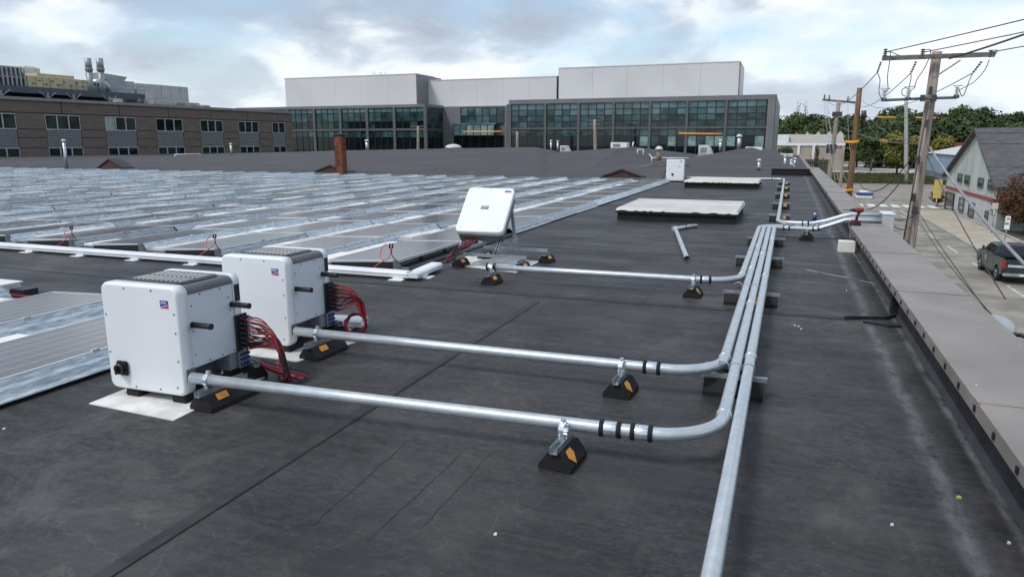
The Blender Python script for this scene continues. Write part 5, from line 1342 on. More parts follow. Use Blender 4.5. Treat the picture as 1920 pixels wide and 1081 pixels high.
bx('tall_block', 0, w, 1.0, 9, 0, h, pg, t, 0.04); bx('front_block', w * 0.0, w * 0.28, 0.0, 0.98, 0, h * 0.93, pg, t, 0.04); 
for i in range(1, 6): x = w * i / 6; bx('panel_joint', x, x + 0.05, 0.97, 1.0, h * 0.35, h, grey_panel, t)
t, w, h = eq('low_plant_block', 6, 3, 288, 395, 205, 194.5, 'low pale block with small fans in front of the penthouse', light_unit)
bx('casing', 0, w * 0.8, 0, 3, 0, h, pg, t, 0.04); bx('casing', w * 0.81, w, 0, 3, 0, h * 0.7, light_unit, t, 0.04)
for f in (0.42, 0.5): MB().tube([(w * f, 0.02, h * 0.5), (w * f, -0.15, h * 0.5)], 0.35, 12).build('fan', grey_panel, t)
for f in (0.66, 0.88): bx('vent', w * f, w * f + 0.8, -0.03, 0.0, h * 0.15, h * 0.55, grey_panel, t)

# ------------------------------------------------------------------ utility poles
def pole(base, top, r0, r1, mt, label, group='utility poles', name='utility_pole'):
    t = tag(empty(name, base), label, 'utility pole', group)
    b_, p_ = V((0, 0, 0)), V(top) - V(base)
    pts = [b_.lerp(p_, i / 8) for i in range(9)]
    MB().tube(pts, [r0 + (r1 - r0) * i / 8 for i in range(9)], 14).build('pole', mt, t)
    return t, p_
def insulator(t, a_, b_, r=0.05, n=5, m_=None):
    a_, b_ = V(a_), V(b_); d = b_ - a_; m = MB(); pts = []; rs = []
    for i in range(n):
        for f, rr in ((0.1, 0.35), (0.3, 1.0), (0.55, 1.0), (0.8, 0.35)):
            pts.append(a_ + d * ((i + f) / n)); rs.append(r * rr)
    m.tube(pts, rs, 10); return m.build('insulator', m_ or ins_m, t)
PB, PT = V((3.10, 21.75, STREET)), D(1757, 97, 22.15)
pl, ptop = pole(PB, PT, 0.165, 0.115, wood, 'big weathered grey utility pole with two crossarms beside the parapet')
zA = OY(1757, 108, PT.y).z - STREET
aL, aR = OY(1653, 108, 21.75), OY(1862, 108, 21.75)
rel = lambda p: V(p) - PB
yA = 21.56
MB().hexa([rel((aL.x, yA, zA - 0.055 + STREET)), rel((aR.x, yA, zA - 0.055 + STREET)), rel((aR.x, yA + 0.09, zA - 0.055 + STREET)), rel((aL.x, yA + 0.09, zA - 0.055 + STREET)), rel((aL.x, yA, zA + 0.055 + STREET)), rel((aR.x, yA, zA + 0.055 + STREET)), rel((aR.x, yA + 0.09, zA + 0.055 + STREET)), rel((aL.x, yA + 0.09, zA + 0.055 + STREET))]).build('crossarm', wood_arm, pl)
ar = lambda px, py, y=21.6: OY(px, py, y) - PB
MB().tube([ar(1801, 113, 21.55), ar(1749, 147, 21.55)], 0.022, 6).build('brace', steel_lt, pl)
MB().tube([ar(1657, 188), ar(1735, 184.5)], 0.035, 8).build('lower_crossarm', grey_frame, pl); MB().tube([ar(1735, 184.5), ar(1794, 183)], 0.035, 8).build('lower_crossarm', grey_frame, pl)
for px in (1730, 1752): bx('arm_bracket', ar(px - 4, 184).x, ar(px + 4, 184).x, ar(px, 184).y - 0.05, ar(px, 184).y + 0.1, ar(px, 190).z, ar(px, 178).z, ins_m, pl)
for px, py in ((1660, 98), (1730, 98), (1857, 100)):
    insulator(pl, ar(px - 1, py + 8), ar(px + 1, py - 7), 0.055, 4)
for px, y0, y1 in ((1657, 188, 168), (1702, 186, 164), (1793, 182, 162)):
    q = ar(px, y0); insulator(pl, q, ar(px + 2, y1), 0.055, 5, porc)
    bx('cutout_base', q.x - 0.06, q.x + 0.06, q.y - 0.05, q.y + 0.05, q.z - 0.03, q.z + 0.05, ins_m, pl)
    h_ = ar(px + 2, y1); MB().tube([h_ + V((-0.10, 0, 0.01)), h_ + V((0.13, 0, 0.02))], 0.012, 6).build('cutout_fuse', steel_lt, pl)
for (a_, b_) in (((1652, 116), (1645, 136)), ((1718, 115), (1708, 137)), ((1841, 115), (1824, 137))): insulator(pl, ar(*a_), ar(*b_), 0.032, 5)
jl = [[(1645, 136), (1650, 150), (1648, 172), (1653, 186)], [(1670, 98), (1668, 115), (1664, 145), (1665, 168), (1660, 172)], [(1708, 137), (1708, 148), (1704, 165)], [(1741, 112), (1732, 130), (1719, 150), (1715, 164), (1708, 170), (1703, 180), (1692, 178), (1692, 168), (1700, 164)], [(1855, 112), (1846, 132), (1828, 152), (1812, 162), (1800, 168)], [(1824, 137), (1818, 150), (1808, 176), (1803, 180), (1798, 166)], [(1660, 98), (1672, 98), (1690, 105), (1735, 108)], [(1733, 94), (1745, 94), (1741, 112)], [(1858, 95), (1870, 95), (1862, 108)]]
for pts in jl:
    P = [ar(*p) for p in pts]; S = []
    for i in range(len(P) - 1):
        p0, p1, p2, p3 = P[max(0, i - 1)], P[i], P[i + 1], P[min(len(P) - 1, i + 2)]
        for k in range(5):
            u = k / 5; S.append(0.5 * ((2 * p1) + (p2 - p0) * u + (2 * p0 - 5 * p1 + 4 * p2 - p3) * u * u + (3 * p1 - p0 - 3 * p2 + p3) * u ** 3))
    S.append(P[-1]); MB().tube(S, 0.011, 6).build('jumper', wire_m, pl)
for px, py, w in ((1716, 395, 0.14), (1713, 370, 0.1), (1722, 300, 0.08), (1745, 170, 0.08), (1738, 232, 0.06)):
    q = OY(px, py, 21.58) - PB; bx('pole_fitting', q.x - w / 2, q.x + w / 2, q.y - 0.03, q.y + 0.06, q.z - 0.1, q.z + 0.1, ins_m, pl)
MB().tube([OY(1693, 455, 21.5) - PB, OY(1716, 330, 21.53) - PB, OY(1741, 190, 21.56) - PB], 0.018, 6).build('riser', wire_m, pl)
# brown new pole
B0, B1 = V((3.10, 41.9, STREET)), D(1612, 165, 42.1)
bp, _ = pole(B0, B1, 0.19, 0.125, wood_new, 'new brown wooden pole without crossarms behind the parapet')
for (px, py) in ((1598, 265), (1586, 355)):
    q = D(px, py, 42.0) - B0; MB().tube([q + V((-0.35, -0.15, -0.02)), q + V((0, -0.22, -0.06)), q + V((0.3, -0.15, 0.0))], 0.075, 8).build('orange_cover', orange_m, bp)
q = D(1609, 215, 41.9) - B0; MB().tube([q + V((0.25, 0, 0.2)), q + V((0.3, 0, -0.2))], 0.12, 8).build('bracket', ins_m, bp)
C0, C1 = V((3.3, 70, STREET)), D(1573, 190, 70)
gp, gt = pole(C0, C1, 0.24, 0.17, wood, 'grey utility pole with single long crossarm, third along the street')
a_, b_ = OY(1542, 187, 70), OY(1612, 193, 70)
MB().tube([a_ - C0, b_ - C0], 0.085, 4).build('crossarm', wood_arm, gp)
for f in (0.05, 0.18, 0.68, 0.95):
    q = (a_ - C0).lerp(b_ - C0, f); insulator(gp, q + V((0, 0, 0.05)), q + V((0, 0, 0.45)), 0.09, 3)
for py in (214, 275, 283):
    q = OY(1571 - (py - 214) * 0.17, py, 69.7) - C0; bx('pole_fitting', q.x - 0.45, q.x + 0.35, q.y, q.y + 0.2, q.z - 0.2, q.z + 0.2, ins_m, gp)
def simple_pole(px, yt, Y, r, label, arms=(), base=STREET, lean=0.0, mt=None):
    tp = OY(px, yt, Y); bs = V((tp.x - lean, Y, base))
    t, pt_ = pole(bs, tp, r * 1.25, r, mt or wood, label, 'distant utility poles')
    for (dpx, w) in arms:
        q = OY(px, yt + dpx, Y) - bs; MB().box(q.x - w, q.x + w, -0.1, 0.1, q.z - 0.07, q.z + 0.07).build('crossarm', wood_arm, t)
        for s in (-0.9, -0.4, 0.5, 0.9): insulator(t, (q.x + w * s, 0, q.z + 0.07), (q.x + w * s, 0, q.z + 0.42), 0.08, 3)
    return t
simple_pole(784, 236, 112, 0.22, 'distant pole with two crossarms in front of the left glass wing', ((1, 1.5), (6, 1.2)), lean=0.3)
simple_pole(970, 246, 112, 0.22, 'distant pole with one wide crossarm in front of the glass building, at its middle', ((1, 2.1),))
simple_pole(1115, 224, 112, 0.24, 'distant pole with pale insulators right of the middle of the glass building', ((2, 1.2), (9, 1.0)), lean=-0.5)
simple_pole(1582, 275, 118, 0.2, 'short pole with a transformer by the tan building', ((3, 1.0),))
t = simple_pole(1699, 183, 150, 0.30, 'pale leaning pole between the brown pole and the big grey pole', (), lean=-1.5, mt=pm('pale_steel_pole', (0.42, 0.42, 0.41), 0.6))
# street line hose covers, orange, on wires
def wire(a_, b_, sag, r, label, group='overhead wires', m_=None, n=18, cat='wire', cover=None):
    a_, b_ = V(a_), V(b_); t = tag(empty('overhead_wire', a_), label, cat, group)
    pts = []
    for i in range(n + 1):
        f = i / n; p = (b_ - a_) * f; p.z -= sag * 4 * f * (1 - f); pts.append(p)
    MB().tube(pts, r, 6).build('cable', m_ or wire_m, t)
    if cover:
        for f0, f1 in cover:
            P = []
            for i in range(5):
                f = f0 + (f1 - f0) * i / 4; p = (b_ - a_) * f; p.z -= sag * 4 * f * (1 - f); P.append(p)
            MB().tube(P, r * 4, 8).build('orange_cover', orange_m, t)
    return t
W = lambda px, py, y: OY(px, py, y)
armC = [(a_ + (b_ - a_) * f) + V((0, 0, 0.5)) for f in (0.05, 0.68, 0.95)]
for i, ((px, py), q, lab) in enumerate(zip(((1645, 136), (1708, 137), (1824, 137)), armC, ('left', 'middle', 'right'))):
    wire(ar(px, py) + PB, q, 0.9, 0.012, 'overhead wire from the %s side of the big pole crossarm down the street' % lab)
for i, (px, py, lab) in enumerate(((1660, 98, 'left'), (1733, 98, 'middle'), (1858, 98, 'right'))):
    e = V((8.5 + i * 1.6, 12 + i * 0.5, 4.6)) ; wire(ar(px, py) + PB, e, 0.05, 0.013, 'overhead wire leaving the %s insulator of the big pole to the right' % lab)
q0 = W(1741, 128, 21.5); d_ = ray(1920, 70); wire(W(1780, 110, 21.6), EYE + ray(2150, -22) * (14 / ray(2150, -22).y), 0.05, 0.022, 'thick overhead cable rising to the right from the big pole')
wire(W(1742, 275, 21.8), EYE + ray(2000, 575) * (10.5 / ray(2000, 575).y), 0.15, 0.028, 'thick grey service cable falling from the big pole in front of the green pickup', m_=wire_light)
wire(W(1738, 292, 21.8), EYE + ray(1885, 560) * (14 / ray(1885, 560).y), 0.1, 0.012, 'thin service cable below the thick grey one, ending over the street')
for (y0, x1, y1) in ((400, 1800, 540), (415, 1850, 520)): pass
g1 = W(1712, 400, 21.8)
wire(W(1711, 405, 21.8), V((1.55, 13.3, 0.45)), 0.10, 0.016, 'upper black cable from the big pole to the junction box')
wire(W(1707, 425, 21.8), V((1.55, 13.2, 0.40)), 0.12, 0.012, 'middle black cable from the big pole to the junction box')
wire(W(1703, 452, 21.8), V((1.56, 12.6, 0.30)), 0.10, 0.014, 'lower black cable from the big pole to the coping edge')
wire(W(1715, 385, 21.8), EYE + ray(1900, 650) * (7.2 / ray(1900, 650).y), 0.05, 0.008, 'thin cable running down along the street side of the coping')
wire(W(1716, 400, 21.8), EYE + ray(1860, 590) * (8.2 / ray(1860, 590).y), 0.10, 0.006, 'thinnest cable running down to the hooded lamp')
wire(W(1612, 345, 41.8), W(1760, 215, 24) , 1.1, 0.02, 'left sagging black cable between the brown pole and the big pole')
wire(W(1606, 385, 41.8), W(1752, 240, 24) , 1.0, 0.02, 'right sagging black cable between the brown pole and the big pole')
wire(armC[0], W(1588, 340, 42), 0.8, 0.012, 'thin wire from the third pole to the brown pole, left', m_=wire_light)
wire(armC[1], W(1596, 290, 42), 0.8, 0.012, 'thin wire from the third pole to the brown pole, right', m_=wire_light)
for k, (x0_, y0_, x1_, y1_) in enumerate(((1612, 205, 1600, 262), (1616, 208, 1700, 262), (1575, 238, 1722, 268), (1618, 215, 1662, 265))):
    wire(W(x0_, y0_, 42), W(x1_, y1_, 60), 0.3, 0.025, ['pale wire dropping along the brown pole', 'long pale wire from the brown pole toward the yellow tree', 'nearly level pale cable behind the brown pole', 'sagging pale wire ending in an orange cover'][k], m_=wire_light, cover=[(0.8, 1.0)] if k == 3 else None)
wire(W(1630, 219.5, 60), W(1790, 221, 60), 0.02, 0.014, 'level wire with orange line covers in front of the woods', cover=[(0.10, 0.32), (0.56, 0.82)])
wire(W(1230, 249, 105), W(1400, 251.5, 105), 0.05, 0.03, 'level wire with an orange cover in front of the right glass wing', cover=[(0.26, 0.74)])
wire(W(820, 247, 108), W(985, 246, 108), 0.05, 0.03, 'level wire with a yellow-orange cover left of the middle distant pole', cover=[(0.3, 0.75)])
for k, (x0_, x1_) in enumerate(((1545, 1556), (1552, 1562))):
    wire(W(x0_, 192, 70), W(x1_ + 10, 338, 44), 0.3, 0.016, ['left', 'right'][k] + ' pale wire hanging beside the third pole', m_=wire_light)

# ------------------------------------------------------------------ foliage
def leafmat(name, c, c2, c3):
    m = bpy.data.materials.new(name); m.use_nodes = True; t = m.node_tree; b = t.nodes['Principled BSDF']
    b.inputs['Roughness'].default_value = 0.65; b.inputs['Specular IOR Level'].default_value = 0.25
    p = t.nodes.new('ShaderNodeNewGeometry').outputs['Position']
    n = t.nodes.new('ShaderNodeTexNoise'); n.inputs['Scale'].default_value = 0.16; n.inputs['Detail'].default_value = 8; n.inputs['Roughness'].default_value = 0.7
    t.links.new(p, n.inputs['Vector']); r = ramp(t, [(0.36, c2), (0.52, c), (0.66, c3)], n.outputs['Fac']); t.links.new(r.outputs[0], b.inputs['Base Color'])
    return m
leaf_g = leafmat('leaf_green', (0.066, 0.098, 0.026), (0.030, 0.055, 0.017), (0.115, 0.130, 0.034))
leaf_d = leafmat('leaf_dark', (0.038, 0.064, 0.022), (0.018, 0.036, 0.015), (0.075, 0.092, 0.028))
leaf_y = leafmat('leaf_yellow', (0.17, 0.165, 0.03), (0.085, 0.10, 0.022), (0.25, 0.21, 0.035))
leaf_r = leafmat('leaf_reddish', (0.085, 0.045, 0.022), (0.035, 0.032, 0.014), (0.15, 0.07, 0.03))
bark = pm('bark', (0.10, 0.085, 0.07), 0.9)
def crown_mesh(seed, lm, n=2600, leaf=0.035, shape='round'):
    """unit tree: height 1, crown about 0.8 wide; leaves as small bent quads in clumps"""
    rnd = random.Random(seed); m = MB(); lobes = []
    nl = 16
    for i in range(nl):
        a = rnd.uniform(0, 6.283); rr = rnd.uniform(0.05, 0.30); z = rnd.uniform(0.32, 0.86)
        if shape == 'column': rr *= 0.35
        env = math.sin(math.pi * min(1, max(0.12, (z - 0.15) / 0.85))) ** 0.6
        lobes.append((V((math.cos(a) * rr * env, math.sin(a) * rr * env, z)), rnd.uniform(0.11, 0.19) * (0.6 if shape == 'column' else 1)))
    for i in range(n):
        c, r = lobes[rnd.randrange(nl)]
        u = rnd.uniform(-1, 1); a = rnd.uniform(0, 6.283); s = math.sqrt(1 - u * u)
        d = V((s * math.cos(a), s * math.sin(a), u)); rad = r * (0.55 + 0.55 * rnd.random() ** 0.5)
        p = c + V((d.x, d.y, d.z * 0.8)) * rad
        nrm = (d + V((rnd.uniform(-.7, .7), rnd.uniform(-.7, .7), rnd.uniform(-.3, .9)))).normalized()
        t1 = nrm.cross(V((rnd.uniform(-1, 1), rnd.uniform(-1, 1), rnd.uniform(-1, 1)))).normalized(); t2 = nrm.cross(t1)
        L_ = leaf * rnd.uniform(0.6, 1.3)
        b = len(m.v); m.v += [p - t1 * L_, p + t2 * L_ * 0.55 + nrm * L_ * 0.15, p + t1 * L_, p - t2 * L_ * 0.55]
        m.face((b, b + 1, b + 2, b + 3))
    o = m.build('crown', lm, None, fix=False)
    return o
def trunk_mesh(seed):
    rnd = random.Random(seed); m = MB()
    m.tube([(0, 0, -0.03), (0.005, 0, 0.2), (-0.01, 0.01, 0.5), (0.0, 0, 0.78)], [0.026, 0.02, 0.013, 0.004], 7)
    for i in range(6):
        a = rnd.uniform(0, 6.28); z = rnd.uniform(0.25, 0.55)
        m.tube([(0, 0, z), (math.cos(a) * 0.1, math.sin(a) * 0.1, z + 0.1), (math.cos(a) * 0.2, math.sin(a) * 0.2, z + 0.24)], [0.012, 0.008, 0.003], 5)
    return m.build('trunk', bark)
crowns = {'g': [crown_mesh(i, leaf_g) for i in range(3)], 'd': [crown_mesh(10 + i, leaf_d) for i in range(3)], 'y': [crown_mesh(20, leaf_y)], 'r': [crown_mesh(30, leaf_r, 3800, 0.022)], 'c': [crown_mesh(40, leaf_g, 1500, 0.022, 'column')], 'b': [crown_mesh(50, leaf_g, 4200, 0.020)], 's': [crown_mesh(60, leaf_r, 260, 0.02, 'column')]}
trunks = [trunk_mesh(i) for i in range(3)]
tree_n = 0
def tree(x, y, h, w, kind, label, group=None, cat='tree', base=STREET, name='tree'):
    global tree_n
    tree_n += 1
    t = tag(empty(name, (x, y, base), random.uniform(0, 6.28)), label, cat, group)
    src = crowns[kind][tree_n % len(crowns[kind])]
    c = inst(src, 'crown', t); c.scale = (w / 0.8, w / 0.8, h)
    k = inst(trunks[tree_n % 3], 'trunk', t); k.scale = (h, h, h)
    return t
prof_t = [(1452, 214), (1480, 200), (1505, 206), (1530, 213), (1555, 206), (1580, 212), (1600, 207), (1625, 214), (1650, 204), (1680, 196), (1705, 197), (1730, 202), (1760, 208), (1785, 203), (1812, 193), (1840, 196), (1862, 206), (1885, 207), (1905, 206), (1935, 203), (1965, 206), (2000, 202), (2040, 205)]
for row_i, (dist, dy, kind) in enumerate(((330, 0, 'd'), (285, 14, 'g'), (245, 27, 'd'))):
    for i, (px, py) in enumerate(prof_t):
        px_ = px + row_i * 9 + random.uniform(-5, 5)
        if row_i == 2 and px_ < 1600: continue
        tp = D(px_, py + dy + random.uniform(-3, 4), dist)
        kd = kind
        if row_i == 0: kd = random.choice(['d', 'g', 'd'])
        if row_i == 1: kd = random.choice(['g', 'd', 'g'])
        tree(tp.x, tp.y, (tp.z - STREET), random.uniform(13, 17), kd, ['hindmost', 'middle-rank', 'front-rank'][row_i] + ' green tree of the woods ' + ('behind the tan building' if px_ < 1590 else 'between the brown pole and the big grey pole' if px_ < 1740 else 'between the big grey pole and the pale green house' if px_ < 1830 else 'above the roof of the pale green house' if px_ < 1925 else 'just beyond the right edge of the picture'), 'trees of the distant woods')
# fill the foot of the woods
m = MB(); rnd = random.Random(5)
for i in range(5200):
    px = rnd.uniform(1440, 2060); dist = rnd.uniform(236, 262)
    if px < 1625: dist += 70
    p = D(px, 266, dist); p.z = STREET + rnd.uniform(0, 6.0) 
    nrm = V((rnd.uniform(-1, 1), rnd.uniform(-1.3, 0.2), rnd.uniform(-0.2, 1))).normalized(); t1 = nrm.cross(V((rnd.uniform(-1, 1), 0.3, rnd.uniform(-1, 1)))).normalized(); t2 = nrm.cross(t1); L_ = rnd.uniform(0.4, 1.0)
    b = len(m.v); m.v += [p - t1 * L_, p + t2 * L_ * 0.6, p + t1 * L_, p - t2 * L_ * 0.6]; m.face((b, b + 1, b + 2, b + 3))
tag(m.build('undergrowth', leaf_d, fix=False), 'dark undergrowth along the foot of the distant woods', 'undergrowth', kind='stuff')
# a distant hill
m = MB(); nx = 60
for j, (dist, h) in enumerate(((900, STREET), (1250, 30), (1700, 62), (2300, 60))):
    for i in range(nx + 1):
        px = 1000 + 2400 * i / nx; d_ = D(px, 266, dist)
        hh = h if j == 0 else h * (0.62 + 0.5 * mnoise.noise(V((i * 0.22, j * 0.7, 1.3))) + 0.06 * mnoise.noise(V((i * 1.3, j, 4))))
        if j: hh *= min(1.0, max(0.15, (px - 1250) / 500))
        m.v.append(V((d_.x, d_.y, hh)))
for j in range(3):
    for i in range(nx): b = j * (nx + 1) + i; m.face((b, b + 1, b + nx + 2, b + nx + 1), 0, True)
structure(m.build('hills', pm('wooded_hill', (0.055, 0.075, 0.04), 0.95, c2=(0.03, 0.045, 0.028), scale=0.02, bump=1.0, bscale=0.05)))
for (px, py, dist, w, kind, lab) in ((1690, 244, 190, 9.5, 'y', 'yellow-green tree beside the car park, left of the big pole'), (1768, 251, 205, 9, 'y', 'round yellow-green tree above the pale blue shed'), (1640, 244, 215, 10, 'g', 'rounded green tree behind the orange truck'), (1598, 250, 225, 9, 'g', 'green tree directly behind the brown pole')):
    tp = D(px, py, dist); tree(tp.x, tp.y, tp.z - STREET, w, kind, lab, 'trees round the car park')
tp = D(1533, 268, 185); tree(tp.x, tp.y, tp.z - STREET, 3.0, 'c', 'slim young street tree in front of the tan building', 'young trees on the verge')
tp = D(1474, 273, 190); tree(tp.x, tp.y, tp.z - STREET, 4.2, 'g', 'small bush-like tree by the tan building wall', 'young trees on the verge')
for px, lab in ((1498, 'left bare-topped tree rising above the woods'), (1513, 'right bare-topped tree rising above the woods')):
    tp = D(px, 180, 300); t = tree(tp.x, tp.y, tp.z - STREET, 6, 's', lab, 'thin trees above the woods')
for (px, yb, d_, h, w, kd, lab) in ((1752, 386, 96, 1.9, 2.2, 'r', 'low dark shrub at the house corner by the yellow sign'), (1857, 430, 70, 4.2, 4.2, 'r', 'reddish bush at the near corner of the pale green house'), (1880, 440, 66, 5.2, 5.0, 'r', 'large red-brown bush in front of the grey house wall'), (1915, 440, 64, 4.6, 4.6, 'b', 'green bush at the right edge beside the red-brown one')):
    q = G(px, yb, STREET); tree(q.x + (1.5 if d_ < 80 else 0.3), q.y, h, w, kd, lab, 'bushes by the pale green house', 'bush', name='bush')
for i in range(5):
    q = G(707 - 0 + i * 0, 280, 0)
for i, px in enumerate((560, 572, 700, 712, 724, 735)):
    tp = OY(px, 262 + (i % 3) * 2, 110); tree(tp.x, 110, tp.z - STREET, 2.6, 's', ('leftmost thin reddish young tree, beside the end of the brown building', 'second thin reddish young tree, beside the end of the brown building', 'thin reddish young tree just right of the wide capped vent pipe', 'second thin reddish young tree right of the wide capped vent pipe', 'third thin reddish young tree right of the wide capped vent pipe', 'rightmost thin reddish young tree before the left glass wing')[i], 'thin young trees before the glass wing')
for L_ in crowns.values():
    for o in L_: bpy.data.objects.remove(o)
for o in trunks: bpy.data.objects.remove(o)
# grass blades on the verge
m = MB(); rnd = random.Random(3)
for i in range(9000):
    x, y = rnd.uniform(3, 34), rnd.uniform(147.2, 196); h = rnd.uniform(0.15, 0.5); a = rnd.uniform(0, 3.14)
    c, s_ = math.cos(a) * 0.35, math.sin(a) * 0.35; z = STREET + 0.02; b = len(m.v)
    m.v += [V((x - c, y - s_, z)), V((x + c, y + s_, z)), V((x + c * 0.3, y + s_ * 0.3, z + h))]; m.face((b, b + 1, b + 2))
tag(m.build('grass', leafmat('grass_blade', (0.085, 0.095, 0.03), (0.06, 0.065, 0.025), (0.13, 0.12, 0.045)), fix=False), 'rough green and brown grass on the verge beyond the gravel lot', 'grass', kind='stuff')

# ------------------------------------------------------------------ pale green house
HX = 17.4
yn, yf = OX(1863, 430, HX).y, OX(1769, 388, HX).y
pk = OX(1837, 244, HX); en = OX(1873, 322, HX); ef = OX(1768, 346, HX)
zE = (en.z + ef.z) / 2
print('house', yn, yf, pk, en, ef)
HO = V((HX, yn, STREET)); hs_ = tag(empty('pale_green_house', HO), 'pale green wooden house with dark shingle roof and red band across the street', 'house')
siding = pm('pale_green_siding', (0.52, 0.56, 0.52), 0.8, c2=(0.40, 0.44, 0.41), scale=0.7, stretch=(1, 1, 0.3), lo=0.35, hi=0.6)
lower = pm('white_siding', (0.58, 0.61, 0.63), 0.7, c2=(0.50, 0.53, 0.55), scale=1)
shing = pm('dark_shingle', (0.105, 0.105, 0.110), 0.85, c2=(0.07, 0.07, 0.075), scale=1.2, stretch=(1, 4, 1), bump=0.4, bscale=5)
grey_wall = pm('grey_green_wall', (0.26, 0.30, 0.29), 0.8)
Wd = yf - yn; zb_ = lz(OX(1818, 366, HX).z)
yp = pk.y - yn; hE = lz(zE); hP = lz(pk.z)
Lh = 26.0
MB().prism([V((0, 0, zb_ + 0.32)), V((0, Wd, zb_ + 0.32)), V((0, Wd, hE)), V((0, yp, hP)), V((0, 0, hE))], (Lh, 0, 0)).build('gable_wall', siding, hs_)
bx('ground_floor_wall', 0.03, Lh - 0.05, 0.03, Wd - 0.03, 0, zb_, lower, hs_)
bx('red_band', -0.05, Lh - 0.1, -0.05, Wd + 0.05, zb_ + 0.003, zb_ + 0.317, pm('red_band_paint', (0.36, 0.07, 0.065), 0.6), hs_)
def slope(y0, z0, y1, z1, name):
    th = 0.22; m = MB()
    m.hexa([(-0.5, y0, z0), (Lh + 0.4, y0, z0), (Lh + 0.4, y1, z1), (-0.5, y1, z1), (-0.5, y0, z0 + th), (Lh + 0.4, y0, z0 + th), (Lh + 0.4, y1, z1 + th), (-0.5, y1, z1 + th)])
    return m.build(name, shing, hs_)
dz_n = (hP - hE) / yp * 0.5
ro = slope(-0.5, hE - dz_n, yp, hP + 0.003, 'roof_slope'); slope(Wd + 0.5, hE - dz_n, yp, hP + 0.001, 'roof_slope')
bx('rake_board', -0.56, -0.5, 0, 0.01, 0, 0.01, siding, hs_)
bpy.data.objects.remove(bpy.data.objects['rake_board'])
for i in range(5):     # shingle courses that read at this distance
    f = (i + 0.5) / 5; y_ = -0.45 + (yp + 0.45) * f; z_ = hE - dz_n + (hP - hE + dz_n) * f + 0.235
    bx('shingle_course', -0.5, Lh + 0.4, y_ - 0.05, y_ + 0.05, z_ - 0.02, z_ + 0.03, pm('pale_flashing', (0.22, 0.22, 0.22), 0.7) if i == 2 else shing, hs_)
bx('near_wall_facing', 0.1, Lh - 0.1, -0.035, 0.028, 0, zb_ - 0.01, grey_wall, hs_); bx('near_wall_facing', 0.1, Lh - 0.1, -0.04, -0.003, zb_ + 0.33, hE - 0.4, grey_wall, hs_)
bx('garage_door', 2.2, 6.5, -0.12, -0.05, zb_ - 1.2, zb_ + 2.3, pm('dark_door', (0.05, 0.055, 0.06), 0.6), hs_)
def hwin(px0, px1, py0, py1, name='window', dark=False):
    a_, b_ = OX(px0, (py0 + py1) / 2, HX), OX(px1, (py0 + py1) / 2, HX)
    z1, z0 = lz(OX((px0 + px1) / 2, py0, HX).z), lz(OX((px0 + px1) / 2, py1, HX).z)
    y0, y1 = min(a_.y, b_.y) - yn, max(a_.y, b_.y) - yn
    m = MB(); t_ = 0.12
    m.box(-0.12, 0.0, y0, y0 + t_, z0, z1); m.box(-0.12, 0.0, y1 - t_, y1, z0, z1); m.box(-0.12, 0, y0 + t_, y1 - t_, z0, z0 + t_); m.box(-0.12, 0, y0 + t_, y1 - t_, z1 - t_, z1); m.box(-0.10, 0, y0 + t_, y1 - t_, (z0 + z1) / 2 - 0.05, (z0 + z1) / 2 + 0.05)
    f = m.build(name, pm('window_trim', (0.10, 0.12, 0.11), 0.6) if not dark else black_plastic, hs_)
    bx('pane', -0.06, -0.03, y0 + t_, y1 - t_, z0 + t_, (z0 + z1) / 2 - 0.05, gl_mid if not dark else gl_dk, f); bx('pane', -0.06, -0.03, y0 + t_, y1 - t_, (z0 + z1) / 2 + 0.05, z1 - t_, gl_pale if not dark else gl_dk, f)
for p0, p1, y0, y1 in ((1797, 1805, 325, 342), (1810, 1819, 328, 346), (1835, 1845, 333, 352), (1854, 1865, 337, 357)): hwin(p0, p1, y0, y1)
for p0, p1, y0, y1 in ((1799, 1808, 370, 396), (1817, 1827, 379, 406), (1848, 1853, 395, 413)): hwin(p0, p1, y0, y1)
hwin(1773.5, 1789, 360, 394, 'door', True)
bx('corner_board', -0.06, 0.0, -0.02, 0.2, zb_ + 0.33, hE, pm('corner_white', (0.5, 0.52, 0.5), 0.7), hs_)
# chimney-like red box and pale blue shed
SX = 29.0
sy0, sy1 = OX(1815, 352, SX).y, OX(1733, 332, SX).y
sh = tag(empty('blue_shed', (SX, sy0, STREET)), 'long pale blue metal shed behind the pale green house', 'shed')
blue_side = pm('pale_blue_siding', (0.36, 0.47, 0.62), 0.55, c2=(0.31, 0.41, 0.55), scale=0.4)
hS = lz(OX(1760, 288, SX).z)
LS = sy1 - sy0
bx('base_wall', 0.05, 14, 0.02, LS, 0, 1.4, pm('shed_base', (0.22, 0.25, 0.29), 0.8), sh)
npn = 12; pw_ = LS / npn; s0_ = None
for i in range(npn):
    if s0_ is None: s0_ = bx('siding_panel', 0, 0.12, 0.02, pw_ - 0.03, 1.42, hS, blue_side, sh)
    else: inst(s0_, 'siding_panel', sh, (0, i * pw_, 0))
bx('end_wall', 0.13, 14, 0.0, 0.15, 1.42, hS, blue_side, sh)
MB().prism([V((-0.3, -0.3, hS)), V((7, -0.3, hS + 1.6)), V((14.3, -0.3, hS))], (0, LS + 0.6, 0)).build('roof', pm('white_shed_roof', (0.60, 0.62, 0.62), 0.5), sh)
bx('flue', -0.25, -0.02, LS * 0.15, LS * 0.15 + 0.3, 2.0, 4.0, steel_lt, sh)
q = D(1811, 290, 215); t = tag(empty('orange_hut', (q.x, q.y, STREET)), 'small orange-red hut beyond the pale blue shed', 'hut')
top_ = D(1811, 269, 215).z - STREET
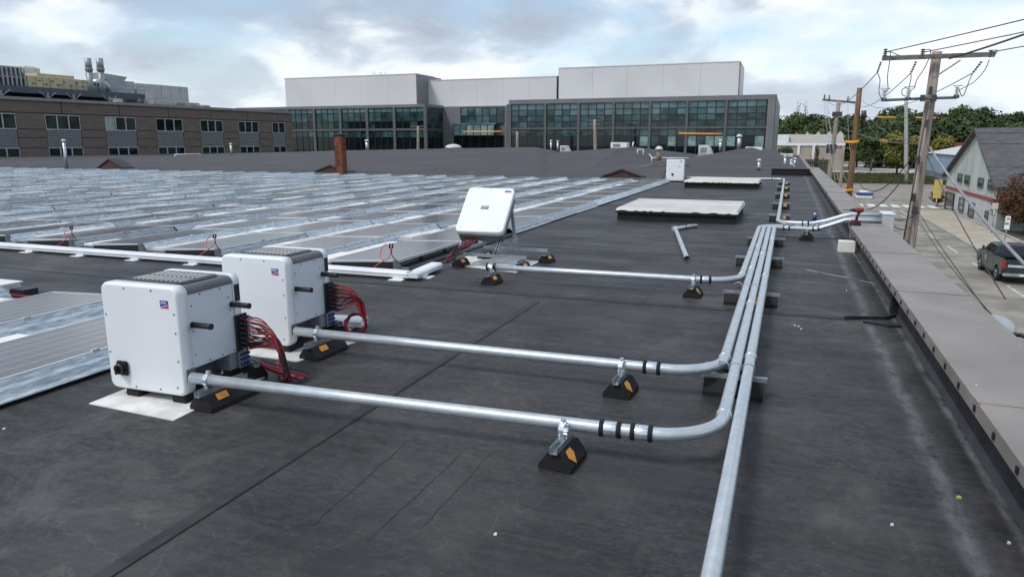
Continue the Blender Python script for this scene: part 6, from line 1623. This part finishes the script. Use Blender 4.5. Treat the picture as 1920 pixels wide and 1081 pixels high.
bx('body', -2.0, 2.0, 0, 3, 0, top_, pm('orange_red_paint', (0.42, 0.10, 0.045), 0.7), t); bx('roof_edge', -2.2, 2.2, -0.2, 3.2, top_, top_ + 0.2, MATS['orange_red_paint'], t); bx('door', -0.5, 0.5, -0.05, 0, 0, 2.1, steel_lt, t)
# yellow sign column, street signs
q = G(1761, 388, STREET); t = tag(empty('yellow_sign', (16.9, q.y, STREET)), 'tall pale yellow upright sign at the far corner of the pale green house', 'sign')
z1_, z0_ = lz(OY(1761, 337, q.y).z), lz(OY(1761, 372, q.y).z)
bx('panel', -0.42, 0.42, -0.12, 0.12, z0_, z1_, pm('yellow_sign_paint', (0.62, 0.50, 0.14), 0.6, c2=(0.55, 0.44, 0.12)), t, 0.03); MB().tube([(0, 0, 0), (0, 0, z0_)], 0.07, 8).build('post', strut_m, t); bx('end_cap', -0.44, 0.44, -0.14, 0.14, z1_, z1_ + 0.06, winfr, t)
q = G(1886, 470, STREET); t = tag(empty('street_sign', (14.0, q.y, STREET)), 'white and green rectangular parking sign on a thin post behind the pickup', 'street sign')
zt_, zb2 = lz(OY(1890, 405, q.y).z), lz(OY(1888, 430, q.y).z)
ox = OY(1889, 417, q.y).x - 14.0; ww = (OY(1894, 417, q.y).x - OY(1884, 417, q.y).x) / 2
bx('plate', ox - ww, ox + ww, -0.02, 0.0, zb2, zt_, logo_white, t); bx('green_print', ox - ww * 0.8, ox + ww * 0.5, -0.026, -0.021, zb2 + (zt_ - zb2) * 0.35, zb2 + (zt_ - zb2) * 0.5, pm('sign_green', (0.03, 0.30, 0.22), 0.5), t)
bx('red_print', ox - ww * 0.4, ox + ww * 0.8, -0.026, -0.021, zb2 + (zt_ - zb2) * 0.72, zb2 + (zt_ - zb2) * 0.86, pm('sign_red', (0.55, 0.22, 0.22), 0.5), t)
MB().tube([(ox, 0.03, 0), (ox, 0.03, zt_)], 0.04, 8).build('post', strut_m, t)
q = G(1866, 440, STREET); t = tag(empty('street_sign', (15.6, q.y, STREET)), 'small square pale sign in front of the reddish bush', 'street sign')
zc_ = lz(OY(1866, 386, q.y).z); ox = OY(1866, 386, q.y).x - 15.6
bx('plate', ox - 0.22, ox + 0.22, -0.02, 0, zc_ - 0.25, zc_ + 0.25, pm('sign_cream', (0.62, 0.55, 0.48), 0.6), t); MB().tube([(ox, 0.03, 0), (ox, 0.03, zc_)], 0.035, 8).build('post', strut_m, t)
q = G(1620, 372, STREET); t = tag(empty('wrapped_stack', (q.x, q.y, STREET)), 'low blue and white wrapped stack on the gravel lot beside the brown pole', 'stack')
wq = OY(1635, 365, q.y).x - OY(1604, 365, q.y).x; hq = OY(1620, 358, q.y).z - STREET
bx('white_base', -wq / 2, wq / 2, 0, 1.6, 0, hq * 0.4, tray_white, t, 0.08); bx('blue_layer', -wq / 2 + 0.1, wq / 2 + 0.1, -0.05, 1.65, hq * 0.4, hq * 0.72, pm('tarp_blue', (0.03, 0.08, 0.28), 0.6), t, 0.06); bx('white_cover', -wq * 0.3, wq * 0.42, 0.1, 1.5, hq * 0.72, hq, tray_white, t, 0.08)

# tan buildings behind the verge
TY = 215.0
xa, xb = OY(1448, 290, TY).x, OY(1582, 290, TY).x; zt_ = lz(OY(1520, 268, TY).z)
TO = V((xa, TY, STREET)); tb = tag(empty('tan_building', TO), 'low tan commercial building with pale band and pitched roofs beyond the glass building', 'building')
tan = pm('tan_render', (0.36, 0.31, 0.25), 0.85, c2=(0.32, 0.275, 0.22), scale=0.3); wt = xb - xa
tanr = pm('tan_roof_grey', (0.40, 0.38, 0.35), 0.8)
bx('wall', 0, wt, 0.3, 25, 0, zt_, tan, tb); bx('pale_band', -0.2, wt + 0.2, 0, 0.28, zt_ - 0.7, zt_, tray_white, tb)
for f in (0.35, 0.56, 0.80): bx('pilaster', wt * f, wt * f + 0.7, -0.05, 0.25, 0, zt_ - 0.72, white_pad, tb)
bx('window', wt * 0.02, wt * 0.10, 0.2, 0.28, zt_ * 0.42, zt_ * 0.65, gl_dk, tb)
MB().hexa([(wt * 0.18, 0.3, zt_), (wt, 0.3, zt_), (wt, 12, zt_ + 2.2), (wt * 0.18, 12, zt_ + 2.2), (wt * 0.18, 0.3, zt_ + 0.15), (wt, 0.3, zt_ + 0.15), (wt, 12, zt_ + 2.4), (wt * 0.18, 12, zt_ + 2.4)]).build('roof', tanr, tb)
bx('white_parapet', -0.1, wt * 0.22, 0.35, 8, zt_, zt_ + 2.3, tray_white, tb)
t = tag(empty('gabled_row', (xa, TY + 22, STREET)), 'row of cream gables with an orange-red roof end behind the tan building', 'building')
zt2 = lz(OY(1500, 243, TY + 22).z)
for i in range(5):
    f = 0.24 + 0.155 * i; x = wt * 1.1 * f; w_ = wt * 0.15
    MB().prism([V((x, 0, zt2 - 5)), V((x + w_, 0, zt2 - 5)), V((x + w_, 0, zt2 - 2.6)), V((x + w_ * 0.45, 0, zt2 - 0.6)), V((x, 0, zt2 - 2.6))], (0, 9, 0)).build('gable', [pm('orange_roof', (0.40, 0.16, 0.09), 0.8), pm('cream_gable', (0.55, 0.52, 0.43), 0.8), MATS['cream_gable'], MATS['cream_gable'], MATS['cream_gable']][i], t)
bx('lower_wall', wt * 0.1, wt * 1.0, 0.5, 9, 0, zt2 - 4.9, tan, t)
# dark fence
fx0, fx1 = OY(1503, 305, 190).x, OY(1556, 305, 190).x
t = tag(empty('dark_fence', (fx0, 190, STREET)), 'dark board fence at the back of the grass verge', 'fence'); hh = lz(OY(1530, 299, 190).z)
nf = 14; wf = (fx1 - fx0) / nf; fp = None
for i in range(nf):
    if fp is None: fp = bx('fence_panel', 0.02, wf - 0.02, 0, 0.06, 0, hh, pm('fence_dark', (0.06, 0.055, 0.05), 0.8), t)
    else: inst(fp, 'fence_panel', t, (i * wf, 0, 0))
bx('rail', 0, fx1 - fx0, 0.065, 0.12, hh * 0.7, hh * 0.8, MATS['fence_dark'], t)
for px, lab in ((1532, 'left dark thin post on the grass verge'), (1541, 'right dark thin post on the grass verge')):
    q = OY(px, 325, 150); t = tag(empty('thin_post', (q.x, 150, STREET)), lab, 'post', 'thin posts on the verge'); MB().tube([(0, 0, 0), (0, 0, lz(OY(px, 296, 150).z))], 0.12, 6).build('shaft', black_plastic, t); MB().box(-0.16, 0.16, -0.16, 0.16, 0, 0.2).build('foot', concrete, t)

# ------------------------------------------------------------------ vehicles
car_glass = pm('car_glass', (0.008, 0.010, 0.012), 0.05, spec=0.8)
tyre = pm('tyre_rubber', (0.015, 0.015, 0.015), 0.8); rim_m = pm('wheel_rim', (0.55, 0.56, 0.57), 0.3, 0.6); chrome = pm('chrome', (0.75, 0.76, 0.77), 0.15, 0.9)
red_light = pm('tail_light_red', (0.50, 0.01, 0.02), 0.2)
def wheel(t, x, y, r, w, out):
    wh = MB().tube([(x - w / 2 * out, y, r), (x + w / 2 * out, y, r)], r, 22).build('wheel', tyre, t)
    MB().tube([(x + w / 2 * out, y, r), (x + (w / 2 + 0.012) * out, y, r)], r * 0.62, 16).build('rim', rim_m, wh)
    m = MB()
    for k in range(5):
        a = R(72 * k); m.tube([(x + (w / 2 + 0.02) * out, y, r), (x + (w / 2 + 0.02) * out, y + math.cos(a) * r * 0.58, r + math.sin(a) * r * 0.58)], 0.035, 4)
    m.build('spokes', pm('spoke_dark', (0.2, 0.2, 0.2), 0.4, 0.5), wh)
def pickup(loc, rz, paint, label):
    t = tag(empty('pickup_truck', loc, rz), label, 'pickup truck')
    # local: y forward, rear bumper at y=0, x from -1 to 1
    L_ = 5.85; side = [(0.12, 0.62), (0.10, 1.15), (0.14, 1.36), (1.95, 1.34), (2.02, 1.38), (4.25, 1.36), (5.35, 1.24), (5.72, 1.10), (5.80, 0.62), (5.55, 0.45)]
    # lower body with wheel arches cut as a profile
    def arch(c, r, n=8): return [(c + r * math.cos(R(180 - 180 * k / n)), 0.42 + r * math.sin(R(180 * k / n))) for k in range(n + 1)]
    bottom = [(0.12, 0.55)] + [(1.15 - 0.52, 0.42)] + arch(1.15, 0.50)[1:-1] + [(1.15 + 0.52, 0.42)] + [(4.85 - 0.52, 0.42)] + arch(4.85, 0.50)[1:-1] + [(4.85 + 0.52, 0.42)]
    prof = bottom + side[::-1][:-1]
    for s in (-1, 1):
        MB().prism([V((s * 0.98, y, z)) for y, z in prof], (-s * 0.16, 0, 0)).build('side_panel', paint, t, 0.02, 2)
    bx('hood', -0.815, 0.815, 4.1, 5.70, 0.75, 1.30, paint, t, 0.06, 2); bx('bed_floor', -0.815, 0.815, 0.15, 2.0, 0.6, 0.75, black_plastic, t)
    bx('chassis', -0.7, 0.7, 0.3, 5.5, 0.30, 0.55, black_plastic, t)
    bx('tailgate', -0.815, 0.815, 0.08, 0.16, 0.62, 1.34, paint, t, 0.015, 2); bx('tailgate_handle', -0.12, 0.12, 0.06, 0.08, 1.16, 1.22, black_plastic, t)
    bx('tailgate_strip', -0.72, 0.72, 0.055, 0.078, 0.94, 1.06, pm('silver_strip', (0.6, 0.6, 0.58), 0.35), t)
    bx('rear_bumper', -0.95, 0.95, -0.12, 0.07, 0.46, 0.62, chrome, t, 0.03, 2); bx('licence_plate', -0.16, 0.16, -0.135, -0.122, 0.49, 0.60, logo_white, t)
    for s in (-1, 1): bx('tail_light', s * 0.90 - 0.085, s * 0.90 + 0.085, 0.05, 0.11, 0.84, 1.26, red_light, t, 0.02, 1)
    for s in (-1, 1): bx('headlight', s * 0.75 - 0.2, s * 0.75 + 0.2, 5.70, 5.80, 0.92, 1.12, logo_white, t, 0.02)
    # cab: tapering greenhouse
    zb_, zt_ = 1.36, 1.88
    cab = MB(); cab.hexa([(-0.96, 1.98, zb_), (0.96, 1.98, zb_), (0.96, 4.45, zb_), (-0.96, 4.45, zb_), (-0.76, 2.18, zt_), (0.76, 2.18, zt_), (0.76, 3.75, zt_), (-0.76, 3.75, zt_)])
    cab.build('cab', paint, t, 0.05, 3)
    bx('cab_lower', -0.96, 0.96, 1.99, 4.2, 0.62, 1.355, paint, t, 0.03)
    # glazing set slightly proud
    m = MB(); e = 0.012
    def q4(a, b, c, d): m.quad(a, b, c, d)
    def lerp3(a, b, f): return V(a).lerp(V(b), f)
    BLk, BRk, TLk, TRk = (-0.96, 1.98, zb_), (0.96, 1.98, zb_), (-0.76, 2.18, zt_), (0.76, 2.18, zt_)
    def pane(p00, p10, p01, p11, n_, m0=0.10, name='rear_window'):
        A = lambda u, v: V(p00).lerp(V(p10), u).lerp(V(p01).lerp(V(p11), u), v)
        P = [A(m0, 0.12), A(1 - m0, 0.12), A(1 - m0, 0.86), A(m0, 0.86)]
        MB().prism([p + V(n_) * 0.008 for p in P], V(n_) * 0.008).build(name, car_glass, t)
    pane(BLk, BRk, TLk, TRk, (0, -0.95, 0.3), 0.08)
    pane((-0.96, 4.45, zb_), (0.96, 4.45, zb_), (-0.76, 3.75, zt_), (0.76, 3.75, zt_), (0, 0.6, 0.8), 0.05, 'windscreen')
    for s in (-1, 1):
        pane((s * 0.96, 2.02, zb_), (s * 0.96, 3.1, zb_), (s * 0.76, 2.2, zt_), (s * 0.76, 3.0, zt_), (s * 0.93, 0, 0.36), 0.07, 'side_window')
        pane((s * 0.96, 3.1, zb_), (s * 0.96, 4.4, zb_), (s * 0.76, 3.0, zt_), (s * 0.76, 3.72, zt_), (s * 0.93, 0, 0.36), 0.05, 'side_window')
        MB().box(s * 1.0 - 0.02, s * 1.0 + 0.14 * s + 0.02, 4.0, 4.1, 1.36, 1.60).build('mirror', paint, t, 0.02)
        for y in (2.55, 3.55): bx('door_handle', s * 0.985 - 0.012, s * 0.985 + 0.012, y, y + 0.18, 1.16, 1.20, black_plastic, t)
        bx('door_seam', s * 0.982 - 0.003, s * 0.982 + 0.003, 3.12, 3.135, 0.55, 1.34, black_plastic, t); bx('door_seam', s * 0.982 - 0.003, s * 0.982 + 0.003, 2.03, 2.045, 0.75, 1.34, black_plastic, t)
        wheel(t, s * 0.86, 1.15, 0.40, 0.26, s); wheel(t, s * 0.86, 4.85, 0.40, 0.26, s)
    MB().tube([(-0.985, 3.65, 0.98), (-0.99, 3.65, 0.98)], 0.21, 16).build('door_emblem', pm('emblem_pale', (0.35, 0.42, 0.42), 0.5), t)
    bx('running_board', -1.02, -0.9, 1.75, 4.25, 0.36, 0.42, black_plastic, t); bx('running_board', 0.9, 1.02, 1.75, 4.25, 0.36, 0.42, black_plastic, t)
    bx('third_light', -0.12, 0.12, 2.14, 2.17, 1.86, 1.90, red_light, t); bx('toolbox', -0.78, 0.78, 1.5, 1.93, 1.25, 1.42, pm('toolbox_black', (0.02, 0.02, 0.02), 0.4), t, 0.02)
    return t
q = G(1869.6, 525.7, STREET); q2 = G(1842.2, 505.7, STREET); print('truck', q, q2)
green_paint = pm('dark_green_paint', (0.006, 0.034, 0.036), 0.3, c2=(0.005, 0.030, 0.032), coat=0.4)
pickup((q.x + 0.86, q.y - 1.15, STREET + 0.01), 0.0, green_paint, 'dark green pickup truck driving away on the street at the right edge')
def suv(loc, rz, paint, label, cat='car', k=1.0):
    t = tag(empty('parked_car', loc, rz), label, cat, 'cars in the distant parking lot')
    MB().prism([V((-0.9, y, z)) for y, z in ((-2.2, 0.4), (2.2, 0.4), (2.25, 0.8), (1.2, 1.0), (-2.2, 1.05))], (1.8, 0, 0)).build('body', paint, t, 0.05, 2)
    MB().hexa([(-0.85, -2.1, 1.03), (0.85, -2.1, 1.03), (0.85, 1.2, 1.0), (-0.85, 1.2, 1.0), (-0.68, -1.7, 1.5), (0.68, -1.7, 1.5), (0.68, 0.4, 1.5), (-0.68, 0.4, 1.5)]).build('cabin', car_glass, t, 0.03, 1)
    bx('roof', -0.68, 0.68, -1.7, 0.4, 1.5, 1.56, paint, t, 0.02)
    for s in (-1, 1):
        for y in (-1.35, 1.35): MB().tube([(s * 0.72, y, 0.34), (s * 0.93, y, 0.34)], 0.34, 14).build('wheel', tyre, t)
    return t
lotp = lambda px, py: G(px, py, STREET)
wp = pm('white_car_paint', (0.72, 0.74, 0.76), 0.3, coat=0.5); dp = pm('dark_car_paint', (0.03, 0.032, 0.04), 0.3, coat=0.5)
for px, py, rz, p_, lab in ((1636, 301, 80, wp, 'white car parked left of another white car near the orange truck'), (1655, 299, 82, wp, 'white car just right of the nearest white car'), (1590, 297, 84, dp, 'dark car beside the brown pole in the distant lot'), (1578, 303, 10, dp, 'dark car behind the third utility pole'), (1700, 301, 70, dp, 'dark car left of the leaning pale pole in the distant lot')):
    q = lotp(px, py); suv((q.x, q.y, STREET + 0.03), R(rz), p_, lab)
q = lotp(1606, 295); t = tag(empty('orange_truck', (q.x, q.y, STREET)), 'orange-yellow flatbed truck and machine parked by the woods', 'truck'); k = (OY(1634, 280, q.y).x - OY(1584, 280, q.y).x)
yel = pm('machine_yellow', (0.62, 0.33, 0.035), 0.5, c2=(0.5, 0.22, 0.03), scale=0.6); ht = OY(1606, 271, q.y).z - STREET
bx('cargo_box', -k * 0.05, k * 0.55, 0, 2.6, 1.3, ht, yel, t, 0.1); bx('front_box', -k * 0.45, -k * 0.07, 0, 2.5, 1.2, ht * 0.85, yel, t, 0.1); bx('chassis', -k * 0.45, k * 0.66, 0.3, 2.2, 0.7, 1.2, black_plastic, t); bx('cab', k * 0.56, k * 0.68, 0.1, 2.5, 1.2, ht * 0.55, pm('cab_orange', (0.6, 0.2, 0.05), 0.5), t, 0.1)
for f in (-0.38, -0.2, 0.2, 0.34, 0.58): MB().tube([(k * f, 0.0, 0.55), (k * f, 0.4, 0.55)], 0.55, 14).build('wheel', tyre, t)

# stack of rails left of the near block
q = G(30, 548, 0.0); t = tag(empty('rail_stack', (q.x - 0.42, q.y - 0.12, 0)), 'stack of white aluminium rails lying left of the near solar block', 'stack of rails'); t.scale = (1, 0.65, 0.7)
for i in range(3): bx('rail', -2.2, 0.45 - i * 0.03, 0.0, 0.30, 0.02 + i * 0.04, 0.052 + i * 0.04, [tray_white, alu][i % 2], t)
bx('end_block', 0.50, 0.72, 0.0, 0.25, 0.0, 0.10, black_plastic, t)
bx('cover_board', -2.2, 0.42, -0.02, 0.33, 0.142, 0.16, MATS['pale_ballast'], t)
q = G(55, 558, 0.0); t = tag(MB().hexa([(q.x - 2.2, q.y - 0.10, 0.008), (q.x + 0.35, q.y - 0.02, 0.008), (q.x + 0.35, q.y + 0.03, 0.008), (q.x - 2.2, q.y + 0.0, 0.008), (q.x - 2.2, q.y - 0.10, 0.02), (q.x + 0.35, q.y - 0.02, 0.02), (q.x + 0.35, q.y + 0.03, 0.02), (q.x - 2.2, q.y + 0.0, 0.02)]).build('red_strap', pm('dark_red_mat', (0.16, 0.015, 0.02), 0.7)), 'thin dark red strap lying between the near solar block and the rail stack', 'strap')
# little scraps on the membrane
for i, (px, py, c_) in enumerate(((929, 1002, 'w'), (1797, 933, 'y'), (1672, 984, 'w'), (1502, 617, 'w'), (1497, 612, 'w'), (1490, 610, 'w'), (1587, 545, 'w'), (8, 804, 'w'), (1891, 1018, 'w'))):
    q = G(px, py); s = 0.012 if c_ == 'y' else 0.007
    MB().prism([V((q.x - s, q.y - s, 0.0)), V((q.x + s, q.y - s * 0.6, 0.0)), V((q.x + s * 0.7, q.y + s, 0.0)), V((q.x - s * 0.4, q.y + s * 0.8, 0.0))], (0, 0, 0.008)).build('paper_scrap', pm('scrap_yellow', (0.5, 0.5, 0.1), 0.8) if c_ == 'y' else logo_white)
    o = [x for x in col.objects if x.name.startswith('paper_scrap')][-1]
    tag(o, 'tiny yellow scrap lying on the black roof near the parapet' if c_ == 'y' else ('tiny white scrap on the black roof near the bottom middle of the picture', '', 'tiny white scrap on the roof right of the long conduit at the bottom', 'tiny white scrap in a cluster of three right of the conduit bundle', 'tiny white scrap in a cluster of three right of the conduit bundle', 'tiny white scrap in a cluster of three right of the conduit bundle', 'tiny white scrap on the roof beyond the dried sealant line', 'tiny white scrap at the far left edge beside the near solar block', 'tiny white scrap at the bottom right beside the parapet')[i], 'scrap', None if c_ == 'y' else 'white scraps on the roof')
